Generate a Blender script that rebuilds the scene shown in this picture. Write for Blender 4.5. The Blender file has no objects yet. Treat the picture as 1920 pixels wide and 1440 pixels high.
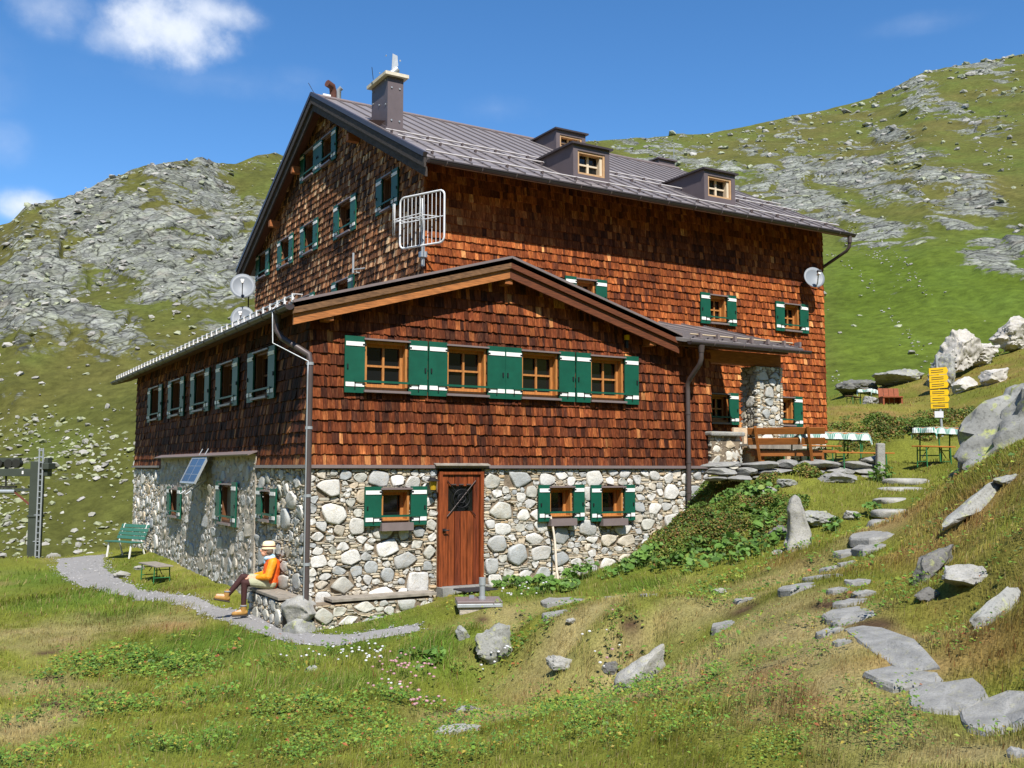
import bpy, bmesh, math, random
import numpy as np
from mathutils import Vector, Matrix
random.seed(7)
RNG = np.random.default_rng(11)
scene = bpy.context.scene
COL = scene.collection
R = math.radians

# ------------------------------------------------------------------ camera, sky, sun, exposure
F, YAW, PITCH, ROLL = 1850.0, 0.53694, 0.084733, 0.00147      # in pixels of a 1920 wide frame / radians
CAM = np.array([-5.719, -16.448, 2.25])
FW = np.array([math.sin(YAW)*math.cos(PITCH), math.cos(YAW)*math.cos(PITCH), math.sin(PITCH)])
RT0 = np.array([math.cos(YAW), -math.sin(YAW), 0.0]); UP0 = np.cross(RT0, FW)
RT = math.cos(ROLL)*RT0 + math.sin(ROLL)*UP0; UP = -math.sin(ROLL)*RT0 + math.cos(ROLL)*UP0
cd = bpy.data.cameras.new("camera"); cam = bpy.data.objects.new("camera", cd); COL.objects.link(cam)
cd.sensor_width = 36.0; cd.lens = 36.0*F/1920.0; cd.clip_start = 0.1; cd.clip_end = 5000
m = Matrix.Identity(4)
for i in range(3):
    m[i][0], m[i][1], m[i][2], m[i][3] = RT[i], UP[i], -FW[i], CAM[i]
cam.matrix_world = m
scene.camera = cam

SUN = np.array([-0.25, -0.75, 1.0]); SUN /= np.linalg.norm(SUN)    # direction towards the sun
SUN_EL = math.asin(SUN[2]); SUN_AZ = math.atan2(SUN[0], SUN[1])
world = bpy.data.worlds.new("World"); scene.world = world; world.use_nodes = True
sd = bpy.data.lights.new("sun", 'SUN'); sd.energy = 5.0; sd.angle = R(0.5); sd.color = (1.0, 0.955, 0.88)
so = bpy.data.objects.new("sun", sd); COL.objects.link(so); so.location = (-20, -40, 60)
so.rotation_euler = Vector(SUN).to_track_quat('Z', 'Y').to_euler()
scene.view_settings.view_transform = 'Standard'; scene.view_settings.look = 'None'
scene.view_settings.exposure = 0.50; scene.view_settings.gamma = 1.0
scene.cycles.use_denoising = True
scene.cycles.max_bounces = 5; scene.cycles.diffuse_bounces = 3; scene.cycles.glossy_bounces = 2
scene.cycles.caustics_reflective = False; scene.cycles.caustics_refractive = False

def ray(x, y): return FW + (x-960)/F*RT - (y-720)/F*UP
def P(x, y, axis, val):                                             # point seen at a photo pixel on an axis-aligned plane
    d = ray(x, y); return CAM + d*((val-CAM[axis])/d[axis])
def PD(x, y, dep): return CAM + ray(x, y)*dep                       # ... at a distance
def srgb(r, g, b):
    f = lambda c: c/12.92 if c <= .04045 else ((c+.055)/1.055)**2.4
    return (f(r/255), f(g/255), f(b/255))

def build_world():
    nt = world.node_tree; N = nt.nodes; L = nt.links; N.clear()
    out = N.new('ShaderNodeOutputWorld'); bg = N.new('ShaderNodeBackground')
    sky = N.new('ShaderNodeTexSky'); sky.sky_type = 'NISHITA'; sky.sun_disc = False
    sky.sun_elevation = SUN_EL; sky.sun_rotation = SUN_AZ; sky.altitude = 2300; sky.air_density = 1.0; sky.dust_density = 0.3; sky.ozone_density = 2.0
    tc = N.new('ShaderNodeTexCoord')
    def vm(op, a, b=None):
        n = N.new('ShaderNodeVectorMath'); n.operation = op
        for k, v in enumerate((a, b)):
            if v is None: continue
            if isinstance(v, (tuple, list)): n.inputs[k].default_value = v
            else: L.new(v, n.inputs[k])
        return n
    def ma(op, a, b=0.0, c=0.0, clamp=False):
        n = N.new('ShaderNodeMath'); n.operation = op; n.use_clamp = clamp
        for k, v in enumerate((a, b, c)):
            if isinstance(v, (int, float)): n.inputs[k].default_value = v
            else: L.new(v, n.inputs[k])
        return n.outputs[0]
    noise = N.new('ShaderNodeTexNoise'); noise.inputs['Scale'].default_value = 9.0; noise.inputs['Detail'].default_value = 9; noise.inputs['Roughness'].default_value = .58
    L.new(tc.outputs['Generated'], noise.inputs['Vector'])
    noise2 = N.new('ShaderNodeTexNoise'); noise2.inputs['Scale'].default_value = 22.0; noise2.inputs['Detail'].default_value = 8; noise2.inputs['Roughness'].default_value = .6
    L.new(tc.outputs['Generated'], noise2.inputs['Vector'])
    total = None
    # cloud banks: centre direction, half width, half height (radians), strength
    for (px, py, hw, hh, s, wb) in ((320, 55, 165, 92, .92, 1.0), (225, 70, 100, 60, .5, .9), (95, 20, 120, 65, .40, .9), (400, 25, 120, 50, .7, .9), (50, 385, 80, 42, .8, .8), (10, 270, 70, 60, .2, .9), (420, 150, 330, 50, .14, 1.0), (560, 150, 120, 40, .12, 1.0), (930, 205, 130, 40, .14, 1.0), (-60, 120, 120, 130, .2, .9), (1750, 40, 160, 30, .14, 1.0)):
        c = ray(px, py); c /= np.linalg.norm(c)
        r = np.cross(c, (0, 0, 1)); r /= np.linalg.norm(r); u = np.cross(r, c)
        dx = vm('DOT_PRODUCT', tc.outputs['Generated'], tuple(r/(hw/F))).outputs['Value']
        dy = vm('DOT_PRODUCT', tc.outputs['Generated'], tuple(u/(hh/F))).outputs['Value']
        fr = vm('DOT_PRODUCT', tc.outputs['Generated'], tuple(c)).outputs['Value']
        d2 = ma('ADD', ma('MULTIPLY', dx, dx), ma('MULTIPLY', dy, dy))
        fall = ma('SUBTRACT', 1.0, ma('SQRT', d2), clamp=True)
        nz = ma('ADD', ma('MULTIPLY', noise.outputs['Fac'], .6), ma('MULTIPLY', noise2.outputs['Fac'], .4))
        val = ma('MULTIPLY_ADD', ma('SUBTRACT', nz, .5), 3.2*wb, fall)
        val = ma('MULTIPLY', ma('MULTIPLY', val, ma('MULTIPLY', fall, 2.2, clamp=True)), s*1.15)
        val = ma('MULTIPLY', val, ma('GREATER_THAN', fr, 0.5))
        val = ma('MAXIMUM', val, 0.0)
        total = val if total is None else ma('MAXIMUM', total, val)
    mr = N.new('ShaderNodeMapRange'); mr.interpolation_type = 'SMOOTHSTEP'
    L.new(total, mr.inputs['Value']); mr.inputs['From Min'].default_value = 0.0; mr.inputs['From Max'].default_value = 1.0
    mr.inputs['To Max'].default_value = .93
    hs = N.new('ShaderNodeHueSaturation'); hs.inputs['Saturation'].default_value = 1.25; hs.inputs['Value'].default_value = 1.2
    L.new(sky.outputs[0], hs.inputs['Color'])
    mix = N.new('ShaderNodeMixRGB'); mix.inputs['Color2'].default_value = (5.6, 6.0, 6.7, 1)
    L.new(mr.outputs[0], mix.inputs['Fac']); L.new(hs.outputs[0], mix.inputs['Color1'])
    bg.inputs['Strength'].default_value = 0.118
    L.new(mix.outputs[0], bg.inputs['Color']); L.new(bg.outputs[0], out.inputs['Surface'])
build_world()

# ------------------------------------------------------------------ noise
def _hash(ix, iy, iz, seed):
    h = (ix.astype(np.int64)*374761393 + iy.astype(np.int64)*668265263 + iz.astype(np.int64)*2147483647 + seed*974634777) & 0xFFFFFFFF
    h = ((h ^ (h >> 13))*1274126177) & 0xFFFFFFFF
    h = ((h ^ (h >> 16))*2246822519) & 0xFFFFFFFF
    return ((h ^ (h >> 15)) & 0xFFFFFF)/float(0xFFFFFF)
def vnoise(x, y, z=0.0, seed=0):
    x = np.asarray(x, float); y = np.asarray(y, float); z = np.zeros_like(x)+z
    x0 = np.floor(x); y0 = np.floor(y); z0 = np.floor(z)
    fx, fy, fz = x-x0, y-y0, z-z0
    fx = fx*fx*fx*(fx*(fx*6-15)+10); fy = fy*fy*fy*(fy*(fy*6-15)+10); fz = fz*fz*(3-2*fz)
    x0 = x0.astype(np.int64); y0 = y0.astype(np.int64); z0 = z0.astype(np.int64)
    r = 0
    for dx in (0, 1):
        for dy in (0, 1):
            for dz in (0, 1):
                w = (fx if dx else 1-fx)*(fy if dy else 1-fy)*(fz if dz else 1-fz)
                r = r + w*_hash(x0+dx, y0+dy, z0+dz, seed)
    return r*2-1
def fbm(x, y, z=0.0, oct=4, seed=0, gain=.5):
    a, s, t = 1.0, 0, 0
    for k in range(oct):
        s = s + a*vnoise(np.asarray(x)*2**k+k*17.3, np.asarray(y)*2**k+k*9.1, np.asarray(z)*2**k+k*5.7, seed+k); t += a; a *= gain
    return s/t
def ridged(x, y, z=0.0, oct=4, seed=0):
    a, s, t = 1.0, 0, 0
    for k in range(oct):
        s = s + a*(1-np.abs(vnoise(np.asarray(x)*2**k+k*7.3, np.asarray(y)*2**k+k*3.1, z, seed+k))*2); t += a; a *= .55
    return s/t
def sstep(a, b, x):
    t = np.clip((np.asarray(x, float)-a)/(b-a), 0, 1); return t*t*(3-2*t)

# ------------------------------------------------------------------ materials
MATS = {}
def mat(name, color=(.5, .5, .5), rough=.7, metal=0.0, noise=0.0, nscale=8.0, stretch=(1, 1, 1), bump=0.0, bscale=60.0, attr=False, spec=.4, color2=None, detail=6, streak=False):
    if name in MATS: return MATS[name]
    mt = bpy.data.materials.new(name); mt.use_nodes = True; nt = mt.node_tree; N = nt.nodes; L = nt.links
    bs = N['Principled BSDF']; bs.inputs['Roughness'].default_value = rough; bs.inputs['Metallic'].default_value = metal
    bs.inputs['Specular IOR Level'].default_value = spec
    tc = N.new('ShaderNodeTexCoord'); mp = N.new('ShaderNodeMapping'); mp.inputs['Scale'].default_value = stretch
    L.new(tc.outputs['Object'], mp.inputs['Vector'])
    src = None
    if attr:
        at = N.new('ShaderNodeAttribute'); at.attribute_name = 'col'; src = at.outputs['Color']
    if streak:                                       # pale weathered streaks down the grain
        m2 = N.new('ShaderNodeMapping'); m2.inputs['Scale'].default_value = (34, 34, 1.6); L.new(tc.outputs['Object'], m2.inputs['Vector'])
        n2 = N.new('ShaderNodeTexNoise'); n2.inputs['Scale'].default_value = 1.0; n2.inputs['Detail'].default_value = 4; L.new(m2.outputs[0], n2.inputs['Vector'])
        r2 = N.new('ShaderNodeMapRange'); r2.inputs['From Min'].default_value = .50; r2.inputs['From Max'].default_value = .70; r2.inputs['To Max'].default_value = .75; L.new(n2.outputs['Fac'], r2.inputs['Value'])
        s2 = N.new('ShaderNodeVectorMath'); s2.operation = 'MULTIPLY_ADD'; L.new(src, s2.inputs[0]); s2.inputs[1].default_value = (1.9, 2.1, 2.2); s2.inputs[2].default_value = (.04, .022, .010)
        x2 = N.new('ShaderNodeMixRGB'); L.new(r2.outputs[0], x2.inputs['Fac']); L.new(src, x2.inputs['Color1']); L.new(s2.outputs[0], x2.inputs['Color2']); src = x2.outputs[0]
    if noise > 0 or color2:
        nz = N.new('ShaderNodeTexNoise'); nz.inputs['Scale'].default_value = nscale; nz.inputs['Detail'].default_value = detail; nz.inputs['Roughness'].default_value = .62
        L.new(mp.outputs[0], nz.inputs['Vector'])
        if color2:
            cr = N.new('ShaderNodeMapRange'); cr.inputs['From Min'].default_value = .35; cr.inputs['From Max'].default_value = .65
            L.new(nz.outputs['Fac'], cr.inputs['Value'])
            mx = N.new('ShaderNodeMixRGB'); L.new(cr.outputs[0], mx.inputs['Fac'])
            if src: L.new(src, mx.inputs['Color1'])
            else: mx.inputs['Color1'].default_value = (*color, 1)
            mx.inputs['Color2'].default_value = (*color2, 1); src = mx.outputs[0]
        if noise > 0:
            mr = N.new('ShaderNodeMapRange'); mr.inputs['From Min'].default_value = .25; mr.inputs['From Max'].default_value = .75
            mr.inputs['To Min'].default_value = 1-noise; mr.inputs['To Max'].default_value = 1+noise; L.new(nz.outputs['Fac'], mr.inputs['Value'])
            mu = N.new('ShaderNodeVectorMath'); mu.operation = 'SCALE'
            if src: L.new(src, mu.inputs[0])
            else: mu.inputs[0].default_value = color
            L.new(mr.outputs[0], mu.inputs['Scale']); src = mu.outputs[0]
    if src is not None: L.new(src, bs.inputs['Base Color'])
    else: bs.inputs['Base Color'].default_value = (*color, 1)
    if bump > 0:
        bn = N.new('ShaderNodeTexNoise'); bn.inputs['Scale'].default_value = bscale; bn.inputs['Detail'].default_value = 5
        L.new(mp.outputs[0], bn.inputs['Vector'])
        bp = N.new('ShaderNodeBump'); bp.inputs['Strength'].default_value = bump; bp.inputs['Distance'].default_value = .02
        L.new(bn.outputs['Fac'], bp.inputs['Height']); L.new(bp.outputs[0], bs.inputs['Normal'])
    MATS[name] = mt; return mt
def rock_mat(name, base, lich, lich_amt, scale=1.0, dark=(.05, .05, .05), attr=False):
    if name in MATS: return MATS[name]
    mt = bpy.data.materials.new(name); mt.use_nodes = True; nt = mt.node_tree; N = nt.nodes; L = nt.links
    bs = N['Principled BSDF']; bs.inputs['Roughness'].default_value = .88; bs.inputs['Specular IOR Level'].default_value = .25
    tc = N.new('ShaderNodeTexCoord')
    def nz(s, d=8, rgh=.62):
        n = N.new('ShaderNodeTexNoise'); n.inputs['Scale'].default_value = s; n.inputs['Detail'].default_value = d; n.inputs['Roughness'].default_value = rgh
        L.new(tc.outputs['Object'], n.inputs['Vector']); return n.outputs['Fac']
    def rng(v, a, b, c, d):
        n = N.new('ShaderNodeMapRange'); L.new(v, n.inputs['Value'])
        for k, q in zip(('From Min', 'From Max', 'To Min', 'To Max'), (a, b, c, d)): n.inputs[k].default_value = q
        return n.outputs[0]
    def mix(f, a, b):
        n = N.new('ShaderNodeMixRGB'); L.new(f, n.inputs['Fac'])
        for k, v in (('Color1', a), ('Color2', b)):
            if isinstance(v, tuple): n.inputs[k].default_value = (*v, 1)
            else: L.new(v, n.inputs[k])
        return n.outputs[0]
    b0 = base
    if attr:
        at = N.new('ShaderNodeAttribute'); at.attribute_name = 'col'; b0 = at.outputs['Color']
        c = mix(rng(nz(14*scale), .3, .7, 0, .38), b0, tuple(x*.6 for x in base))
    else:
        c = mix(rng(nz(3*scale), .3, .7, 0, 1), tuple(x*1.2 for x in base), tuple(x*.65 for x in base))
    c = mix(rng(nz(9*scale), .55-.0*lich_amt, .66, 0, lich_amt), c, lich)
    c = mix(rng(nz(40*scale, 4), .52, .68, 0, .55), c, dark)
    L.new(c, bs.inputs['Base Color'])
    bp = N.new('ShaderNodeBump'); bp.inputs['Strength'].default_value = .5; bp.inputs['Distance'].default_value = .03
    L.new(nz(18*scale, 9, .7), bp.inputs['Height']); L.new(bp.outputs[0], bs.inputs['Normal'])
    MATS[name] = mt; return mt

M_SHINGLE = mat('shingle_wood', attr=True, streak=True, noise=.6, nscale=9, stretch=(6, 6, .5), rough=.82, bump=.35, bscale=22, spec=.15)
M_WALLBACK = mat('wall_boards', (.05, .022, .012), rough=.9, noise=.3)
M_METALROOF = mat('roof_metal', srgb(124, 117, 116), rough=.5, metal=.0, noise=.10, nscale=2.2, spec=.5)
M_DARKMETAL = mat('gutter_metal', srgb(74, 66, 66), rough=.4, metal=.25, noise=.12, nscale=4)
M_PIPE = mat('pipe_metal', srgb(82, 72, 70), rough=.45, metal=.1, noise=.1, nscale=5)
M_TRIM = mat('trim_metal', srgb(125, 112, 110), rough=.45, metal=.1, noise=.1)
M_CHIM = mat('chimney_sheet', srgb(98, 88, 90), rough=.5, noise=.12, nscale=3)
M_OLDBOARD = mat('weathered_board', srgb(110, 80, 54), rough=.85, noise=.7, nscale=6, stretch=(1.2, 8, 8), bump=.3, bscale=40)
M_OLDBOARD_Y = mat('weathered_board_dark', srgb(62, 56, 53), rough=.85, noise=.5, nscale=6, stretch=(8, 1.2, 3), bump=.3, bscale=40)
M_NEWBOARD = mat('larch_board', srgb(166, 104, 54), rough=.7, noise=.65, nscale=5, stretch=(.8, 9, 12), bump=.2, bscale=40)
M_SOFFIT = mat('soffit_boards', srgb(96, 58, 32), rough=.8, noise=.35, nscale=5, stretch=(8, 1, 1))
M_BEAM = mat('beam_wood', srgb(150, 90, 45), rough=.75, noise=.4, nscale=5, stretch=(1, 7, 7))
M_FRAME = mat('window_wood', srgb(174, 116, 60), rough=.6, noise=.35, nscale=6, stretch=(8, 8, 1))
M_GLASS = mat('window_glass', (.008, .009, .010), rough=.05, spec=.55)
M_GREEN = mat('shutter_green', srgb(12, 80, 61), rough=.5, noise=.2, nscale=4, bump=.08, bscale=30)
M_WHITE = mat('white_paint', (.82, .81, .78), rough=.55)
M_IRON = mat('black_iron', (.02, .02, .022), rough=.5, metal=.3)
M_DOOR = mat('door_wood', srgb(128, 63, 30), rough=.5, noise=.75, nscale=4, stretch=(8, 8, .6), bump=.15, bscale=30)
M_STONE = rock_mat('wall_stone', (.58, .55, .49), (.50, .38, .22), .28, 1.3, (.28, .27, .25), attr=True)
M_MORTAR = mat('mortar_dark', srgb(124, 110, 92), rough=.95, noise=.45, nscale=14, bump=.6, bscale=60)
M_PLASTER = mat('mortar_pale', srgb(190, 178, 160), rough=.95, noise=.28, nscale=9, bump=.9, bscale=26, color2=srgb(150, 142, 130))
M_ROCK = rock_mat('boulder_rock', (.30, .30, .275), (.40, .42, .15), .75, 1.0, (.07, .07, .065))
M_ROCKDARK = rock_mat('boulder_rock_dark', (.16, .155, .145), (.34, .36, .14), .55, 1.6, (.05, .05, .045))
M_ROCKPALE = rock_mat('boulder_rock_pale', (.35, .34, .31), (.36, .35, .19), .5, 1.5, (.09, .088, .08))
M_SLAB = rock_mat('slab_rock', (.285, .28, .262), (.31, .30, .18), .4, 2.0, (.14, .138, .13))
M_PLANK = mat('grey_plank', srgb(140, 132, 120), rough=.85, noise=.35, nscale=5, stretch=(1.5, 1.5, 1), bump=.2)
M_BENCHWOOD = mat('brown_bench', srgb(146, 88, 36), rough=.6, noise=.25, nscale=5, stretch=(1, 4, 4))
M_GALV = mat('galvanised', srgb(170, 175, 178), rough=.4, metal=.35, noise=.1)
M_GREENSTEEL = mat('green_steel', srgb(45, 110, 65), rough=.5)
M_DARKSTEEL = mat('dark_steel', srgb(44, 44, 40), rough=.5)
M_DISH = mat('dish_paint', srgb(126, 132, 139), rough=.5, noise=.06, nscale=3)
M_YELLOW = mat('sign_yellow', srgb(222, 176, 10), rough=.5, noise=.06)
M_INK = mat('sign_ink', (.03, .028, .02), rough=.6)
M_GREY_SIGN = mat('sign_grey', srgb(205, 205, 210), rough=.5)

# ------------------------------------------------------------------ mesh helpers
class MB:
    """collects shapes, then links them as one mesh object"""
    def __init__(s): s.v = []; s.f = []; s.m = []; s.sm = []; s.mats = []
    def mi(s, m):
        if m not in s.mats: s.mats.append(m)
        return s.mats.index(m)
    def add(s, verts, faces, m=None, smooth=False):
        o = len(s.v); s.v += [tuple(map(float, v)) for v in verts]
        k = s.mi(m) if m else 0
        for f in faces: s.f.append([i+o for i in f]); s.m.append(k); s.sm.append(smooth)
    def obox(s, c, a, b, d, m=None):      # centre and three half-extent vectors
        c, a, b, d = (np.asarray(q, float) for q in (c, a, b, d))
        if np.dot(np.cross(a, b), d) < 0: a = -a
        vs = [c+i*a+j*b+k*d for k in (-1, 1) for j in (-1, 1) for i in (-1, 1)]
        s.add(vs, [(0, 2, 3, 1), (4, 5, 7, 6), (0, 1, 5, 4), (2, 6, 7, 3), (0, 4, 6, 2), (1, 3, 7, 5)], m)
    def box(s, x0, x1, y0, y1, z0, z1, m=None):
        s.obox(((x0+x1)/2, (y0+y1)/2, (z0+z1)/2), (abs(x1-x0)/2, 0, 0), (0, abs(y1-y0)/2, 0), (0, 0, abs(z1-z0)/2), m)
    def bar(s, p, q, w, h, up=(0, 0, 1), m=None):   # rectangular bar from p to q
        p = np.asarray(p, float); q = np.asarray(q, float); d = (q-p); l = np.linalg.norm(d); d /= l
        side = np.cross(d, up); n = np.linalg.norm(side)
        side = np.cross(d, (1, 0, 0)) if n < 1e-4 else side; side /= np.linalg.norm(side); u = np.cross(side, d)
        s.obox((p+q)/2, d*l/2, side*w/2, u*h/2, m)
    def tube(s, pts, r, n=8, m=None, cap=True):
        pts = [np.asarray(p, float) for p in pts]; k = len(pts); rr = r if isinstance(r, (list, tuple)) else [r]*k
        vs = []; prev = None
        for i, p in enumerate(pts):
            t = pts[min(i+1, k-1)]-pts[max(i-1, 0)]; t /= np.linalg.norm(t)
            a = prev if prev is not None else (np.array([0, 0, 1.]) if abs(t[2]) < .9 else np.array([1., 0, 0]))
            a = a-t*np.dot(a, t); a /= np.linalg.norm(a); prev = a; b = np.cross(t, a)
            vs += [p+rr[i]*(math.cos(2*math.pi*j/n)*a+math.sin(2*math.pi*j/n)*b) for j in range(n)]
        fs = [(i*n+j, i*n+(j+1) % n, (i+1)*n+(j+1) % n, (i+1)*n+j) for i in range(k-1) for j in range(n)]
        s.add(vs, fs, m, True)
        if cap: s.add(vs[:n], [tuple(range(n-1, -1, -1))], m); s.add(vs[-n:], [tuple(range(n))], m)
    def prism(s, poly, n, t, m=None):      # polygon (3D points) extruded by vector n*t
        poly = [np.asarray(p, float) for p in poly]; n = np.asarray(n, float); k = len(poly)
        nn = sum(np.cross(poly[i]-poly[0], poly[(i+1) % k]-poly[0]) for i in range(1, k-1))
        if np.dot(nn, n)*t < 0: poly = poly[::-1]
        vs = poly+[p+n*t for p in poly]
        s.add(vs, [tuple(range(k-1, -1, -1)), tuple(range(k, 2*k))]+[(i, (i+1) % k, k+(i+1) % k, k+i) for i in range(k)], m)
    def build(s, name, m=None, parent=None, bevel=0):
        me = bpy.data.meshes.new(name); me.from_pydata(s.v, [], s.f)
        for q in (s.mats if s.mats else [m]): me.materials.append(q)
        if s.f:
            me.polygons.foreach_set('material_index', s.m); me.polygons.foreach_set('use_smooth', s.sm)
        me.update()
        o = bpy.data.objects.new(name, me); COL.objects.link(o)
        if parent: o.parent = parent
        if bevel:
            b = o.modifiers.new('bevel', 'BEVEL'); b.width = bevel; b.segments = 2; b.limit_method = 'ANGLE'
        return o

def mesh_np(name, V, Fs, m, parent=None, col=None, smooth=False, extra=None):
    """V (n,3); Fs: list of int arrays (k,3) or (k,4); col (n,3) point colours"""
    me = bpy.data.meshes.new(name); V = np.ascontiguousarray(V, np.float32)
    Fs = [np.asarray(f, np.int32) for f in Fs if len(f)]
    loops = np.concatenate([f.ravel() for f in Fs]); tot = np.concatenate([np.full(len(f), f.shape[1], np.int32) for f in Fs])
    st = np.concatenate([[0], np.cumsum(tot)[:-1]]).astype(np.int32)
    me.vertices.add(len(V)); me.vertices.foreach_set('co', V.ravel())
    me.loops.add(len(loops)); me.loops.foreach_set('vertex_index', loops)
    me.polygons.add(len(tot)); me.polygons.foreach_set('loop_start', st)
    try: me.polygons.foreach_set('loop_total', tot)
    except Exception: pass
    me.polygons.foreach_set('use_smooth', np.full(len(tot), smooth, bool))
    me.materials.append(m)
    if col is not None:
        a = me.attributes.new('col', 'FLOAT_COLOR', 'POINT')
        c = np.ones((len(V), 4), np.float32); c[:, :3] = col; a.data.foreach_set('color', c.ravel())
    for k, v in (extra or {}).items():
        a = me.attributes.new(k, 'FLOAT', 'POINT'); a.data.foreach_set('value', np.asarray(v, np.float32))
    me.update(calc_edges=True); me.validate()
    o = bpy.data.objects.new(name, me); COL.objects.link(o)
    if parent: o.parent = parent
    return o

def tag(o, label=None, cat=None, group=None, kind=None):
    if label: o['label'] = label
    if cat: o['category'] = cat
    if group: o['group'] = group
    if kind: o['kind'] = kind
    return o
def thing(name, loc, label, cat, group=None, rz=0.0):
    o = bpy.data.objects.new(name, None); COL.objects.link(o); o.location = tuple(float(q) for q in loc); o.rotation_euler = (0, 0, rz)
    o.empty_display_size = .2
    return tag(o, label, cat, group)
def dup(root, loc, rz, label, group=None):
    def cp(o, par):
        c = o.copy(); COL.objects.link(c); c.parent = par
        for ch in o.children: cp(ch, c)
        return c
    r = cp(root, None); r.location = tuple(float(q) for q in loc); r.rotation_euler = (0, 0, rz); r['label'] = label
    if group: r['group'] = group
    return r
def rot(v, rz):
    c, s = math.cos(rz), math.sin(rz); return (v[0]*c-v[1]*s, v[0]*s+v[1]*c)

# ------------------------------------------------------------------ terrain heights (thin plate spline through surveyed points)
CP = []
def cw(x, y, z): CP.append((x, y, z))
def cz(px, py, z): p = P(px, py, 2, z); CP.append(tuple(p))
def cdp(px, py, d): CP.append(tuple(PD(px, py, d)))
for q in ((0, -.6, -.44), (1.2, -.55, -.32), (2.3, -.5, -.10), (3.0, -.45, .03), (4.2, -.4, .08), (6, -.4, .2), (-.6, 1.5, -.44), (-.3, 3.2, -.46), (7.6, -.35, .45), (8.5, -.25, 1.55), (9.2, -.45, 1.95),
          (5, 5, .3), (9, 5, 2.2), (12, 2, 2.33), (15, 1, 2.36), (15, 3, 2.4), (12.5, -.6, 2.32), (10.5, 0, 2.3), (13.2, -1.6, 2.3), (11, -.75, 2.25), (14.8, -1.2, 2.36), (17.5, 2, 2.6), (-5.7, -16.4, .64), (-3, -17.5, .75), (-9, -17, .3), (-6, -20, .7)): cw(*q)
for px, py in ((419, 1106), (380, 1092), (340, 1076), (290, 1050), (250, 1032)): CP.append(tuple(P(px, py, 0, -.3)))
for q in ((640, 1225, -.55), (780, 1195, -.34), (700, 1168, -.3), (440, 1160, -.44), (300, 1117, -.44), (200, 1092, -.46), (120, 1062, -.5), (895, 1140, .03), (960, 1110, .08), (800, 1140, -.14), (600, 1185, -.46),
          (900, 1178, .04), (870, 1218, -.36), (930, 1230, -.38), (1000, 1226, -.24), (1060, 1238, -.16), (1150, 1255, -.10), (1000, 1176, .14), (1060, 1184, .19), (1150, 1192, .26), (930, 1270, -.44), (1180, 1300, -.12), (1100, 1195, .22), (1200, 1130, .32), (1000, 1160, .16), (1400, 1120, .62), (1250, 1180, .36), (1400, 1300, .5), (1200, 1400, .34), (960, 1440, .18), (500, 1440, -.26), (100, 1440, -.42), (100, 1250, -.62), (30, 1110, -.66), (400, 1260, -.58), (250, 1180, -.54), (700, 1320, -.38), (850, 1380, -.02),
          (1880, 1352, .72), (1770, 1312, .74), (1700, 1270, .78), (1660, 1205, .85), (1600, 1150, .93), (1605, 1085, 1.05), (1600, 1038, 1.14), (1650, 1003, 1.24), (1685, 982, 1.36), (1688, 963, 1.5), (1690, 941, 1.66), (1697, 920, 1.82), (1705, 902, 1.98), (1712, 888, 2.12),
          (1535, 1040, 1.08), (1540, 1088, 1.0), (1535, 1150, .88), (1590, 1212, .80), (1660, 1088, 1.10), (1668, 1040, 1.2), (1672, 1150, .98), (1725, 1212, .88), (1610, 1005, 1.2),
          (1500, 1200, .72), (1550, 1330, .64), (1330, 1400, .45)): cz(*q)
for q in ((1735, 873, 22.3), (1300, 960, 19.3), (1400, 950, 19.2), (1400, 1000, 17.6), (1330, 1050, 16.6), (1250, 1065, 17.0), (1497, 1030, 15.0), (1560, 960, 17.5), (1600, 920, 19.0), (1450, 895, 20.3), (1560, 885, 21.2),
          (1790, 893, 14.6), (1920, 850, 12), (1920, 1000, 8.6), (1750, 1000, 12), (1700, 1100, 10), (1900, 1150, 7.5), (1920, 1300, 6.3), (1760, 1180, 8.3), (2050, 1000, 8.0), (2050, 800, 12), (2200, 1150, 6), (1990, 760, 16),
          (1700, 840, 25), (1790, 820, 27), (1600, 805, 30), (1610, 777, 39), (1600, 732, 47), (1750, 705, 43), (1920, 652, 43), (1850, 740, 33), (1570, 760, 36), (2100, 600, 45), (1750, 765, 33),
          (0, 1050, 28.5), (110, 1046, 30.5), (-150, 1060, 27), (-200, 1250, 14), (-200, 1500, 8)): cdp(*q)
for (px, d, z) in ((0, 37, -3.8), (110, 38, -3.6), (-200, 36, -3.8), (250, 40, -3.5), (0, 50, -7), (200, 52, -7), (1600, 58, 4.2), (1750, 56, 4.8), (1920, 56, 5.6), (2100, 58, 6), (1600, 70, 2), (1920, 70, 3)):
    q = CAM+ray(px, 877)*d; CP.append((q[0], q[1], z))
CP = np.array(CP)
def _tps(d2): return np.where(d2 > 1e-9, .5*d2*np.log(np.maximum(d2, 1e-9)), 0)
_n = len(CP); _A = np.zeros((_n+3, _n+3))
_A[:_n, :_n] = _tps(((CP[:, None, :2]-CP[None, :, :2])**2).sum(-1)) + np.eye(_n)*.02
_A[:_n, _n] = 1; _A[:_n, _n+1:] = CP[:, :2]; _A[_n:, :_n] = _A[:_n, _n:].T
_W = np.linalg.solve(_A, np.concatenate([CP[:, 2], np.zeros(3)]))
def Hs(x, y):
    x = np.asarray(x, float); y = np.asarray(y, float); sh = x.shape; x = x.ravel(); y = y.ravel(); out = np.empty(len(x))
    for i in range(0, len(x), 20000):
        xs, ys = x[i:i+20000], y[i:i+20000]
        out[i:i+20000] = _tps((xs[:, None]-CP[None, :, 0])**2+(ys[:, None]-CP[None, :, 1])**2)@_W[:_n]+_W[_n]+_W[_n+1]*xs+_W[_n+2]*ys
    return out.reshape(sh)
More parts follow.
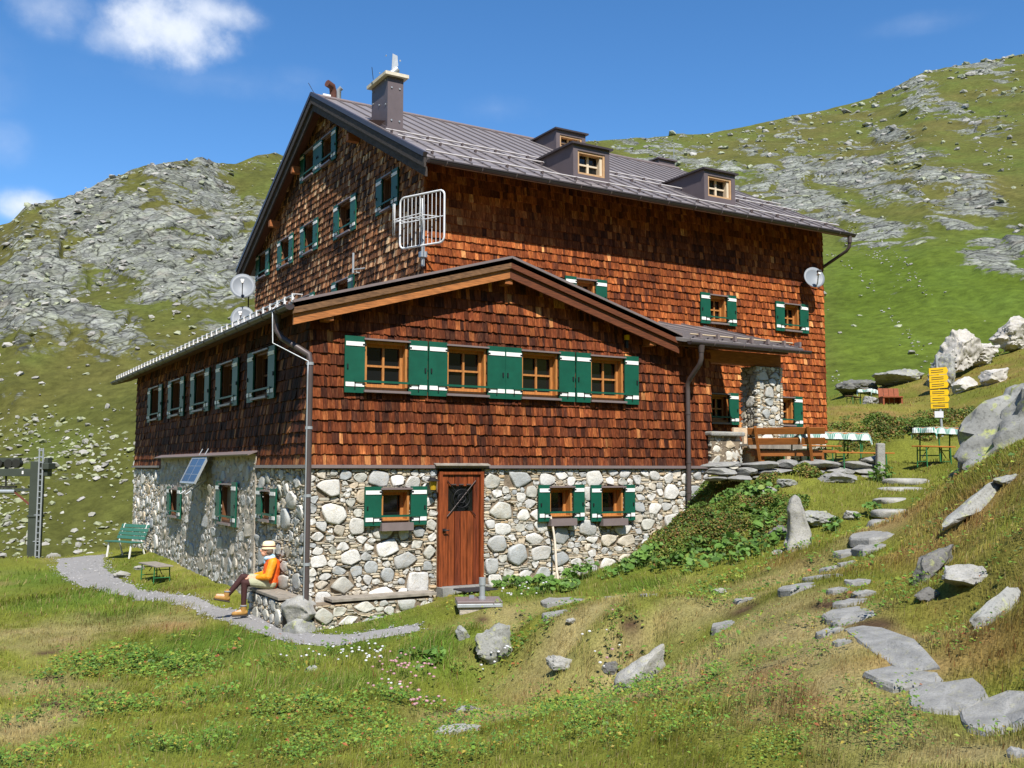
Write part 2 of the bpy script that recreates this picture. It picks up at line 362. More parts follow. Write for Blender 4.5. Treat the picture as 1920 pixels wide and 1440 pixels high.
def H(x, y):
    x = np.asarray(x, float); y = np.asarray(y, float)
    z = Hs(x, y); r = np.hypot(x-CAM[0], y-CAM[1])
    free = 1-np.exp(-np.maximum(0, np.abs(y+.2)-.6)**2)*((x > -1) & (x < 9))*.9
    a = .05*free*np.clip(r/6, .4, 1.5)
    return z+a*fbm(x*.9, y*.9, 0, 3, 5)+.018*fbm(x*3.7, y*3.7, 0, 2, 9)*free
def G(px, py, lo=3.0, hi=75.0):                    # where the line of sight through a photo pixel meets the ground
    d = ray(px, py); t = np.arange(lo, hi, .04); p = CAM+d*t[:, None]
    below = p[:, 2] < H(p[:, 0], p[:, 1]); k = int(np.argmax(below)) if below.any() else len(t)-1
    return p[k]
def on(p, dz=0.0): return np.array([p[0], p[1], float(H(np.array([p[0]]), np.array([p[1]]))[0])+dz])

# ------------------------------------------------------------------ the hut: walls
hut = thing('mountain_hut', (0, 0, 0), 'large mountain hut clad in brown shingles on a fieldstone base with green shutters', 'mountain hut')
XM, YM, XR, YB = 3.36, 2.5, 15.63, 15.1            # main block
AXR, AYB = 9.15, 16.2                              # annex right wall, back wall
Z1 = 2.27                                          # top of the stone storey
def az(x): return 6.27-.287*abs(x-3.83)            # annex roof, top side
def mz(y): return 8.70+.514*(min(y, 17.6-y)-1.68)  # main roof, top side
def pz(y): return 4.99+.285*(y+.5)                 # porch roof
EX, EY, EZ = np.eye(3)

PAL_WARM = (np.array([(.045, .013, .007), (.082, .021, .008), (.125, .030, .010), (.172, .044, .013), (.245, .072, .021), (.37, .15, .05)]), [.13, .26, .31, .22, .07, .01])
PAL_RICH = (np.array([(.075, .019, .008), (.130, .031, .009), (.190, .046, .012), (.255, .068, .017), (.33, .105, .03), (.46, .20, .07)]), [.09, .22, .34, .25, .09, .01])
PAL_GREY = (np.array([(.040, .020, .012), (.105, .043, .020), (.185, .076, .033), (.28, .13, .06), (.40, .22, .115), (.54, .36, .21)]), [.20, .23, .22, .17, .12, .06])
PAL_SHADED = (np.array([(.024, .009, .006), (.052, .016, .008), (.090, .026, .010), (.135, .040, .013), (.20, .07, .024), (.28, .125, .05)]), [.24, .26, .22, .15, .09, .04])  # annex side wall: shingle colours darkened, shadow under the eave painted in

def shingles(name, O, U, N, z0, z1, ulim, holes, pal, ch, wr, dark_low=None):
    O, U, N = (np.asarray(q, float) for q in (O, U, N)); rows = []
    pc, pw = pal; z = z0; row = 0
    chs = ch
    while z < z1:
        zt = min(z+chs*RNG.uniform(.95, 1.05), z1); zm = (z+zt)/2
        a, b = ulim(zm)
        if b-a > .05:
            u = a-RNG.uniform(0, wr[1]); edges = [a]
            while u < b:
                u += RNG.uniform(*wr)
                if a+.03 < u < b-.03: edges.append(u)
            edges.append(b)
            for k in range(len(edges)-1):
                segs = [(edges[k], edges[k+1], z-RNG.uniform(0, .016), zt+.03)]
                for (h0, h1, g0, g1) in holes:
                    nx = []
                    for (s0, s1, b0, b1) in segs:
                        if s1 <= h0 or s0 >= h1 or zt <= g0+.004 or z >= g1-.004: nx.append((s0, s1, b0, b1)); continue
                        if s0 < h0: nx.append((s0, h0, b0, b1))
                        if s1 > h1: nx.append((h1, s1, b0, b1))
                        m0, m1 = max(s0, h0), min(s1, h1)
                        if z < g0-.02: nx.append((m0, m1, b0, g0))
                        if zt > g1+.02: nx.append((m0, m1, g1, b1))
                    segs = nx
                rows += [s for s in segs if s[1]-s[0] > .015 and s[3]-s[2] > .02]
        z = zt; row += 1
    A = np.array(rows); n = len(A); g = .0035
    u0, u1, zb, zt = A[:, 0]+g*RNG.random(n), A[:, 1]-g*RNG.random(n), A[:, 2], A[:, 3]
    ob = .040+RNG.uniform(-.008, .014, n); ot = .006+RNG.uniform(0, .006, n); tw = RNG.normal(0, .004, n)
    def pt(u, z, o): return O+u[:, None]*U+z[:, None]*EZ+o[:, None]*N
    zsk = RNG.normal(0, .006, n)
    V = np.stack([pt(u0, zb+zsk, ob+tw), pt(u1, zb-zsk, ob-tw), pt(u1, zt, ot), pt(u0, zt, ot), pt(u0, zb+zsk, ob*0), pt(u1, zb-zsk, ob*0)], 1)
    flip = np.dot(np.cross(U, EZ), N) < 0
    b = np.arange(n)[:, None]*6
    Q = np.concatenate([b+np.array([[0, 1, 2, 3]]), b+np.array([[4, 5, 1, 0]])]); T = np.concatenate([b+np.array([[4, 0, 3]]), b+np.array([[1, 5, 2]])])
    if flip: Q = Q[:, ::-1]; T = T[:, ::-1]
    um = (u0+u1)/2; zm = (zb+zt)/2
    idx = RNG.choice(len(pc), n, p=pw)
    patch = fbm(um*.55, zm*.9, 0, 3, 21)*1.3
    idx = np.clip(np.round(idx+patch), 0, len(pc)-1).astype(int)
    c = pc[idx]*RNG.uniform(.75, 1.25, (n, 1))*(1+.55*fbm(um*.35, zm*.5, 0, 3, 29)[:, None])
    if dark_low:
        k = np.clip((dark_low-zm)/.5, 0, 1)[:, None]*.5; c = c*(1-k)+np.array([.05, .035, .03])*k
    cv = np.repeat(c[:, None, :], 6, 1)
    return mesh_np(name, V.reshape(-1, 3), [Q, T], M_SHINGLE, hut, cv.reshape(-1, 3))

def wall_back(mb, O, U, N, u0, u1, z0, ztop, holes, m, brk=()):
    """board wall behind the cladding, left open at the window holes; ztop(u) is the sloped top"""
    O, U, N = (np.asarray(q, float) for q in (O, U, N))
    us = sorted(set([u0, u1, *brk]+[q for h in holes for q in h[:2] if u0 < q < u1])); zmax = max(ztop(u) for u in us)
    zs = sorted(set([z0, zmax]+[q for h in holes for q in h[2:] if z0 < q < zmax]))
    pt = lambda u, z, o=0: O+u*U+z*EZ+o*N
    fl = np.dot(np.cross(U, EZ), N) < 0
    for i in range(len(us)-1):
        for j in range(len(zs)-1):
            uc, zc = (us[i]+us[i+1])/2, (zs[j]+zs[j+1])/2
            if any(h[0] < uc < h[1] and h[2] < zc < h[3] for h in holes): continue
            a, b = us[i], us[i+1]; ta, tb = min(zs[j+1], ztop(a)), min(zs[j+1], ztop(b)); lo = zs[j]
            poly = [(a, lo), (b, lo), (b, max(lo, tb)), (a, max(lo, ta))]
            ca, cb = ztop(a), ztop(b)
            if (ca-zs[j+1])*(cb-zs[j+1]) < 0:
                uk = a+(b-a)*(zs[j+1]-ca)/(cb-ca); poly = [(a, lo), (b, lo), (b, max(lo, tb)), (uk, zs[j+1]), (a, max(lo, ta))]
            v = [pt(*q) for q in poly]
            if fl: v = v[::-1]
            if max(ta, tb) > lo: mb.add(v, [tuple(range(len(v)))], m)
    for (a, b, lo, hi) in holes:
        for q in (((a, lo), (a, hi)), ((a, hi), (b, hi)), ((b, hi), (b, lo)), ((b, lo), (a, lo))):
            v = [pt(*q[0]), pt(*q[1]), pt(*q[1], -.26), pt(*q[0], -.26)]
            mb.add(v if not fl else v[::-1], [(0, 1, 2, 3)], m)
        v = [pt(a, lo, -.26), pt(b, lo, -.26), pt(b, hi, -.26), pt(a, hi, -.26)]
        mb.add(v if not fl else v[::-1], [(0, 1, 2, 3)], m)

def window(O, U, N, u0, u1, z0, z1, sw=.36, left=True, right=True, base=.03, rows=2, cols=2, over=.06, bar=True, sill=True, framemat=None, zs=None, recess=.13, sh=.055):
    """u0..u1, z0..z1: the opening; shutters stand open at both sides"""
    O, U, N = (np.asarray(q, float) for q in (O, U, N)); fm = framemat or M_FRAME
    pt = lambda u, z, o: O+u*U+z*EZ+o*N
    bx = lambda mb, a, b, lo, hi, o0, o1, m: mb.obox(pt((a+b)/2, (lo+hi)/2, (o0+o1)/2), U*(b-a)/2, EZ*(hi-lo)/2, N*(o1-o0)/2, m)
    w = MB(); t = .045
    bx(w, u0+.002, u0+t, z0+.002, z1-.002, -recess-.08, base-.01, fm); bx(w, u1-t, u1-.002, z0+.002, z1-.002, -recess-.08, base-.01, fm)
    bx(w, u0+t, u1-t, z1-t, z1-.002, -recess-.08, base-.012, fm); bx(w, u0+t, u1-t, z0+.002, z0+t, -recess-.08, base-.012, fm)
    wo = w.build('window', parent=hut)
    s = MB(); a, b, lo, hi = u0+t, u1-t, z0+t, z1-t; f = .055
    d0, d1 = -recess, -recess+.045
    bx(s, a, a+f, lo, hi, d0, d1, fm); bx(s, b-f, b, lo, hi, d0, d1, fm); bx(s, a+f, b-f, hi-f, hi, d0, d1-.002, fm); bx(s, a+f, b-f, lo, lo+f*1.2, d0, d1-.002, fm)
    for k in range(1, cols):
        c = a+f+(b-a-2*f)*k/cols; bx(s, c-.02, c+.02, lo+f, hi-f, d0, d1-.006, fm)
    for k in range(1, rows):
        c = lo+f+(hi-lo-2*f)*k/rows; bx(s, a+f, b-f, c-.018, c+.018, d0, d1-.010, fm)
    s.build('sash', parent=wo)
    g = MB(); bx(g, a+.01, b-.01, lo+.01, hi-.01, d0-.02, d0-.012, M_GLASS); g.build('pane', parent=wo)
    if sill:
        l = MB(); bx(l, u0-.03, u1+.03, z0-sh, z0-.012, base-.06, base+.08+sh*.3, M_TRIM); l.build('sill', parent=wo)
        l = MB(); bx(l, u0-.03, u1+.03, z1+.004, z1+.035, base-.05, base+.075, M_TRIM); l.build('drip_cap', parent=wo)
    zl, zh = zs if zs else (z0-over, z1+over)
    hgt = zh-zl
    for side, use in ((-1, left), (1, right)):
        if not use: continue
        e0, e1 = (u0-sw, u0-.008) if side < 0 else (u1+.008, u1+sw)
        h = MB(); n0 = base+.012+RNG.uniform(0, .006)
        bx(h, e0, e1, zl, zh, n0, n0+.034, M_GREEN)
        bh = min(.075, hgt*.1)
        bx(h, e0+.015, e1-.015, zh-hgt*.10-bh, zh-hgt*.10, n0+.030, n0+.046, M_WHITE)
        bx(h, e0+.015, e1-.015, zl+hgt*.11, zl+hgt*.11+bh, n0+.030, n0+.046, M_WHITE)
        c = (e0+e1)/2
        bx(h, c-.008, c+.008, zl+hgt*.07, zl+hgt*.2, n0+.047, n0+.056, M_IRON)
        k = e0+.05 if side < 0 else e1-.05
        bx(h, k-.012, k+.012, zl+hgt*.42, zl+hgt*.50, n0+.034, n0+.055, M_IRON)
        k = e1-.02 if side < 0 else e0+.02
        for q in (.14, .84): bx(h, k-.03, k+.03, zl+hgt*q, zl+hgt*q+.03, n0+.034, n0+.05, M_IRON)
        h.build('shutter', parent=wo)
    if bar and left and right:
        q = MB(); zz = zl+hgt*.11+min(.075, hgt*.1)+.004
        bx(q, u0-sw*.55, u1+sw*.55, zz, zz+.038, base+.066, base+.082, M_GREEN); q.build('shutter_bar', parent=wo)
    return wo

# --- window openings, read off the photograph onto the wall planes
def fx(px, py=700, y=-.05): return P(px, py, 1, y)[0]
def ly(px, py, x=-.05): return P(px, py, 0, x)[1]
zf = lambda q: 560+q/2.6667
FRONT = [(fx(560+a/2.6667), fx(560+b/2.6667)) for a, b in ((329, 545), (741, 939), (1114, 1297), (1459, 1624))]
FSW = [((fx(560+a/2.6667), fx(560+b/2.6667)), (fx(560+c/2.6667), fx(560+d/2.6667))) for a, b, c, d in ((213, 328, 546, 630), (637, 740, 940, 1021), (1030, 1113, 1299, 1381), (1386, 1458, 1627, 1701))]
FZ = (3.64, 4.52)
fholes = [(a, b, *FZ) for a, b in FRONT]
LOW = []
for (a, b, ya, yb) in ((408, 550, 955, 1115), (1247, 1363, 945, 1095), (1505, 1617, 945, 1095)):
    xa, xb = fx(560+a/2.6667, 930, -.02), fx(560+b/2.6667, 930, -.02); xm = 560+(a+b)/2/2.6667
    LOW.append((xa, xb, P(xm, 560+yb/2.6667, 1, 0)[2], P(xm, 560+ya/2.6667, 1, 0)[2]))
DOOR = (P(821, 1000, 1, 0)[0], P(904, 1000, 1, 0)[0], .08, 2.18)
LEFT = []
for (a, b, ya, yb) in ((1060, 1157, 780, 1095), (842, 920, 850, 1150), (668, 735, 920, 1190), (515, 573, 975, 1225), (378, 430, 1015, 1245)):
    LEFT.append((ly(180+b/3.5556, 700), ly(180+a/3.5556, 700), FZ[0], FZ[1]))
LSTONE = []
for (a, b, ya, yb) in ((319, 333, 915, 975), (413, 434, 906, 990), (487, 503, 918, 985)):
    y0, y1 = ly(b, 940, -.12), ly(a, 940, -.12); xm = (a+b)/2
    LSTONE.append((y0, y1, P(xm, yb, 0, -.12)[2]+.12, P(xm, ya, 0, -.12)[2]-.04))
GAB = [(13.86, 14.55, 8.30, 9.02), (11.55, 12.3, 8.27, 9.04), (9.46, 10.18, 8.27, 9.04), (6.67, 7.5, 8.24, 9.04), (4.12, 4.66, 8.26, 9.02), (9.55, 10.3, 10.45, 11.18), (8.13, 8.83, 10.45, 11.18), (6.75, 7.55, 6.25, 7.0), (9.65, 10.35, 6.25, 7.0), (12.3, 13.0, 6.25, 6.95)]
MAINF = [(11.42, 11.98, 5.98, 6.66), (14.06, 14.64, 5.98, 6.66), (7.28, 7.82, 5.98, 6.66), (11.40, 12.0, 3.42, 4.12), (13.78, 14.33, 3.42, 4.12)]

mb = MB()
ztA = lambda u: max(az(u), 5.10 if u > 7.9 else 0)-.13
wall_back(mb, (0, 0, 0), EX, -EY, 0, AXR, Z1, ztA, fholes, M_WALLBACK, brk=(3.83, 7.9))
wall_back(mb, (0, 0, 0), EY, -EX, 0, AYB, Z1, lambda u: az(0)-.13, [h for h in LEFT], M_WALLBACK)
wall_back(mb, (AXR, 0, 0), EY, EX, 0, YM, 1.5, lambda u: pz(u)-.13, [], M_WALLBACK)
wall_back(mb, (0, AYB, 0), EX, EY, 0, XM, -1, lambda u: az(u)-.13, [], M_WALLBACK)
wall_back(mb, (XM, 0, 0), EY, -EX, YM, YB, 5.2, lambda u: mz(u)-.15, GAB, M_WALLBACK, brk=(8.8,))
wall_back(mb, (0, YM, 0), EX, -EY, XM, XR, 2.0, lambda u: mz(YM)-.15, MAINF, M_WALLBACK)
wall_back(mb, (XR, 0, 0), EY, EX, YM, YB, 2.0, lambda u: mz(u)-.15, [], M_WALLBACK, brk=(8.8,))
wall_back(mb, (0, YB, 0), EX, EY, XM, XR, 0, lambda u: mz(YB)-.15, [], M_WALLBACK)
mb.build('board_wall', parent=hut)

def cut(hs, e=.0): return [(a-e, b+e, c-e, d+e) for a, b, c, d in hs]
CH = .178
def ul_front(z):
    h = (6.27-.13-z)/.287; a, b = 3.83-h, 3.83+h
    return max(-.03, a), (AXR+.02 if z < 5.0 else min(b, AXR))
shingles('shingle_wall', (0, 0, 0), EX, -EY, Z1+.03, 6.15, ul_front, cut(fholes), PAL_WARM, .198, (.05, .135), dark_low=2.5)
PAN0, PAN1, PANZ = 3.0, P(297, 861, 0, -.12)[1], 2.52
shingles('shingle_wall', (0, 0, 0), EY, -EX, Z1+.03, az(0)-.13, lambda z: (-.03, AYB), cut(LEFT)+[(PAN0, PAN1, 0, PANZ)], PAL_SHADED, .198, (.06, .15))
shingles('shingle_wall', (AXR, 0, 0), EY, EX, 2.3, 5.6, lambda z: (max(-.02, (z+.16-4.99)/.285-.5), YM), [], PAL_WARM, .198, (.05, .135))
def ul_gab(z):
    k = (z+.15-8.70)/.514+1.68
    return max(YM-.03, k), min(YB, 17.6-k)
shingles('shingle_wall', (XM, 0, 0), EY, -EX, 5.6, 12.2, ul_gab, cut(GAB), PAL_GREY, .182, (.055, .13))
shingles('shingle_wall', (0, YM, 0), EX, -EY, 2.95, mz(YM)-.15, lambda z: (XM-.03, XR+.02), cut(MAINF)+[(3, 8.6, 2, 5.3)], PAL_RICH, CH, (.05, .135))
shingles('shingle_wall', (XR, 0, 0), EY, EX, 2.95, 12.2, ul_gab, [], PAL_RICH, CH, (.09, .2))

for (a, b), ((s0, s1), (s2, s3)) in zip(FRONT, FSW):
    window((0, 0, 0), EX, -EY, a, b, *FZ, sw=(s1-s0+s3-s2)/2, base=.04, zs=(3.57, 4.58))
M_FRAME_SHADED = mat('window_wood_shaded', srgb(104, 66, 36), rough=.7, noise=.3, nscale=6, stretch=(8, 8, 1))  # shaded copy of the window wood: shade of the reveals put into the colour
for h in LEFT: window((0, 0, 0), EY, -EX, *h, framemat=M_FRAME_SHADED, sw=min(.42, (h[1]-h[0])*.52), base=.04, zs=(3.56, 4.57))
for i, h in enumerate(GAB): window((XM, 0, 0), EY, -EX, *h, framemat=M_FRAME_SHADED, sw=.36, base=.04, rows=2, cols=2)
for i, h in enumerate(MAINF): window((0, YM, 0), EX, -EY, *h, sw=.33, base=.04, rows=2, cols=2)

# ------------------------------------------------------------------ fieldstone masonry
STONEC = np.array([(.66, .64, .585), (.73, .71, .665), (.59, .58, .55), (.47, .475, .46), (.40, .42, .42), (.52, .51, .45), (.62, .55, .44), (.57, .46, .32), (.36, .385, .395)])
STONEP = np.array([.20, .17, .17, .12, .09, .10, .08, .04, .03])
def pack_stones(u0, u1, z0, z1, holes, classes, chips, seed, gap=.005, res=.02, chip_h=(1, 3), chip_w=(5, 15)):
    rg = np.random.default_rng(seed); nu, nz = int((u1-u0)/res), int((z1-z0)/res)
    occ = np.zeros((nz, nu), bool); stones = []
    zz = z0+(np.arange(nz)+.5)*res; uu = u0+(np.arange(nu)+.5)*res
    for (a, b, c, d) in holes: occ[np.ix_((zz > c) & (zz < d), (uu > a) & (uu < b))] = True
    K = 12; KC = 6
    for (n, wmin, wmax, hmin, hmax) in classes:
        free = None
        for it in range(n):
            if it % 60 == 0:
                fj, fi = np.nonzero(~occ)
                if len(fj) == 0: break
            q_ = int(rg.integers(len(fj))); cu, czz = uu[fi[q_]], zz[fj[q_]]
            if occ[fj[q_], fi[q_]]: continue
            w, h = rg.uniform(wmin, wmax)/2, rg.uniform(hmin, hmax)/2; p = rg.uniform(2.6, 6.0); ta = rg.normal(0, .12)
            for tr in range(4):
                g = gap
                i0, i1 = int((cu-w*1.2-u0)/res), int((cu+w*1.2-u0)/res)+1; j0, j1 = int((czz-h*1.2-z0)/res), int((czz+h*1.2-z0)/res)+1
                if cu-w < u0 or cu+w > u1 or czz-h < z0 or czz+h > z1: w *= .8; h *= .85; continue
                i0 = max(i0, 0); j0 = max(j0, 0); i1 = min(i1, nu); j1 = min(j1, nz)
                X, Y = np.meshgrid(uu[i0:i1]-cu, zz[j0:j1]-czz); X, Y = X*math.cos(ta)+Y*math.sin(ta), -X*math.sin(ta)+Y*math.cos(ta)
                mk = (np.abs(X/(w+g))**p+np.abs(Y/(h+g))**p) < 1
                if not (occ[j0:j1, i0:i1] & mk).any():
                    occ[j0:j1, i0:i1] |= mk
                    th = (np.arange(KC)+rg.uniform(-.40, .40, KC)+rg.random())*2*math.pi/KC
                    r = (np.abs(np.cos(th)/w)**p+np.abs(np.sin(th)/h)**p)**(-1/p)*np.clip(1+rg.normal(.03, .08, KC), .82, 1.12)
                    xc, yc = r*np.cos(th), r*np.sin(th); bl = 1.03+.06*rg.random(KC)
                    x = np.stack([xc, (xc+np.roll(xc, -1))/2*bl], 1).ravel(); y = np.stack([yc, (yc+np.roll(yc, -1))/2*bl], 1).ravel()
                    stones.append((np.stack([cu+x*math.cos(ta)-y*math.sin(ta), czz+x*math.sin(ta)+y*math.cos(ta)], 1), (cu, czz), rg.uniform(.6, 1.0)*min(.060, .17*min(w, h)*2)))
                    break
                w *= .84; h *= .86
                if 2*w < wmin*.7: break
    if chips:
        for j in range(nz):
            i = 0
            while i < nu:
                if occ[j, i]: i += 1; continue
                L = int(rg.integers(*chip_w)); e = i
                while e < nu and e-i < L and not occ[j, e]: e += 1
                hh = 1; mh = int(rg.integers(chip_h[0], chip_h[1]+1))
                while hh < mh and j+hh < nz and not occ[j+hh, i:e].any(): hh += 1
                if e-i >= 2:
                    occ[j:j+hh, i:e] = True
                    a, b, c, d = uu[i]-res/2, uu[e-1]+res/2, zz[j]-res/2, zz[j]+res*(hh-.5); q = .003
                    a += q; b -= q; c += q; d -= q; k = min(.012, (b-a)*.2); e1 = (d-c)*.3
                    poly = np.array([(a, c+e1), (a+k, c), (b-k, c), (b, c+e1), (b, d-e1), (b-k*rg.uniform(.5, 2), d), (a+k*rg.uniform(.5, 2), d), (a, d-e1)])
                    stones.append((poly, ((a+b)/2, (c+d)/2), rg.uniform(.004, .032)))
                i = e if e > i else i+1
    return stones
def stone_mesh(name, stones, O, U, N, parent, seed, tint=(1, 1, 1), proud=0.0, relief=1.0, m=None):
    rg = np.random.default_rng(seed); O, U, N = (np.asarray(q, float) for q in (O, U, N)); fl = np.dot(np.cross(U, EZ), N) < 0
    V, Q, T, Cc = [], [], [], []; n = 0
    for (poly, c, hgt) in stones:
        K = len(poly); c = np.array(c); hgt *= relief; big = K > 8
        rings = [(1.0, -.06), (1.0, .5), (.95, .88), (.80, 1.0)] if big else [(1.0, -.06), (1.0, .75), (.86, 1.0)]
        tilt = rg.normal(0, .07, 2) if big else rg.normal(0, .05, 2); colr = STONEC[rg.choice(len(STONEC), p=STONEP)]*rg.uniform(.85, 1.12)*np.array(tint)
        if not big: colr = colr*(np.array([.98, .84, .64]) if rg.random() < .7 else np.array([.8, .76, .68]))
        for s, o in rings:
            q = c+(poly-c)*s*(1+(rg.normal(0, .02, (K, 1)) if s < 1 else 0))
            off = (proud+(hgt*o if o > 0 else -.06))+((q-c)@tilt if o > 0 else 0)+(rg.normal(0, .007 if big else .003, K) if s < 1 else 0)
            V.append(O+q[:, :1]*U+q[:, 1:]*EZ+np.asarray(off).reshape(-1, 1)*N if np.ndim(off) else O+q[:, :1]*U+q[:, 1:]*EZ+off*N)
        V.append((O+c[0]*U+c[1]*EZ+(proud+hgt*1.03)*N)[None])
        k = np.arange(K); k2 = (k+1) % K
        for r in range(len(rings)-1): Q.append(np.stack([n+r*K+k, n+r*K+k2, n+(r+1)*K+k2, n+(r+1)*K+k], 1))
        t = n+(len(rings)-1)*K; T.append(np.stack([t+k, t+k2, np.full(K, n+len(rings)*K)], 1))
        tot = len(rings)*K+1; n += tot; Cc.append(np.repeat(colr[None], tot, 0))
    V = np.concatenate(V); Q = np.concatenate(Q); T = np.concatenate(T)
    if fl: Q = Q[:, ::-1]; T = T[:, ::-1]
    return mesh_np(name, V, [Q, T], m or M_STONE, parent, np.concatenate(Cc), smooth=True)

BIG = [(60, .42, .64, .26, .42), (170, .28, .46, .20, .34), (2200, .2, .34, .13, .24), (1600, .12, .22, .08, .14)]
LINT = (P(818, 883, 1, -.1)[0], P(916, 883, 1, -.1)[0])
fh = [(a-.02, b+.02, c-.02, d+.04) for a, b, c, d in LOW]+[(DOOR[0]-.02, DOOR[1]+.03, -1, 2.27)]
st = pack_stones(-.02, AXR, -.55, Z1-.04, fh, BIG, True, 3)
stone_mesh('stone_wall', st, (0, 0, 0), EX, -EY, hut, 4)
lh = [(a-.02, b+.02, c-.02, d+.04) for a, b, c, d in LSTONE]
TALL = [(14, .36, .6, .26, .42), (60, .24, .42, .18, .32), (2000, .14, .26, .10, .2)]
st = pack_stones(.02, PAN0, -.65, Z1-.04, lh, TALL, True, 5)
stone_mesh('stone_wall', st, (0, 0, 0), EY, -EX, hut, 6, tint=(.95, .95, .93))
st = pack_stones(PAN1, AYB, -1.0, Z1-.06, lh, [(30, .34, .6, .26, .42), (150, .22, .4, .16, .28), (1500, .12, .22, .08, .16)], True, 7)
stone_mesh('stone_wall', st, (-.02, 0, 0), EY, -EX, hut, 8, tint=(1.1, 1.1, 1.1))
st = pack_stones(PAN0+.05, PAN1-.03, -.9, PANZ-.05, lh, [(50, .34, .62, .18, .34), (300, .22, .42, .12, .24), (2600, .14, .26, .07, .13)], False, 9, gap=.018)
stone_mesh('stone_wall', st, (-.05, 0, 0), EY, -EX, hut, 10, tint=(.80, .82, .83), proud=.006, relief=.30)
mb = MB()
wall_back(mb, (0, .02, 0), EX, -EY, 0, AXR, -.9, lambda u: Z1-.03, LOW+[(DOOR[0], DOOR[1], -.6, 2.26)], M_MORTAR)
wall_back(mb, (.015, 0, 0), EY, -EX, 0, AYB, -1.4, lambda u: Z1-.03, [h for h in LSTONE if h[0] < PAN0], M_MORTAR)
wall_back(mb, (AXR-.02, 0, 0), EY, EX, 0, YM, -.5, lambda u: Z1-.03, [], M_MORTAR)
mb.build('mortar_joints', parent=hut)
mb = MB()
wall_back(mb, (-.05, 0, 0), EY, -EX, PAN0, PAN1, -1.4, lambda u: PANZ, [h for h in LSTONE if h[0] > PAN0-.1], M_PLASTER)
mb.obox((-.025, PAN0+.001, .56), (.025, 0, 0), (0, .001, 0), (0, 0, 1.96), M_PLASTER); mb.obox((-.025, PAN1-.001, .56), (.025, 0, 0), (0, .001, 0), (0, 0, 1.96), M_PLASTER)
mb.build('roughcast_panel', parent=hut)
for i, h in enumerate(LOW): window((0, 0, 0), EX, -EY, *h, sw=(.33, .27, .27)[i], base=.06, rows=1, cols=1, over=.06, recess=.16, sh=.15)
for h in LSTONE: window((-.04 if h[0] > PAN0-.1 else 0, 0, 0), EY, -EX, *h, sw=.36, base=.05, rows=2, cols=1, over=.07, recess=.12, framemat=M_FRAME_SHADED)
# flashings between shingles and stone
mb = MB()
mb.box(-.07, AXR+.03, -.075, -.002, Z1-.03, Z1+.028, M_TRIM); mb.box(-.075, -.002, -.072, PAN0, Z1-.031, Z1+.027, M_TRIM)
mb.box(-.10, -.002, PAN1, AYB+.05, Z1-.03, Z1+.028, M_TRIM); mb.box(AXR+.002, AXR+.06, -.07, YM, Z1-.03, Z1+.03, M_TRIM)
mb.obox((-.12, (PAN0+PAN1)/2, PANZ+.02), (.11, 0, .04), (0, (PAN1-PAN0)/2+.06, 0), (-.004, 0, .012), M_TRIM)
mb.build('flashing', parent=hut)

# --- cellar door
a, b, lo, hi = DOOR
M_DOOR2 = mat('door_wood_dark', srgb(104, 48, 25), rough=.5, noise=.8, nscale=4, stretch=(8, 8, .6), bump=.15, bscale=30)
mb = MB(); n = 6; mb.box(a+.066, b-.066, .03, .052, lo, lo+1.36, M_IRON)
for k in range(n):
    p0, p1 = a+.07+(b-a-.14)*k/n, a+.07+(b-a-.14)*(k+1)/n
    for (q0, q1) in ((lo, lo+1.36), (lo+1.83, hi-.06)) if 1 <= k <= 4 else ((lo, hi-.06),):
        mb.box(p0+.007, p1-.007, -.02+.006*(k % 2), .05, q0, q1, (M_DOOR, M_DOOR2)[(k*2) % 3 % 2])
door = mb.build('door', parent=hut)
mb = MB(); mb.box(a-.005, a+.065, -.06, .10, lo-.05, hi+.0, M_DOOR); mb.box(b-.065, b+.005, -.06, .10, lo-.05, hi, M_DOOR); mb.box(a+.066, b-.066, -.055, .10, hi-.055, hi-.001, M_DOOR)
mb.build('door_frame', parent=door)
mb = MB(); g0, g1 = a+.07+(b-a-.14)/n, a+.07+(b-a-.14)*5/n; mb.box(g0, g1, .02, .03, lo+1.36, lo+1.83, M_GLASS); mb.build('door_window', parent=door)
mb = MB(); c = ((g0+g1)/2, lo+1.6)
for sx in (-1, 1): mb.tube([(c[0]-sx*.30, -.045, c[1]-.33), (c[0]+sx*.30, -.045, c[1]+.33)], .009, 6, M_IRON if sx < 0 else M_PIPE)
for rr in (.17, .08): mb.tube([(c[0]+rr*math.cos(t), -.05, c[1]+rr*math.sin(t)) for t in np.linspace(0, 2*math.pi, 25)], .009, 5, M_IRON, cap=False)
for q in (-.16, 0, .16): mb.box(c[0]+q-.05, c[0]+q+.05, -.04, -.022, lo+1.85, lo+1.87, M_PIPE)
mb.build('door_grille', parent=door)
mb = MB(); mb.box(a+.04, a+.14, -.05, -.022, lo+1.0, lo+1.05, M_IRON); mb.tube([(a+.09, -.03, lo+1.02), (a+.09, -.085, lo+1.02), (a+.19, -.085, lo+1.02)], .011, 6, M_IRON); mb.build('door_handle', parent=door)
mb = MB(); mb.prism([(LINT[0]-.02, -.14, 2.285), (LINT[1]+.02, -.14, 2.285), (LINT[1]+.02, .02, 2.33), (LINT[0]-.02, .02, 2.33)], (0, 0, 1), .02, M_PLANK); mb.build('door_canopy', parent=door)
mb = MB(); mb.box(a-.03, b+.05, -.28, .02, -.1, lo-.005, M_SLAB); mb.build('doorstep', parent=door)

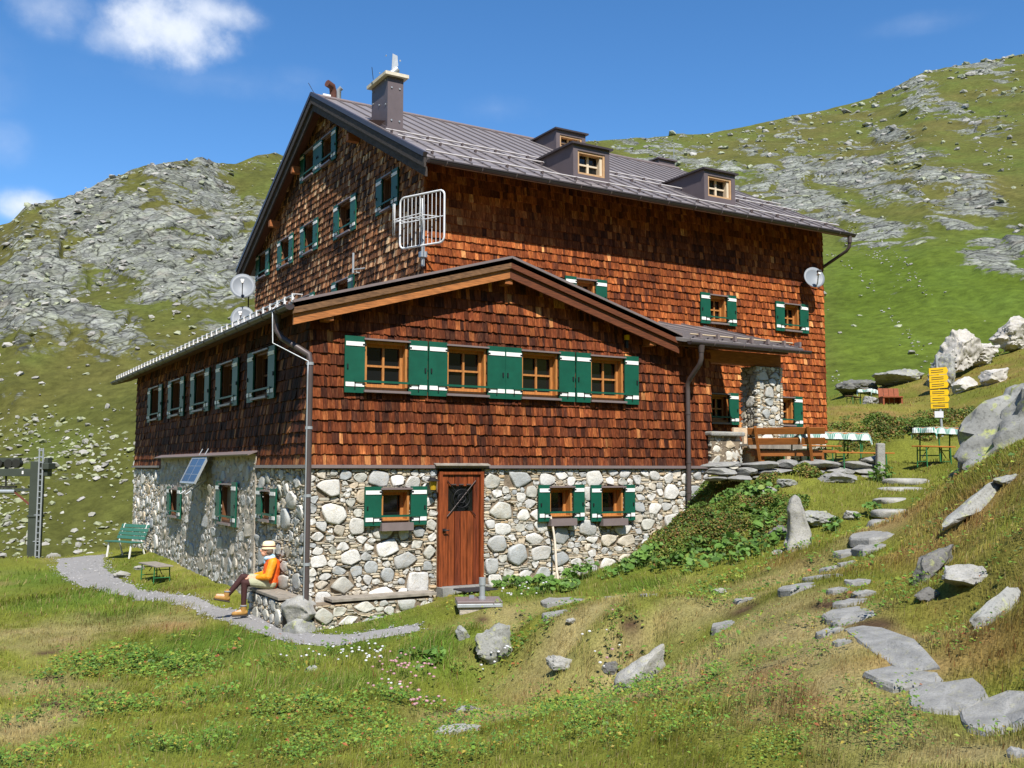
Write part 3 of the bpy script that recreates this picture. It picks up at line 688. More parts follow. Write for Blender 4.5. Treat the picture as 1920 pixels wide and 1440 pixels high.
# ------------------------------------------------------------------ roofs
def roof_plane(name, el, er, rl, rr, th, rib, m=M_METALROOF, parent=hut):
    """el, er: eave corners; rl, rr: ridge corners; ribs: standing seams"""
    el, er, rl, rr = (np.asarray(q, float) for q in (el, er, rl, rr)); n = np.cross(er-el, rl-el); n /= np.linalg.norm(n); n = n if n[2] > 0 else -n
    mb = MB(); mb.prism([el, er, rr, rl], -n, th, m)
    L = np.linalg.norm(er-el); k = int(L/rib)
    for i in range(k+1):
        t = (i+.5)/(k+1); p, q = el+(er-el)*t, rl+(rr-rl)*t
        mb.bar(p+n*.018, q+n*.018, .022, .036, n, m)
    return mb.build(name, parent=parent), n
XV, RF = 2.96, .52; M_AER0 = mat('guard_pipe', srgb(190, 184, 182), rough=.4)
e_y, r_y = 1.68, 8.8
mroof, nrm = roof_plane('roof', (XV, e_y, 8.70), (XR+.22, e_y, 8.70), (XV, r_y, 12.36), (XR+.22, r_y, 12.36), .11, .46)
roof_plane('roof', (XV, 15.92, 8.70), (XR+.22, 15.92, 8.70), (XV, r_y, 12.36), (XR+.22, r_y, 12.36), .11, .6)
mb = MB(); mb.tube([(XV-.02, r_y, 12.37), (XR+.24, r_y, 12.37)], .06, 8, M_TRIM); mb.build('ridge_cap', parent=mroof)
sl = np.array([0, 7.12, 3.66]); sl /= np.linalg.norm(sl)
mb = MB()                                            # snow guards: rods carried on clamps at each seam
for d in (.35, 2.0, 2.75):
    p = np.array([0, e_y, 8.70])+sl*d+nrm*.085
    mb.tube([(XV+.15, p[1], p[2]), (XR+.1, p[1], p[2])], .020, 6, M_AER0)
    for x in np.arange(XV+.3, XR+.1, .92): mb.obox((x, p[1], p[2]-.03), (.014, 0, 0), sl*.05, nrm*.04, M_TRIM)
mb.build('snow_guard', parent=mroof)
mb = MB()                                            # sheet-metal verge
for (y0, z0) in ((e_y-.03, 8.70), (15.95, 8.70)): mb.bar((XV-.01, y0, z0+.03), (XV-.01, r_y, 12.40), .09, .10, (0, 0, 1), M_DARKMETAL)
mb.build('verge_flashing', parent=mroof)
def boards(x, oy, top, h, m, th=.05):
    for sgn in (-1, 1):
        mb = MB(); yE = r_y+sgn*(7.12+oy); zE = 8.70-oy*.514
        mb.prism([(x, yE, zE-top), (x, r_y, 12.36-top), (x, r_y, 12.36-top-h), (x, yE, zE-top-h)], (1, 0, 0), th, m); mb.build('bargeboard', parent=mroof)
boards(XV-.03, .02, .03, .20, M_OLDBOARD_Y); boards(XV+.03, -.04, .231, .20, M_OLDBOARD_Y)
mb = MB()
for sgn in (-1, 1):
    yE = r_y+sgn*7.1; mb.prism([(XV+.08, yE, 8.58-.0), (XM, yE, 8.58), (XM, r_y, 12.24), (XV+.08, r_y, 12.24)], (0, 0, -1), .02, M_SOFFIT)
mb.prism([(XM, e_y+.04, 8.57), (XR+.2, e_y+.04, 8.57), (XR+.2, YM, 8.985), (XM, YM, 8.985)], (0, 0, -1), .02, M_SOFFIT)
mb.build('soffit', parent=mroof)
for px, py in ((548, 317), (506, 418), (652, 256)):
    p = P(px, py, 0, XV+.10); mb = MB(); mb.obox((XV+.28, p[1], p[2]-.02), (.2, 0, 0), (0, .085, 0), (0, 0, .1), M_BEAM); mb.build('purlin', parent=mroof, bevel=.01)
def gutter(name, p, q, r, m, parent):                # half-round gutter from p to q
    p, q = np.asarray(p, float), np.asarray(q, float); d = (q-p)/np.linalg.norm(q-p); s = np.cross(d, EZ); mb = MB(); n = 9; th = .006
    vs = []
    for e in (p, q):
        for rr in (r, r-th):
            vs += [e+s*rr*math.cos(math.pi*k/(n-1))-EZ*rr*math.sin(math.pi*k/(n-1)) for k in range(n)]
    fs = [(k, k+1, 2*n+k+1, 2*n+k) for k in range(n-1)]+[(n+k+1, n+k, 3*n+k, 3*n+k+1) for k in range(n-1)]+[(0, 2*n, 3*n, n), (n-1, 2*n-1, 4*n-1, 3*n-1)]
    mb.add(vs, fs, m, True)
    for e in (0, 2*n): mb.add(vs[e:e+n], [tuple(range(n))], m)
    mb.tube([p+s*r, q+s*r], .012, 6, m)
    L = np.linalg.norm(q-p)
    for k in np.arange(.4, L, .85):
        c = p+d*k; mb.tube([c+s*(r+.004)*math.cos(t)-EZ*(r+.004)*math.sin(t) for t in np.linspace(0, math.pi, 8)], .009, 4, M_TRIM)
    return mb.build(name, parent=parent)
gutter('gutter', (XV+.05, e_y-.07, 8.62), (XR+.3, e_y-.07, 8.62), .075, M_DARKMETAL, mroof)
mb = MB(); g = (XR+.12, e_y-.07)
mb.tube([(g[0], g[1], 8.56), (g[0], g[1], 8.38)], .06, 10, M_PIPE); mb.tube([(g[0], g[1], 8.42), (g[0], g[1]+.02, 8.27), (g[0]-.02, g[1]+.10, 8.17), (XR+.07, YM+.1, 7.83), (XR+.07, YM+.35, 7.72), (XR+.07, YM+.4, 7.5), (XR+.07, YM+.4, 2.3)], .045, 10, M_PIPE); mb.build('drainpipe', parent=hut)

# chimney
def on_roof(px, py, off=0):
    d = ray(px, py); n = nrm; p0 = np.array([0, e_y, 8.70])+n*off; return CAM+d*(np.dot(p0-CAM, n)/np.dot(d, n))
c0 = on_roof(726, 243)                                # the corner nearest the viewer
dep = np.dot(c0-CAM, FW); X0 = c0[0]; Y0 = c0[1]
W = P(756, 200, 1, Y0)[0]-X0; Lc = P(697, 200, 0, X0)[1]-Y0
zt = P(724, 141, 1, Y0)[2]
mb = MB(); mb.box(X0, X0+W, Y0, Y0+Lc, c0[2]-.2, zt, M_CHIM)
chim = mb.build('chimney', parent=hut)
mb = MB(); e = .10
mb.prism([(X0-e, Y0-e, zt), (X0+W+e, Y0-e, zt), (X0+W+e, Y0+Lc+e, zt), (X0-e, Y0+Lc+e, zt)], (0, 0, 1), .08, mat('cap_concrete', srgb(205, 196, 176), rough=.8, noise=.2)); mb.build('chimney_cap', parent=chim)
mb = MB(); zc = c0[2]+.12
mb.prism([(X0-.03, Y0-.04, zc-.32), (X0+W+.03, Y0-.04, zc-.32), (X0+W+.03, Y0-.04, zc-.05), (X0-.03, Y0-.04, zc-.05)], (0, 1, 0), .03, M_CHIM)
mb.prism([(X0-.035, Y0-.035, zc-.32), (X0-.035, Y0-.035, zc-.06), (X0-.035, Y0+Lc, zc-.06+Lc*.514), (X0-.035, Y0+Lc, zc-.32+Lc*.514)], (1, 0, 0), .03, M_CHIM); mb.build('chimney_flashing', parent=chim)
mb = MB()
for (xx, zz) in ((.1, .25), (W-.1, .25), (.1, 1.05), (W-.1, 1.05), (W-.1, 1.75)): mb.tube([(X0+xx, Y0-.001, c0[2]+zz), (X0+xx, Y0-.02, c0[2]+zz)], .022, 8, M_GALV)
for (yy, zz) in ((.1, .65), (Lc-.1, .9), (.1, 1.25), (Lc*.5, 1.55), (Lc-.1, 1.2), (.1, 1.85), (Lc*.5, .75)): mb.tube([(X0-.001, Y0+yy, c0[2]+zz), (X0-.02, Y0+yy, c0[2]+zz)], .02, 8, M_GALV)
mb.build('rivet_heads', parent=chim)
q = np.array([X0+W*.42, Y0+Lc*.5, zt+.08]); mb = MB()
mb.tube([q, q+(0, 0, .10)], .13, 12, M_IRON); mb.tube([q+(-.04, .02, .08), q+(.10, -.02, .16), q+(.26, -.06, .32)], .085, 12, M_GALV)
mb.prism([q+(.12, -.04, .30), q+(.28, -.07, .40), q+(.26, -.06, .66), q+(.14, -.04, .70)], (0, 1, 0), .012, M_GALV)
mb.tube([q+(-.30, .1, 0), q+(-.34, .1, .30)], .008, 5, M_IRON); mb.build('chimney_cowl', parent=chim)
# stove pipe and lightning rod near the front end of the ridge
p = P(628, 186, 1, 9.0); mb = MB(); p = np.array([P(628, 186, 1, r_y)[0], r_y+.15, 12.30])
mb.tube([p, p+(0, 0, .34), p+(-.05, -.05, .46), p+(-.22, -.12, .50)], .10, 12, mat('rust_pipe', srgb(96, 60, 48), rough=.7, noise=.3)); mb.tube([p+(.2, .1, 0), p+(.2, .1, .45), p+(.26, .04, .52)], .07, 10, M_GALV)
mb.box(p[0]-.32, p[0]-.10, p[1]-.1, p[1]+.1, 12.33, 12.50, M_WHITE); mb.build('flue_pipe', parent=mroof)
mb = MB(); mb.tube([(XV+.1, r_y, 12.36), (XV-.02, r_y+.28, 12.8)], .008, 5, M_IRON); mb.build('lightning_rod', parent=mroof)
p = P(1243, 303, 1, r_y+.3); mb = MB(); mb.box(p[0]-.35, p[0]+.35, r_y+.1, r_y+.7, 12.0, P(1243, 296, 1, r_y)[2]-.02, M_CHIM); z9 = P(1243, 296, 1, r_y)[2]-.02
mb.box(p[0]-.42, p[0]+.42, r_y+.03, r_y+.77, z9+.001, z9+.05, M_CHIM); mb.tube([(p[0]+.4, r_y+.2, z9), (p[0]+.4, r_y+.2, z9+.55)], .012, 5, M_GALV); mb.build('chimney', parent=hut)

# dormers
for (bl, br, tl) in (((1043, 283), (1098, 292), (1046, 243)), ((1075, 336), (1143, 347), (1077, 270)), ((1321, 377), (1379, 389), (1323, 318))):
    c = on_roof(*bl); y = c[1]; x0 = c[0]; x1 = P(*br, 1, y)[0]; zb = c[2]; zt = P(*tl, 1, y)[2]; w = .13
    mb = MB(); o0, o1, q0, q1 = x0+w, x1-w, zb+.16, zt-.13
    yb_ = min(y+(zt-zb)/.514+.15, r_y-.1)
    mb.box(x0, o0, y, y+.1, zb-.1, zt, M_CHIM); mb.box(o1, x1, y, y+.1, zb-.1, zt, M_CHIM); mb.box(o0, o1, y+.002, y+.1, q1, zt, M_CHIM); mb.box(o0, o1, y+.002, y+.1, zb-.1, q0, M_CHIM)
    for xx in (x0, x1-.04): mb.prism([(xx+.002, y+.1, zb-.15), (xx+.002, y+.1, zt), (xx+.002, yb_, zt), (xx+.002, yb_, zt-.15)], (1, 0, 0), .036, M_CHIM)
    dm = mb.build('dormer', parent=hut)
    mb = MB(); e = .07; yc = y+.55; xm = x0+(x1-x0)*.5
    A_ = [(x0-e, y-e, zt), (x1+e, y-e, zt), (x1+e, yb_, zt), (x0-e, yb_, zt)]
    mb.prism(A_, (0, 0, 1), .045, M_DARKMETAL)
    mb.add([(x0-e, y-e, zt+.046), (x1+e, y-e, zt+.046), (x1+e, yb_, zt+.046), (x0-e, yb_, zt+.046), (xm, y+.35, zt+.2), (xm, yb_, zt+.2)], [(0, 1, 4), (1, 2, 5, 4), (0, 4, 5, 3)], M_METALROOF)
    mb.build('dormer_roof', parent=dm)
    wn = MB(); fm = M_FRAME; t = .05; yy = y+.16; fm = mat('dormer_frame', srgb(186, 150, 110), rough=.6, noise=.2)
    wn.box(o0, o0+t, y+.02, yy+.06, q0, q1, fm); wn.box(o1-t, o1, y+.02, yy+.06, q0, q1, fm); wn.box(o0+t, o1-t, y+.025, yy+.06, q1-t, q1, fm); wn.box(o0+t, o1-t, y+.025, yy+.06, q0, q0+t, fm)
    wm = mat('sash_pale', srgb(205, 190, 165), rough=.6)
    wn.box((o0+o1)/2-.03, (o0+o1)/2+.03, yy, yy+.04, q0+t, q1-t, wm); wn.box(o0+t, o1-t, yy+.003, yy+.04, (q0+q1)/2-.02, (q0+q1)/2+.02, wm); wn.box(o1-t-.07, o1-t, yy-.1, yy+.04, q0+t, q1-t, wm)
    wn.build('dormer_window', parent=dm)
    wn = MB(); wn.box(o0+.01, o1-.01, yy+.045, yy+.055, q0+.01, q1-.01, M_GLASS); wn.build('pane', parent=dm)

# annex roof, lean-to over the left of the main gable and low gable in front
AX0, AX1, AYF, AYR = -.46, 8.05, -.38, 17.5
aroof, an = roof_plane('annex_roof', (AX0, AYF, az(AX0)), (AX0, AYR, az(AX0)), (3.83, AYF, 6.27), (3.83, AYR, 6.27), .09, .5)
# the part of the lean-to behind x = XM lies inside the main block; the front gable's other half:
roof_plane('annex_roof', (AX1, AYF, az(AX1)), (AX1, 2.5, az(AX1)), (3.83, AYF, 6.27), (3.83, 2.5, 6.27), .09, .5)
mb = MB()
for ex in (AX0-.01, AX1+.01): mb.bar((ex, AYF-.012, az(ex)+.012), (3.83, AYF-.012, 6.282), .05, .045, (0, 0, 1), M_TRIM)
mb.build('verge_flashing', parent=aroof)
def aboards(y, top, h, m, sh, name='bargeboard'):
    for ex, mm in ((AX0-sh, m[0]), (AX1+sh, m[1])):
        mb = MB(); mb.prism([(ex, y, az(ex)-top), (3.83, y, 6.27-top), (3.83, y, 6.27-top-h), (ex, y, az(ex)-top-h)], (0, 1, 0), .05, mm); mb.build(name, parent=aroof)
M_RED = mat('red_board', srgb(98, 52, 27), rough=.65, noise=.7, nscale=5, stretch=(.8, 9, 12), bump=.2, bscale=40)
aboards(AYF, .012, .185, (M_OLDBOARD, M_RED), .0); aboards(AYF+.052, .185, .20, (M_NEWBOARD, M_RED), -.03)
mb = MB()
for ex in (AX0+.02, AX1-.02):
    mb.prism([(ex, AYF+.1, az(ex)-.10), (3.83, AYF+.1, 6.17), (3.83, 0, 6.17), (ex, 0, az(ex)-.10)], (0, 0, -1), .02, M_SOFFIT)
mb.prism([(AX0+.02, 0, az(AX0)-.10), (0, 0, az(0)-.10), (0, AYR-.05, az(0)-.10), (AX0+.02, AYR-.05, az(AX0)-.10)], (0, 0, -1), .02, M_SOFFIT)
mb.build('soffit', parent=aroof)
for (x, zz) in ((.22, az(.22)-.36), (3.83, 5.86), (7.35, az(7.35)-.36)):
    mb = MB(); mb.obox((x, -.12, zz), (.085, 0, 0), (0, .17, 0), (0, 0, .09), M_BEAM); mb.build('purlin', parent=aroof, bevel=.012)
gutter('gutter', (AX0-.07, AYR, az(AX0)-.06), (AX0-.07, AYF-.03, az(AX0)-.06), .085, M_DARKMETAL, aroof)
mb = MB()                                            # white brackets along the eave
k = 0
for y in np.arange(AYF+.06, AYR, .42):
    z = az(AX0)+.10; mb.box(AX0-.01, AX0+.02, y-.02, y+.02, z-.09, z+.04, M_WHITE)
    mb.box(AX0-.01, AX0+.18, y-.02, y+.02, z+.042, z+.058, M_AER0)
mb.tube([(AX0+.02, AYF+.03, az(AX0)+.13), (AX0+.02, AYR, az(AX0)+.13)], .018, 6, M_GALV); mb.build('snow_guard', parent=aroof)
mb = MB(); gx, gy, gz = AX0-.07, .28, az(AX0)-.14
mb.tube([(gx, gy, gz+.02), (gx, gy, gz-.16)], [.075, .06], 10, M_PIPE); mb.tube([(gx, gy, gz-.1), (gx+.01, gy-.02, gz-.28), (gx+.06, gy-.14, gz-.42), (-.10, -.20, gz-.72), (-.085, -.215, gz-.86), (-.085, -.215, gz-1.1), (-.085, -.215, .02)], .055, 12, M_PIPE)
for z in (4.0, 2.9, 1.75, .6): mb.tube([(-.085, -.215, z), (-.085, -.215, z+.05)], .064, 12, M_GALV)
mb.build('drainpipe', parent=hut)
mb = MB(); mb.tube([(AX0+.02, gy+.12, az(AX0)+.12), (gx-.08, gy, az(AX0)-.05), (gx-.07, gy-.02, gz-.5), (-.14, -.27, gz-.84), (-.145, -.28, gz-1.1), (-.145, -.28, .02)], .011, 6, M_GALV); mb.build('cable', parent=hut)

# porch roof, beam and stone pillar right of the annex
PX1 = 11.58
proof, pn = roof_plane('porch_roof', (8.0, -.5, pz(-.5)), (PX1, -.5, pz(-.5)), (5.0, YM, pz(YM)), (PX1, YM, pz(YM)), .07, .42)
gutter('gutter', (PX1+.12, -.57, 4.93), (8.1, -.57, 4.93), .075, M_DARKMETAL, proof)
mb = MB(); mb.tube([(8.3, -.36, pz(-.36)+.09), (PX1-.2, -.36, pz(-.36)+.09)], .016, 6, mat('guard_rod', srgb(190, 170, 140), rough=.5))
for x in np.arange(8.55, PX1, .5): mb.box(x-.03, x+.03, -.44, -.28, pz(-.36)-.0, pz(-.36)+.12, M_TRIM)
mb.build('snow_guard', parent=proof)
mb = MB(); mb.prism([(8.1, -.46, pz(-.46)-.08), (PX1-.03, -.46, pz(-.46)-.08), (PX1-.03, YM, pz(YM)-.08), (8.1, YM, pz(YM)-.08)], (0, 0, -1), .02, M_SOFFIT); mb.build('soffit', parent=proof)
mb = MB(); mb.box(AXR-.1, 11.35, -.02, .18, 4.58, 4.88, M_BEAM); mb.box(8.0, 11.3, -.3, -.18, 4.86, 4.95, M_SOFFIT); mb.build('porch_beam', parent=proof, bevel=.012)
mb = MB(); gx = 8.42
mb.tube([(gx, -.57, 4.86), (gx, -.57, 4.70)], [.08, .06], 10, M_PIPE); mb.tube([(gx, -.57, 4.74), (gx, -.57, 4.58), (gx, -.52, 4.46), (gx, -.2, 4.17), (gx, -.12, 4.06), (gx, -.12, 3.9), (gx, -.12, 1.2)], .052, 12, M_PIPE)
for z in (3.4, 2.35, 1.72): mb.tube([(gx, -.12, z), (gx, -.12, z+.05)], .060, 12, M_PIPE)
mb.build('drainpipe', parent=hut)
pa, pb = P(1419, 760, 1, -.1)[0], P(1469, 760, 1, -.1)[0]; pym, pzt = -.12, 4.57
mb = MB(); mb.box(pa+.05, pb-.05, pym+.06, pym+.52, 2.1, pzt, M_MORTAR); pil = mb.build('stone_pillar', parent=hut)
PCL = [(200, .24, .4, .12, .26), (300, .14, .28, .07, .16)]
for (O_, U_, N_, L_, sd_) in (((pa, pym+.05, 0), EX, -EY, pb-pa, 31), ((pa+.04, pym, 0), EY, -EX, .58, 32), ((pb-.04, pym, 0), EY, EX, .58, 33)):
    stone_mesh('pillar_stones', pack_stones(0, L_, 2.15, pzt, [], PCL, True, sd_, chip_h=(2, 4)), O_, U_, N_, pil, sd_, tint=(1.0, .99, .95))
# stone plinth under the main block's shingles
stone_mesh('stone_wall', pack_stones(AXR+.05, XR, 2.2, 2.97, [], [(300, .25, .5, .18, .34), (500, .12, .25, .08, .18)], True, 41, res=.025), (0, YM-.01, 0), EX, -EY, hut, 42)
mb = MB()
p = P(1174, 633, 1, -.06); mb.box(p[0]-.04, p[0]+.04, -.12, -.05, p[2]-.05, p[2]+.05, M_YELLOW); mb.box(p[0]-.03, p[0]+.03, -.1, -.05, p[2]-.22, p[2]-.06, M_IRON); mb.build('floodlight', parent=hut)

# ------------------------------------------------------------------ land: zones, near ground, mountain
def zone_pts(lst): return np.array([[*G(px, py)[:2], r] for px, py, r in lst])
Z_DRY = zone_pts([(1100, 1150, 1.2), (1350, 1130, 1.2), (1450, 1085, 1.0), (1480, 1250, .9), (1560, 1290, .8), (1350, 1200, .9), (1420, 1160, .9), (110, 1190, 1.6), (70, 1290, 1.2), (290, 1170, 1.2), (860, 1350, .7), (1690, 1380, .6), (1790, 1420, .6), (1500, 1180, .8), (1600, 1010, .6), (1150, 1240, .7), (30, 1360, .8), (1560, 1210, .8), (1300, 1260, .8), (1650, 1330, .6), (950, 1150, .9)])
Z_LUSH = zone_pts([(60, 1085, 2.5), (420, 1215, 1.6), (560, 1235, 1.2), (690, 1190, 1.0), (480, 1290, .9), (640, 1290, .8), (400, 1390, .7), (700, 1160, .8), (800, 1225, .8), (230, 1150, 1.4), (1000, 1110, .8), (180, 1120, 2), (1200, 1100, .8), (1180, 1060, .8)])
Z_LEAF = zone_pts([(300, 1250, .9), (210, 1245, .9), (360, 1400, .5), (560, 1420, .5), (700, 1390, .6), (1010, 1345, .7), (1250, 1385, .7), (1360, 1340, .6), (1550, 1390, .45), (1170, 1350, .6), (1610, 1360, .45), (480, 1350, .6), (860, 1420, .5), (1080, 1400, .6), (220, 1330, .7), (100, 1420, .5), (1300, 1290, .6), (960, 1230, .5), (1420, 1420, .4), (1130, 1260, .4), (600, 1340, .7), (760, 1320, .5)])
Z_RED = zone_pts([(1800, 980, 1.2), (1700, 1050, 1.0), (1880, 1080, .9), (1480, 1050, .8), (1650, 1240, .4), (1530, 1330, .5), (1420, 1280, .5), (1850, 1220, .6), (1700, 780, 4), (1800, 720, 5), (1250, 1010, .8), (1330, 930, .9), (1320, 1010, .7), (1750, 930, .8), (300, 1180, .8)])
Z_BARE = zone_pts([(850, 1352, .26), (840, 1335, .2), (88, 1225, .22), (92, 1275, .2), (97, 1320, .16), (1640, 1172, .2), (1560, 1135, .25), (905, 1165, .12), (1180, 1172, .15), (1395, 1145, .25)])
Z_TUFT = zone_pts([(1060, 1190, .22), (1180, 1235, .25), (1000, 1200, .22), (1240, 1190, .25), (900, 1215, .2), (1100, 1255, .2), (280, 1190, .4), (380, 1230, .3), (560, 1250, .5), (650, 1230, .4), (480, 1290, .4), (780, 1215, .3), (1300, 1250, .3), (1430, 1330, .3)])
def zw(Z, x, y):
    s = np.zeros_like(x)
    for a, b, r in Z: s = np.maximum(s, np.exp(-((x-a)**2+(y-b)**2)/(r*r)))
    return s
def ground_col(x, y, rgh=1.0):
    n1 = fbm(x*.45, y*.45, 0, 3, 41); n2 = fbm(x*1.7, y*1.7, 0, 3, 57); n3 = fbm(x*6, y*6, 0, 2, 63)
    dry = np.clip(zw(Z_DRY, x, y)*1.15-.28+n1*.55+n2*.55*rgh, 0, 1); bare = np.clip(zw(Z_BARE, x, y)*1.5-.3+n2*.4, 0, 1); lush = np.clip(zw(Z_LUSH, x, y)*1.05-.1+n2*.35*rgh-n1*.2, 0, 1); red = np.clip(zw(Z_RED, x, y)*.8-.22+n2*.75*rgh+n1*.2, 0, 1)
    c = np.array([.240, .256, .040])+np.zeros((len(x), 3)); c = c*(1+.25*n1[:, None])
    for w, q in ((lush*.9, (.135, .225, .028)), (dry*.85, (.50, .40, .19)), (red*.75, (.38, .215, .085)), (bare, (.14, .088, .05))):
        c = c*(1-w[:, None])+np.array(q)*w[:, None]
    return np.clip(c*(1+.25*n3[:, None]*rgh), .004, 1), dry, lush, red

def land_mat(name, grassy):
    mt = bpy.data.materials.new(name); mt.use_nodes = True; nt = mt.node_tree; N = nt.nodes; L = nt.links
    bs = N['Principled BSDF']; bs.inputs['Roughness'].default_value = .95; bs.inputs['Specular IOR Level'].default_value = .08
    tc = N.new('ShaderNodeTexCoord')
    def nz(s, d=6, r=.65):
        n = N.new('ShaderNodeTexNoise'); n.inputs['Scale'].default_value = s; n.inputs['Detail'].default_value = d; n.inputs['Roughness'].default_value = r; L.new(tc.outputs['Object'], n.inputs['Vector']); return n.outputs['Fac']
    def rng(v, a, b, c, d):
        n = N.new('ShaderNodeMapRange'); L.new(v, n.inputs['Value'])
        for k, q in zip(('From Min', 'From Max', 'To Min', 'To Max'), (a, b, c, d)): n.inputs[k].default_value = q
        return n.outputs[0]
    def math_(op, a, b):
        n = N.new('ShaderNodeMath'); n.operation = op
        for k, v in enumerate((a, b)):
            if isinstance(v, (int, float)): n.inputs[k].default_value = v
            else: L.new(v, n.inputs[k])
        return n.outputs[0]
    def mix(f, a, b):
        n = N.new('ShaderNodeMixRGB'); L.new(f, n.inputs['Fac'])
        for k, v in (('Color1', a), ('Color2', b)):
            if isinstance(v, tuple): n.inputs[k].default_value = (*v, 1)
            else: L.new(v, n.inputs[k])
        return n.outputs[0]
    at = N.new('ShaderNodeAttribute'); at.attribute_name = 'col'
    sc = N.new('ShaderNodeVectorMath'); sc.operation = 'SCALE'; L.new(at.outputs['Color'], sc.inputs[0])
    if grassy:
        L.new(rng(nz(30), .3, .7, .45, 1.1), sc.inputs['Scale']); L.new(sc.outputs[0], bs.inputs['Base Color'])
        h = nz(40)
    else:
        L.new(rng(nz(.8, 10, .78), .3, .7, .5, 1.5), sc.inputs['Scale'])
        rk = N.new('ShaderNodeAttribute'); rk.attribute_name = 'rock'; rt = N.new('ShaderNodeAttribute'); rt.attribute_name = 'tone'
        f = rng(math_('ADD', rk.outputs['Fac'], math_('MULTIPLY', math_('SUBTRACT', nz(.45, 10, .72), .5), 1.5)), .42, .58, 0, 1)
        rc = mix(rng(nz(.5, 6), .35, .65, 0, 1), (.285, .30, .225), (.25, .255, .235))
        rc = mix(rng(nz(1.6, 8, .7), .46, .66, 0, .8), rc, (.095, .096, .09))
        rc = mix(rng(nz(.22, 5), .58, .70, 0, .5), rc, (.36, .31, .25))
        def cells(sc, seed):                          # jointed blocks, dipping to one side
            mp = N.new('ShaderNodeMapping'); mp.inputs['Rotation'].default_value = (.2, R(-24), YAW*-1+seed); mp.inputs['Scale'].default_value = (sc*.5, sc*.5, sc)
            ad = N.new('ShaderNodeVectorMath'); ad.operation = 'MULTIPLY_ADD'; wn = N.new('ShaderNodeTexNoise'); wn.inputs['Scale'].default_value = sc*.9; wn.inputs['Detail'].default_value = 4; L.new(tc.outputs['Object'], wn.inputs['Vector'])
            L.new(wn.outputs['Color'], ad.inputs[0]); ad.inputs[1].default_value = (.9/sc,)*3; L.new(tc.outputs['Object'], ad.inputs[2]); L.new(ad.outputs[0], mp.inputs['Vector'])
            e = N.new('ShaderNodeTexVoronoi'); e.feature = 'DISTANCE_TO_EDGE'; e.inputs['Scale'].default_value = 1; L.new(mp.outputs[0], e.inputs['Vector'])
            c = N.new('ShaderNodeTexVoronoi'); c.feature = 'F1'; c.inputs['Scale'].default_value = 1; L.new(mp.outputs[0], c.inputs['Vector']); g = N.new('ShaderNodeSeparateColor'); L.new(c.outputs['Color'], g.inputs[0])
            return e.outputs['Distance'], g.outputs[0], c.outputs['Distance']
        e1_, g1_, d1_ = cells(.42, 0); e2_, g2_, d2_ = cells(1.25, .4)
        tn = math_('MULTIPLY', math_('MULTIPLY', rng(g1_, 0, 1, .72, 1.12), rng(g2_, 0, 1, .66, 1.16)), math_('MULTIPLY', rng(e1_, 0, .05, .25, 1), rng(e2_, 0, .07, .45, 1)))
        tn = math_('MULTIPLY', tn, rt.outputs['Fac'])
        s2 = N.new('ShaderNodeVectorMath'); s2.operation = 'SCALE'; L.new(rc, s2.inputs[0]); L.new(tn, s2.inputs['Scale'])
        L.new(mix(f, sc.outputs[0], s2.outputs[0]), bs.inputs['Base Color']); h = math_('ADD', math_('MULTIPLY', nz(1.1, 10, .72), .8), math_('MULTIPLY', math_('ADD', math_('MULTIPLY', math_('SUBTRACT', g1_, math_('MULTIPLY', d1_, .8)), 1.6), math_('MULTIPLY', math_('SUBTRACT', g2_, d2_), .7)), f))
    bp = N.new('ShaderNodeBump'); bp.inputs['Strength'].default_value = .55; bp.inputs['Distance'].default_value = .05 if grassy else .5
    L.new(h, bp.inputs['Height']); L.new(bp.outputs[0], bs.inputs['Normal'])
    return mt
M_GROUND = land_mat('meadow_soil', True); M_MOUNT = land_mat('mountain_land', False)

def grid_faces(nr, nc):
    i = (np.arange(nr-1)[:, None]*nc+np.arange(nc-1)[None, :]).ravel(); return np.stack([i, i+1, i+nc+1, i+nc], 1)
az_ = np.linspace(-1.15, 1.15, 560); rr_ = np.concatenate([np.geomspace(1.2, 30, 260), np.linspace(30.4, 70, 70)])
A_, R_ = np.meshgrid(az_, rr_); hd = YAW+A_
gx, gy = (CAM[0]+R_*np.sin(hd)).ravel(), (CAM[1]+R_*np.cos(hd)).ravel()
gz = H(gx, gy)
ug = 960+F*np.tan(np.clip(A_, -1.1, 1.1)).ravel(); rg_ = R_.ravel()
side = sstep(150, 1500, ug)
gz = gz*(1-sstep(48, 56, rg_)) + sstep(48, 56, rg_)*(-9+9*side)       # falls away before the mountain foot
inside = (gx > .3) & (gx < 8.9) & (gy > .4) & (gy < 15.8); gz = np.where(inside, np.minimum(gz, -.3), gz)
gcol, *_ = ground_col(gx, gy)
tag(mesh_np('meadow', np.stack([gx, gy, gz], 1), [grid_faces(len(rr_), len(az_))[:, ::-1]], M_GROUND, None, gcol*.8, True), kind='structure')

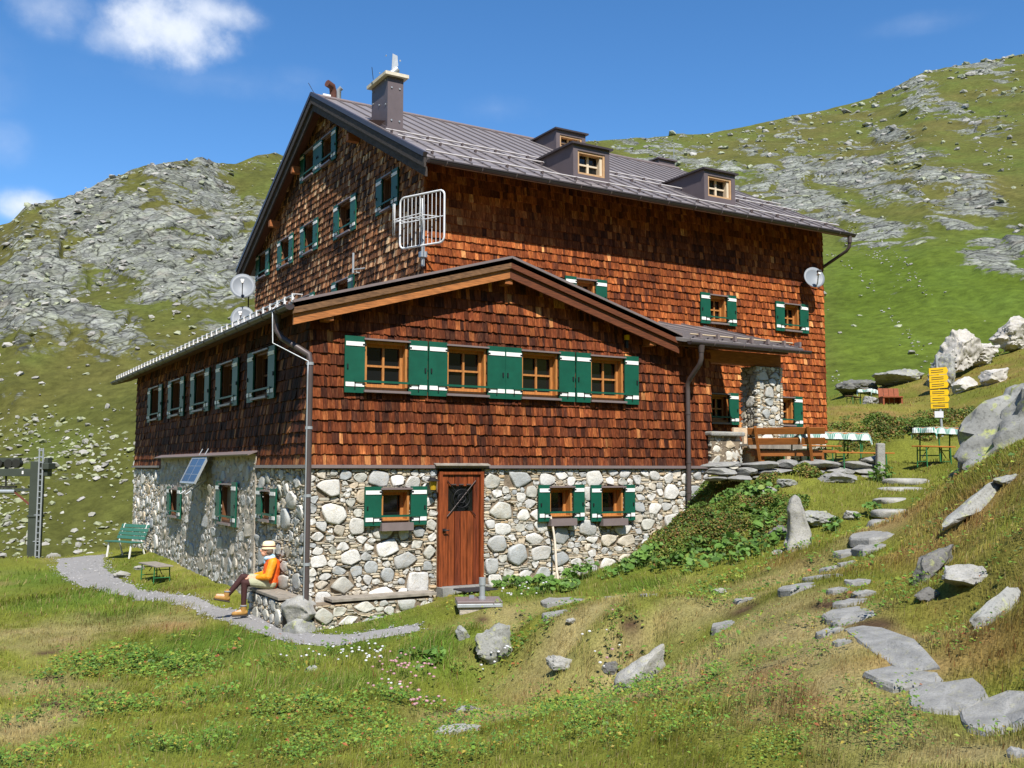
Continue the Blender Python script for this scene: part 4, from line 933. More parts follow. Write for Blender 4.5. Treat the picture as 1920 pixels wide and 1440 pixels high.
# mountain: heights laid out by distance and bearing from the valley, blocky slabs where rock crops out
SKY = np.array([(-700, 640), (-350, 540), (-100, 455), (0, 415), (30, 388), (110, 366), (180, 335), (250, 306), (300, 296), (345, 293), (365, 288), (395, 299), (430, 297), (470, 281), (505, 277), (540, 286), (620, 300), (700, 310), (850, 300), (950, 275), (1000, 262), (1090, 252), (1200, 246), (1330, 236), (1400, 222), (1500, 200), (1560, 189), (1650, 165), (1700, 143), (1750, 116), (1800, 104), (1850, 98), (1920, 84), (2100, 40), (2400, -40), (2700, -100)])
RDIST = np.array([(-700, 120), (0, 150), (300, 178), (540, 215), (900, 270), (1200, 330), (1500, 380), (1920, 440), (2700, 500)])
BZ = np.array([(-700, -8), (250, -7), (600, -4), (1200, 0), (1600, 1.5), (2000, 3), (2700, 4)])
ROCKB = [(200, 420, 230, 85, 1.0), (430, 480, 95, 110, .95), (330, 330, 110, 40, .95), (60, 560, 90, 120, .75), (300, 510, 80, 55, 1.05), (150, 590, 110, 50, .75), (240, 600, 70, 40, .7), (500, 281, 50, 10, 1.0), (140, 930, 150, 100, .38), (20, 980, 90, 110, .42), (80, 790, 110, 40, .4), (380, 560, 60, 40, .6), (110, 375, 90, 30, 1.0),
         (1280, 258, 200, 16, .62), (1520, 330, 75, 38, .95), (1660, 315, 110, 35, .9), (1600, 385, 120, 30, .9), (1800, 320, 110, 30, .75), (1850, 365, 90, 28, .9), (1895, 475, 60, 55, 1.05), (1700, 235, 90, 18, .7), (1740, 150, 200, 30, .75), (1508, 228, 10, 45, .85), (1420, 250, 60, 20, .6), (1470, 350, 40, 60, .7), (1540, 395, 45, 22, .85), (1800, 390, 60, 20, .7), (1740, 430, 40, 40, .5), (1650, 440, 30, 40, .5), (1280, 290, 90, 25, .6), (1200, 262, 60, 15, .7), (1860, 110, 90, 25, .85), (1560, 700, 30, 50, .5), (1700, 560, 25, 90, .4), (1380, 300, 60, 30, .6)]
us = np.linspace(-560, 2500, 980); NR = 420; NB = 24
tt = np.concatenate([np.linspace(0, 1, NR), 1+np.linspace(.02, .5, NB)])
U_, T_ = np.meshgrid(us, tt)
skyv = np.interp(U_, SKY[:, 0], SKY[:, 1]); rdv = np.interp(U_, RDIST[:, 0], RDIST[:, 1]); bzv = np.interp(U_, BZ[:, 0], BZ[:, 1]); rb = 50.0
dirx = FW[0]/np.hypot(FW[0], FW[1])+(U_-960)/F*RT0[0]; diry = FW[1]/np.hypot(FW[0], FW[1])+(U_-960)/F*RT0[1]
Tc = np.minimum(T_, 1); rad = rb+(rdv-rb)*T_
zr = CAM[2]+(877-skyv)/F*rdv
zt_ = bzv+(zr-bzv)*(Tc**1.12)
over = np.maximum(T_-1, 0); zt_ = zt_-over*(zr*.5)-over**2*zr*.9
mx, my = CAM[0]+dirx*rad, CAM[1]+diry*rad
pyv = 877-(zt_-CAM[2])*F/rad                          # elevation as seen from the valley, for laying out outcrops
lat = (U_-960)/F*rad
flx, fly, flz = lat.ravel(), rad.ravel(), zt_.ravel()
def worley(a, b, seed):
    ia, ib = np.floor(a).astype(np.int64), np.floor(b).astype(np.int64); best = np.full(a.shape, 9.0); second = np.full(a.shape, 9.0); da = np.zeros_like(a); db = np.zeros_like(a); ca = np.zeros(a.shape, np.int64); cb = np.zeros(a.shape, np.int64)
    zz = np.zeros(a.shape, np.int64)
    for i in (-1, 0, 1):
        for j in (-1, 0, 1):
            pa_ = ia+i+.15+.7*_hash(ia+i, ib+j, zz, seed); pb_ = ib+j+.15+.7*_hash(ia+i, ib+j, zz, seed+1)
            d = (a-pa_)**2+(b-pb_)**2; k = d < best
            second = np.where(k, best, np.minimum(second, d)); best = np.where(k, d, best)
            da = np.where(k, a-pa_, da); db = np.where(k, b-pb_, db); ca = np.where(k, ia+i, ca); cb = np.where(k, ib+j, cb)
    r1 = _hash(ca, cb, zz, seed+2); r2 = _hash(ca, cb, zz, seed+3); r3 = _hash(ca, cb, zz, seed+4)
    return np.sqrt(second)-np.sqrt(best), da, db, r1, r2, r3
wob = fbm(flx/9, flz/9, 0, 3, 71)
rk = np.full(flx.shape, -.12)
ang = R(-24); ux, uy = (U_.ravel()+60*wob), (pyv.ravel()+45*fbm(flx/12, flz/7, 0, 3, 72))
for (cx, cy, rx, ry, s) in ROCKB:
    a_, b_ = ux-cx, uy-cy
    if rx > 30: a_, b_ = a_*math.cos(ang)-b_*math.sin(ang)*1.0, a_*math.sin(ang)+b_*math.cos(ang)
    rk = np.maximum(rk, s*1.05*np.exp(-.7*((a_/rx)**2+(b_/ry)**2)**1.2))
band = fbm((flx*math.cos(.42)-flz*math.sin(.42)*1.2)/16, (flx*math.sin(.42)+flz*math.cos(.42)*1.2)/4.2, 0, 4, 77)
rk = np.clip(rk+band*.42, -.3, 1.1)
rk = np.where(T_.ravel() > .99, np.maximum(rk, .35), rk)
th_ = .42; uu_, yy_ = U_.ravel(), pyv.ravel()
def slabs(sa, sb, seed):
    q_ = np.interp(uu_, [0, 500, 1200, 1900], [1.0, 1.1, 1.8, 2.3]); a_ = (flx*math.cos(th_)-flz*math.sin(th_)*1.3)/q_; b_ = (flx*math.sin(th_)+flz*math.cos(th_)*1.3)/q_
    a_ = a_+.7*fbm(flx/3, flz/3, 0, 2, seed+9); b_ = b_+.5*fbm(flx/3, flz/3, 0, 2, seed+10)
    e, da, db, r1, r2, r3 = worley(a_/sa, b_/sb, seed)
    return (r1-.5)+.55*(r2-.3)*da*1.1+.9*(r3-.2)*db, e, r1
dz1, e1, t1 = slabs(9.0, 4.2, 101); dz2, e2, t2 = slabs(3.4, 1.5, 131); dz3, e3, t3 = slabs(1.3, .6, 151)
sc_ = np.clip(rad.ravel()/170, .55, 2.2)
rk = rk-.42*sstep(.20, .0, e1)*(t1 < .6)-.30*sstep(.16, 0, e2)*(t2 < .45)-.08+np.interp(uu_, [0, 560, 900, 1200, 1300], [.14, .12, 0, 0, .03])*(yy_ < 680)
rm = sstep(.22, .62, rk)
taper = np.sin(np.pi*np.clip(T_.ravel(), 0, 1))**.6*.9+.1
disp = rm*(1.7*dz1*taper+.62*dz2+.20*dz3-.35*sstep(.14, .0, e2)-.12*sstep(.2, 0, e3))*sc_**.8+rm*.5
big = fbm(flx/45, flz/30, 0, 3, 81)*4.2*taper*sstep(0, .25, T_.ravel())+fbm(flx/13, flz/9, 0, 4, 83)*1.3*taper
micro = fbm(flx/2.2, flz/1.6, 0, 3, 85)*.28
dh = disp+big+micro
dg = dh.reshape(U_.shape)
for _ in range(2):
    dg[1:-1] = .25*dg[:-2]+.5*dg[1:-1]+.25*dg[2:]; dg[:, 1:-1] = .25*dg[:, :-2]+.5*dg[:, 1:-1]+.25*dg[:, 2:]
dh = dg.ravel()
dirn = np.stack([-dirx.ravel()*.55, -diry.ravel()*.55, np.full(flx.shape, .80)], 1)
V = np.stack([mx.ravel(), my.ravel(), zt_.ravel()], 1)+dirn*dh[:, None]
uu_, yy_ = U_.ravel(), pyv.ravel()
g1 = fbm(flx/20, flz/11, 0, 4, 91)[:, None]; g2 = fbm(flx/5, flz/3, 0, 3, 93)[:, None]
green = (sstep(1450, 1620, uu_)*sstep(330, 520, yy_))[:, None]
left_ = (1-sstep(500, 1000, uu_))[:, None]
mc = np.array([.122, .130, .030])*(1-green)+np.array([.108, .155, .018])*green
mc = mc*(1-.12*left_)
wbr = np.clip(.35+g1*1.6+g2*.5, 0, 1)*(1-green*.75)
mc = mc*(1-wbr*.5)+np.array([.135, .105, .036])*wbr*.5
wgr = np.clip(g2*1.2-g1*.8, 0, 1); mc = mc*(1-wgr*.5)+np.array([.07, .115, .02])*wgr*.5
mc = np.clip(mc*(.80+.25*g2), .01, 1)
tone = np.clip(.78+.42*(t1*.3+t2*.4+t3*.3)-.34*sstep(.07, 0, e2)-.2*sstep(.06, 0, e1), .3, 1.25)*np.interp(uu_, [0, 900, 1200], [1.0, 1.0, 1.02])
tag(mesh_np('mountain', V, [grid_faces(len(tt), len(us))[:, ::-1]], M_MOUNT, None, mc, False, {'rock': rk, 'tone': tone}), kind='structure')
MV = V.reshape(len(tt), len(us), 3); MRK = rk.reshape(len(tt), len(us))

# angular rock shapes
def ico(sub):
    bm = bmesh.new(); bmesh.ops.create_icosphere(bm, subdivisions=sub, radius=1.0); v = np.array([q.co[:] for q in bm.verts]); f = np.array([[q.index for q in g.verts] for g in bm.faces]); bm.free(); return v, f
ICO = {k: ico(k) for k in (1, 2, 3, 4, 5)}
def rock_shape(seed, sub=2, cuts=12, rough=.05, depth=(.45, .85)):
    rg = np.random.default_rng(seed); v, f = ICO[sub]; v = v.copy()
    for _ in range(cuts if sub < 3 else int(cuts*1.2)):
        n = rg.normal(size=3); n /= np.linalg.norm(n); d = rg.uniform(*depth); k = v@n-d; v = v-np.maximum(k, 0)[:, None]*n
    if rough:
        q = v*1.0; v = v*(1+rough*fbm(q[:, 0]*2.2+seed, q[:, 1]*2.2, q[:, 2]*2.2, 3, seed)[:, None]*1.3)
        v = v*(1+rough*.7*ridged(q[:, 0]*2.6, q[:, 1]*2.6+seed, q[:, 2]*3.4, 3, seed+5)[:, None])
    return v, f
SMALL = [rock_shape(900+i, 1, 7, 0, (.35, .8)) for i in range(14)]
def scatter_rocks(name, pos, size, ny, flat=.5, tilt=None, cols=None, m=None):
    V, T, C, n = [], [], [], 0; rg = np.random.default_rng(5)
    for i, p in enumerate(pos):
        v, f = SMALL[int(rg.integers(len(SMALL)))]; s = size[i]*np.array([rg.uniform(.8, 1.3), rg.uniform(.6, 1.0), rg.uniform(.6, 1.2)*flat])
        w = v*s; a = rg.uniform(0, 6.28) if tilt is None else rg.normal(tilt[0], .5); t1_, t2_ = rg.normal(0 if tilt is None else tilt[1], .25), rg.normal(0, .25)
        Mx = np.array(Matrix.Rotation(a, 3, 'Z')@Matrix.Rotation(t1_, 3, 'Y')@Matrix.Rotation(t2_, 3, 'X')); V.append(w@Mx.T+p); T.append(f+n); C.append(np.repeat((cols[i])[None], len(v), 0)); n += len(v)
    return mesh_np(name, np.concatenate(V), [np.concatenate(T)], m, None, np.concatenate(C), False)
M_SCREE = mat('scree_rock', (.4, .4, .36), attr=True, noise=.35, nscale=1.5, rough=.9, spec=.1, bump=.4, bscale=4)
rg = np.random.default_rng(77); pos, size, cols = [], [], []
nR, nC = len(tt)-NB, len(us)
for ln, n in (([(1598, 408), (1640, 450), (1662, 478)], 90), ([(1560, 465), (1610, 500), (1650, 540)], 60), ([(1668, 440), (1705, 480), (1730, 520)], 60), ([(1650, 555), (1690, 600), (1720, 640), (1745, 690)], 80), ([(1500, 205), (1510, 240), (1522, 275)], 90), ([(1690, 250), (1700, 290)], 40), ([(1560, 690), (1590, 730)], 50), ([(1850, 250), (1920, 290)], 60), ([(1735, 310), (1745, 360)], 60), ([(1650, 470), (1700, 510), (1770, 560)], 50)):
    ln = np.array(ln, float); sg = np.linalg.norm(np.diff(ln, axis=0), axis=1); cs = np.concatenate([[0], np.cumsum(sg)])
    for t_ in rg.random(int(n*.6))*cs[-1]:
        pxx, pyy = np.interp(t_, cs, ln[:, 0])+rg.normal(0, 5), np.interp(t_, cs, ln[:, 1])+rg.normal(0, 4); j = int(np.clip(np.searchsorted(us, pxx), 0, nC-1)); k = int(np.argmin(np.abs(pyv[:nR, j]-pyy)))
        d = np.linalg.norm(MV[k, j]-CAM); sz = d*rg.uniform(.0006, .0020); pos.append(MV[k, j]+rg.normal(0, .2, 3)*[1, 1, .1]); size.append(sz); cols.append(np.array([.40, .385, .35])*rg.uniform(.75, 1.1))
for _ in range(60000):
    j = int(rg.integers(0, nC-1)); k = int(rg.random()**1.0*(nR-2)); u = us[j]
    if u < -120 or 560 < u < 940 or u > 2050: continue
    r = MRK[k, j]; d = np.linalg.norm(MV[k, j]-CAM); y = pyv[k, j]
    clump = fbm(np.array([MV[k, j, 0]/6]), np.array([MV[k, j, 2]/4]), 0, 2, 33)[0]
    if y > 900 and u > 300: continue
    prob = .05+.30*max(0, r)+.5*max(0, clump); scree = u < 280 and y > 780
    if scree: prob += .25
    if k > nR*.95: prob += .25
    if u > 1450 and y > 400: prob *= .45
    if rg.random() > prob*.40: continue
    p = MV[k, j]+(MV[min(k+1, nR-1), min(j+1, nC-1)]-MV[k, j])*rg.random(3)
    s = d*(.0013+.0050*rg.random()**4)*1.0
    pos.append(p+(0, 0, s*.1)); size.append(s); b = rg.uniform(.75, 1.15); cols.append(np.array([.31, .325, .22] if rg.random() < .5 else [.34, .325, .29])*b)
for _ in range(9000):                                # blocky scree at the foot of the left slope
    j = int(rg.integers(np.searchsorted(us, -60), np.searchsorted(us, 275))); u = us[j]; k = int(rg.integers(0, nR-2)); y = pyv[k, j]
    w = max(math.exp(-((u-170)/90)**2-((y-870)/45)**2), math.exp(-((u-20)/80)**2-((y-960)/90)**2), .55*math.exp(-((u-200)/70)**2-((y-1010)/40)**2), .5*math.exp(-((u-60)/90)**2-((y-820)/35)**2))
    if rg.random() > w*1.3-.1: continue
    d = np.linalg.norm(MV[k, j]-CAM); s = d*(.0016+.0042*rg.random()**3); pos.append(MV[k, j]+(MV[k+1, j+1]-MV[k, j])*rg.random(3)); size.append(s); cols.append(np.array([.33, .35, .21] if rg.random() < .5 else [.36, .35, .30])*rg.uniform(.7, 1.1))
o = scatter_rocks('mountain_scree', pos, size, None, .55, None, cols, M_SCREE); tag(o, 'pale grey boulders and scree strewn over the mountain slopes', 'scree', kind='stuff')

# ------------------------------------------------------------------ gravel path
up_ = [(203, 1039), (200, 1050), (203, 1066), (233, 1088), (261, 1105), (314, 1112), (392, 1128), (450, 1141), (480, 1152), (548, 1180), (600, 1190), (660, 1189), (720, 1179), (783, 1175)]
lo_ = [(104, 1048), (97, 1062), (125, 1090), (162, 1103), (200, 1111), (281, 1127), (359, 1141), (422, 1169), (455, 1182), (535, 1205), (600, 1212), (665, 1206), (725, 1197), (788, 1184)]
def resample(pts, n):
    pts = np.array(pts); s = np.concatenate([[0], np.cumsum(np.linalg.norm(np.diff(pts, axis=0), axis=1))]); t = np.linspace(0, s[-1], n)
    return np.stack([np.interp(t, s, pts[:, i]) for i in range(2)], 1)
ua = resample([G(*p)[:2] for p in up_], 70); la = resample([G(*p)[:2] for p in lo_], 70)
wv = fbm(np.arange(70)*.35, np.zeros(70), 0, 3, 3)[:, None]*.10; dv = (ua-la)/np.linalg.norm(ua-la, axis=1)[:, None]; ua = ua+dv*wv; la = la-dv*np.roll(wv, 9, 0)
k9 = np.linspace(0, 1, 9)
px_ = la[:, None, :]+(ua-la)[:, None, :]*k9[None, :, None]; px_ = px_.reshape(-1, 2)
pz_ = H(px_[:, 0], px_[:, 1])+.012-.04*np.tile(np.abs(k9-.5) > .49, 70)
M_GRAVEL = mat('gravel', srgb(150, 148, 147), rough=.95, noise=.35, nscale=22, bump=.6, bscale=70, color2=srgb(122, 119, 116), detail=10)
tag(mesh_np('gravel_path', np.column_stack([px_, pz_]), [grid_faces(70, 9)], M_GRAVEL, None), kind='structure')
PATHC = (ua+la)/2; PATHW = np.linalg.norm(ua-la, axis=1)/2
def in_path(x, y, e=0.0):
    d = np.full(x.shape, 9.0)
    for i in range(len(PATHC)): d = np.minimum(d, np.hypot(x-PATHC[i, 0], y-PATHC[i, 1])-PATHW[i])
    return d < e

M_CREST = rock_mat('crest_rock', (.50, .47, .42), (.44, .44, .24), .4, .8, (.20, .18, .165))
M_STEP = rock_mat('step_rock', (.36, .35, .32), (.36, .35, .20), .3, 2.0, (.17, .165, .15))
M_BOULDER = rock_mat('lichen_boulder', (.27, .27, .25), (.40, .43, .14), .95, .5, (.08, .08, .07))
rg = np.random.default_rng(15); n = 2600; i = rg.integers(0, 70, n); q = rg.uniform(-1.12, 1.12, n); q = np.sign(q)*np.abs(q)**.6
gxy = PATHC[i]+(ua[i]-PATHC[i])*q[:, None]+rg.normal(0, .05, (n, 2)); gs = rg.uniform(.008, .026, n)*np.where(rg.random(n) < .05, 2.2, 1)
o = scatter_rocks('path_pebbles', np.column_stack([gxy, H(gxy[:, 0], gxy[:, 1])+.012]), gs, None, .6, None, np.array([.33, .325, .32])*rg.uniform(.6, 1.3, (n, 1)), M_SCREE); tag(o, 'loose grey pebbles strewn along the gravel path', 'gravel', kind='stuff')

# ------------------------------------------------------------------ stepping stones, stairs, terrace edge
BLOCK = []                                           # (centre, two half axes): keeps grass off stone
def slab(name, px, py, hw, hh, label, cat, th=.11, lift=.022, group=None, seed=0, m=None, sq=2.6, depth=None):
    c = G(px, py); a = RT0*hw*np.dot(c-CAM, FW)/F*(1 if hh < 30 else .85); b = G(px, py-hh)-c
    if hh < 30: b = np.array([FW[0], FW[1], 0])*max(.12, np.linalg.norm(b[:2]))
    b = b+RT0*(-.35*np.linalg.norm(b) if hh > 30 else 0)
    if depth: b = b/np.linalg.norm(b[:2])*depth
    a[2] *= .95; b[2] *= .95
    rg = np.random.default_rng(seed+int(px)*7+int(py)); K = 11; t = (np.arange(K)+rg.uniform(-.25, .25, K))*2*math.pi/K
    r = (np.abs(np.cos(t))**sq+np.abs(np.sin(t))**sq)**(-1/sq)*(1+rg.normal(0, .07, K))
    tp = c+np.outer(r*np.cos(t), a)+np.outer(r*np.sin(t), b); ctr = on(c, lift); dz = lift
    lb = np.linalg.norm(b[:2]); la_ = np.linalg.norm(a[:2])
    mxr = 4.6 if hh > 30 else 1.0 if hh > 12 else .75
    if lb > mxr*la_: b = b*(mxr*la_/lb); tp = c+np.outer(r*np.cos(t), a)+np.outer(r*np.sin(t), b)
    tp[:, 2] = .62*c[2]+.38*H(tp[:, 0], tp[:, 1]) if hh < 30 else H(tp[:, 0], tp[:, 1])
    V = []; lv = [(1.0, -th), (1.0, -.02), (.95, .0), (.55, .006)]
    for s, o in lv:
        q = c+(tp-c)*s; q[:, 2] += dz+o+rg.normal(0, .006, K)*(o > -.05); V.append(q-ctr)
    V.append(np.array([[0, 0, .006]])); V = np.concatenate(V); k = np.arange(K); k2 = (k+1) % K
    ccw = np.cross(a, b)[2] > 0
    Q = np.concatenate([np.stack([i*K+k, i*K+k2, (i+1)*K+k2, (i+1)*K+k], 1) for i in range(3)]); T = np.stack([3*K+k, 3*K+k2, np.full(K, 4*K)], 1)
    if not ccw: Q = Q[:, ::-1]; T = T[:, ::-1]
    o = mesh_np(name, V, [Q, T], m or M_SLAB); o.location = ctr; tag(o, label, cat, group)
    BLOCK.append((c[:2].copy(), a[:2].copy(), b[:2].copy())); return o
gS = 'stepping stones of the footpath'
for px, py, hw, hh, lb in (
    (1885, 1352, 76, 33, 'largest grey stepping stone, at the lower end of the footpath beside the right edge'),
    (1773, 1313, 62, 23, 'broad oval stepping stone, second from the lower end of the footpath'),
    (1703, 1270, 61, 19, 'wide pale stepping stone touching the long upright slab of the footpath'),
    (1665, 1207, 38, 41, 'long narrow dark slab running along the footpath'),
    (1600, 1153, 43, 11, 'flat grey stepping stone just above the long narrow slab'),
    (1590, 1168, 26, 6, 'thin stepping stone wedged below a flat grey one above the long slab'),
    (1562, 1188, 26, 7, 'small faint stepping stone in the dry grass left of the long slab'),
    (1580, 1208, 15, 7, 'smallest broken stone in the dry grass left of the long slab'),
    (1597, 1131, 33, 7, 'pale thin stepping stone under the group of small path stones'),
    (1608, 1093, 20, 13, 'squarish pale stepping stone in the group of small path stones'),
    (1620, 1115, 20, 8, 'small rounded stepping stone in the middle of the group of small path stones'),
    (1572, 1108, 19, 6, 'small stepping stone left of the group of small path stones'),
    (1500, 1101, 36, 5, 'long narrow edging stone in the grass left of the footpath, lower of two'),
    (1545, 1084, 34, 4, 'long narrow edging stone in the grass left of the footpath, upper of two'),
    (1590, 1058, 17, 7, 'small round grey stepping stone alone in the worn grass'),
    (1568, 1067, 24, 4, 'thin light stepping stone beside the small round grey one'),
    (1596, 1036, 28, 5, 'flat stepping stone right of the tall standing stone'),
    (1637, 1025, 30, 9, 'pale stepping stone with a broken front below the large slab at the stairs'),
    (1647, 1003, 42, 12, 'large smooth slab at the foot of the stone stairs'),
    (1910, 1418, 16, 20, 'grey stone cut by the lower right corner, below the largest stepping stone'),
    (1057, 1127, 38, 5, 'long flat stone in the lawn right of the metal hatch'),
    (1157, 1122, 22, 6, 'short flat stone in the lawn under the small cellar windows'),
    (1217, 1118, 15, 4, 'tiny flat stone in the lawn near the leafy bank'),
    (1050, 1150, 30, 4, 'bare thin stone in the lawn below the metal hatch'),
    (1395, 1127, 18, 4, 'worn stone in the dry lawn in front of the leafy bank'),
    (1362, 1172, 26, 5, 'sunken stone in the brown lawn halfway to the footpath')):
    slab('stepping_stone', px, py, hw*(1.28 if hh > 8 else 1.18), hh*1.45, lb, 'stepping stone', group=gS)
for i, (px, py, hw, z) in enumerate(((1668, 983, 34, 1.36), (1684, 963, 42, 1.50), (1688, 941, 43, 1.66), (1697, 920, 46, 1.82), (1704, 903, 42, 1.98), (1712, 888, 52, 2.12), (1738, 873, 52, 2.27))):
    nm = ('lowest', 'second lowest', 'third lowest', 'middle', 'third highest', 'second highest', 'highest')[i]
    c = P(px, py, 2, z) if z < 2.2 else np.append(PD(px, py, 22.4)[:2], 2.30); d = np.dot(c-CAM, FW); L = hw*d/F; v, f = rock_shape(700+i, 3, 8, .03, (.75, .98)); fw2 = np.array([FW[0], FW[1], 0])/np.hypot(FW[0], FW[1])
    bx_ = np.sign(v)*np.abs(v)**.55; w_ = (bx_[:, :1]*RT0*L+bx_[:, 1:2]*fw2*.24+bx_[:, 2:]*EZ*.085)+fw2*.16
    o = mesh_np('stone_step', w_, [f], M_STEP, None, None, True); o.location = (c[0], c[1], z-.015); tag(o, f'{nm} rough stone step of the grassy stairs up to the terrace', 'step', 'stone steps up to the terrace')
    try: o.data.set_sharp_from_angle(angle=R(35))
    except Exception: pass
    BLOCK.append(((c+fw2*.16)[:2], RT0[:2]*L, fw2[:2]*.26))

def boulder(name, p, dims, label, cat='boulder', seed=1, rz=0.0, tilt=(0, 0), sub=4, cuts=12, m=None, rough=.11, sink=.25, group=None, depth=(.5, .9)):
    sub = 5 if max(dims) > .8 else sub; v, f = rock_shape(seed, sub, cuts, rough, depth); v = v*np.array(dims)
    mx_, mn_ = max(dims), min(dims); u_ = v/np.array(dims); v = v+u_*(.20*mn_*fbm(v[:, 0]*5/mx_, v[:, 1]*5/mx_, v[:, 2]*7/mx_, 4, seed+3)+.10*mn_*ridged(v[:, 0]*9/mx_, v[:, 1]*9/mx_, v[:, 2]*14/mx_, 3, seed+4))[:, None]
    Mx = np.array(Matrix.Rotation(rz, 3, 'Z')@Matrix.Rotation(tilt[0], 3, 'X')@Matrix.Rotation(tilt[1], 3, 'Y')); v = v@Mx.T
    o = mesh_np(name, v, [f], m or M_ROCK, None, None, True); o.location = (p[0], p[1], p[2]+dims[2]*(1-sink*2)); tag(o, label, cat, group)
    try: o.data.set_sharp_from_angle(angle=R(30 if max(dims) < .8 else 48))
    except Exception: pass
    BLOCK.append((np.array(p[:2]), np.array([dims[0]*.75*math.cos(rz), dims[0]*.75*math.sin(rz)]), np.array([-dims[1]*.75*math.sin(rz), dims[1]*.75*math.cos(rz)]))); return o
CA = math.atan2(RT0[1], RT0[0])                      # bearing of the view's sideways direction
def at(px, py): return G(px, py)
def atd(px, py, d): p = PD(px, py, d); return on(p)
boulder('boulder', PD(1985, 872, 14.0), (1.5, .95, .80), 'huge lichen-spotted boulder on the bank beside the upper stairs', seed=12, rz=CA-.25, tilt=(.1, -.55), cuts=8, sink=.30, rough=.16, depth=(.66, .95), m=M_BOULDER)
boulder('boulder', at(1836, 952), (.62, .16, .13), 'long thin pale rock with yellow lichen lying high on the grassy bank', seed=23, rz=CA+.5, tilt=(0, -.42), sink=.3)
boulder('boulder', at(1742, 1085), (.42, .15, .17), 'dark lichen-covered rock rib sticking out of the lower bank', seed=31, rz=CA+.5, tilt=(0, -.62), sink=.2, m=M_ROCKDARK)
boulder('boulder', at(1810, 1100), (.27, .2, .11), 'flat-topped tan rock with a deep shadow below it on the lower bank', seed=43, rz=CA-.1, sink=.16, m=M_ROCKPALE)
boulder('boulder', at(1738, 1122), (.14, .1, .07), 'small broken rock under the dark rock rib', seed=44, rz=CA, m=M_ROCKDARK)
boulder('boulder', at(1862, 1162), (.50, .10, .10), 'long narrow lichened rock slanting down the bank at the right edge', seed=52, rz=CA+.55, tilt=(0, -.5), sink=.25, m=M_ROCK)
boulder('boulder', at(1890, 905), (.17, .1, .07), 'small grey rock half buried at the right end of the bank', seed=53, rz=CA)
boulder('boulder', at(932, 1232), (.30, .2, .26), 'grey rough rock set in the small grass ledge below the hatch', seed=61, rz=CA+.2, tilt=(.3, .6), sink=.2, m=M_ROCK)
boulder('boulder', at(1205, 1285), (.42, .15, .17), 'elongated white-grey rock spotted with black lichen in the foreground leaves', seed=74, rz=CA+.25, tilt=(0, -.6), sink=.1, m=M_ROCKPALE)
boulder('boulder', at(866, 1200), (.10, .1, .15), 'small upright rock at the left end of the grass ledge', seed=81, rz=CA)
boulder('boulder', at(1052, 1252), (.24, .14, .1), 'low flat rock between dry tufts at the foot of the ledge', seed=83, rz=CA, m=M_ROCKPALE)
boulder('boulder', at(1142, 1262), (.12, .08, .1), 'small dark rock left of the elongated white-grey rock', seed=84, rz=CA, m=M_ROCKDARK)
boulder('boulder', at(860, 1375), (.26, .16, .05), 'flat foreground stone beside a patch of bare brown soil', seed=85, rz=CA, m=M_ROCKPALE)
boulder('boulder', at(872, 1335), (.16, .1, .05), 'small pale stone above the flat foreground stone', seed=86, rz=CA+.3, m=M_SLAB)
boulder('boulder', at(585, 1262), (.1, .08, .07), 'small grey stone in the green grass below the gravel path', seed=87, rz=CA)
boulder('boulder', at(1072, 1168), (.07, .06, .05), 'tiny white stone on the lawn above the ledge', seed=88, rz=CA, m=M_ROCKPALE)
boulder('boulder', at(1532, 985), (.30, .22, .17), 'rounded bluish grey rock right behind the standing stone', seed=91, rz=CA, sink=.1)
boulder('boulder', at(1462, 1012), (.22, .16, .15), 'dark rock in the bank left of the standing stone', seed=92, rz=CA, m=M_ROCKDARK)
boulder('boulder', at(1600, 972), (.17, .12, .1), 'small tan rock in the grass left of the stairs', seed=93, rz=CA, m=M_ROCKPALE)
boulder('boulder', at(1572, 905), (.45, .22, .12), 'broad flat rock in the bank under the terrace edge', seed=94, rz=CA, sink=.2, m=M_SLAB)
boulder('boulder', at(1475, 912), (.2, .15, .12), 'squarish grey rock in the bank under the terrace edge', seed=95, rz=CA)
boulder('boulder', at(1440, 925), (.16, .12, .1), 'small round rock in the bank below the terrace bench', seed=96, rz=CA, m=M_ROCKPALE)
boulder('boulder', at(1345, 1112), (.12, .1, .05), 'small pale rock at the front foot of the leafy bank', seed=97, rz=CA, m=M_ROCKPALE)
boulder('boulder', at(1460, 1040), (.1, .08, .05), 'tiny blue-grey rock left of the foot of the standing stone', seed=98, rz=CA)
boulder('boulder', atd(1792, 640, 41), (.95, .8, 1.15), 'tallest white rock on the skyline of the grassy rise above the signpost', seed=103, rz=CA, tilt=(0, .25), sink=.12, m=M_CREST)
boulder('boulder', atd(1838, 640, 42), (.85, .8, .62), 'low white crest rock touching the tallest white rock', seed=104, rz=CA-.1, sink=.15, m=M_CREST)
boulder('boulder', atd(1902, 636, 43), (1.15, .9, .80), 'broad pinkish white crest rock cut by the right edge', seed=124, rz=CA+.2, sink=.15, m=M_CREST)
boulder('boulder', atd(1764, 672, 39), (.45, .6, .95), 'steep rock face on the crest just behind the signpost top', seed=105, rz=CA+.3, sink=.15, m=M_ROCK)
boulder('boulder', atd(1805, 697, 36), (.66, .5, .42), 'white wedge-shaped rock right of the yellow signs', seed=106, rz=CA+.3, tilt=(0, -.4), sink=.22, m=M_CREST)
boulder('boulder', atd(1866, 682, 36), (.62, .5, .40), 'square-cut grey rock on the grassy rise above the big lichened boulder', seed=107, rz=CA-.1, sink=.2, m=M_CREST)
boulder('boulder', atd(1690, 706, 44), (1.3, .9, .42), 'flat pale rock slab on the crest left of the signpost', seed=108, rz=CA, sink=.3, m=M_ROCK)
boulder('boulder', atd(1606, 735, 45), (1.0, .8, .45), 'dark overhanging rock ledge on the crest beside the hut wall', seed=109, rz=CA, sink=.28, m=M_ROCKDARK)
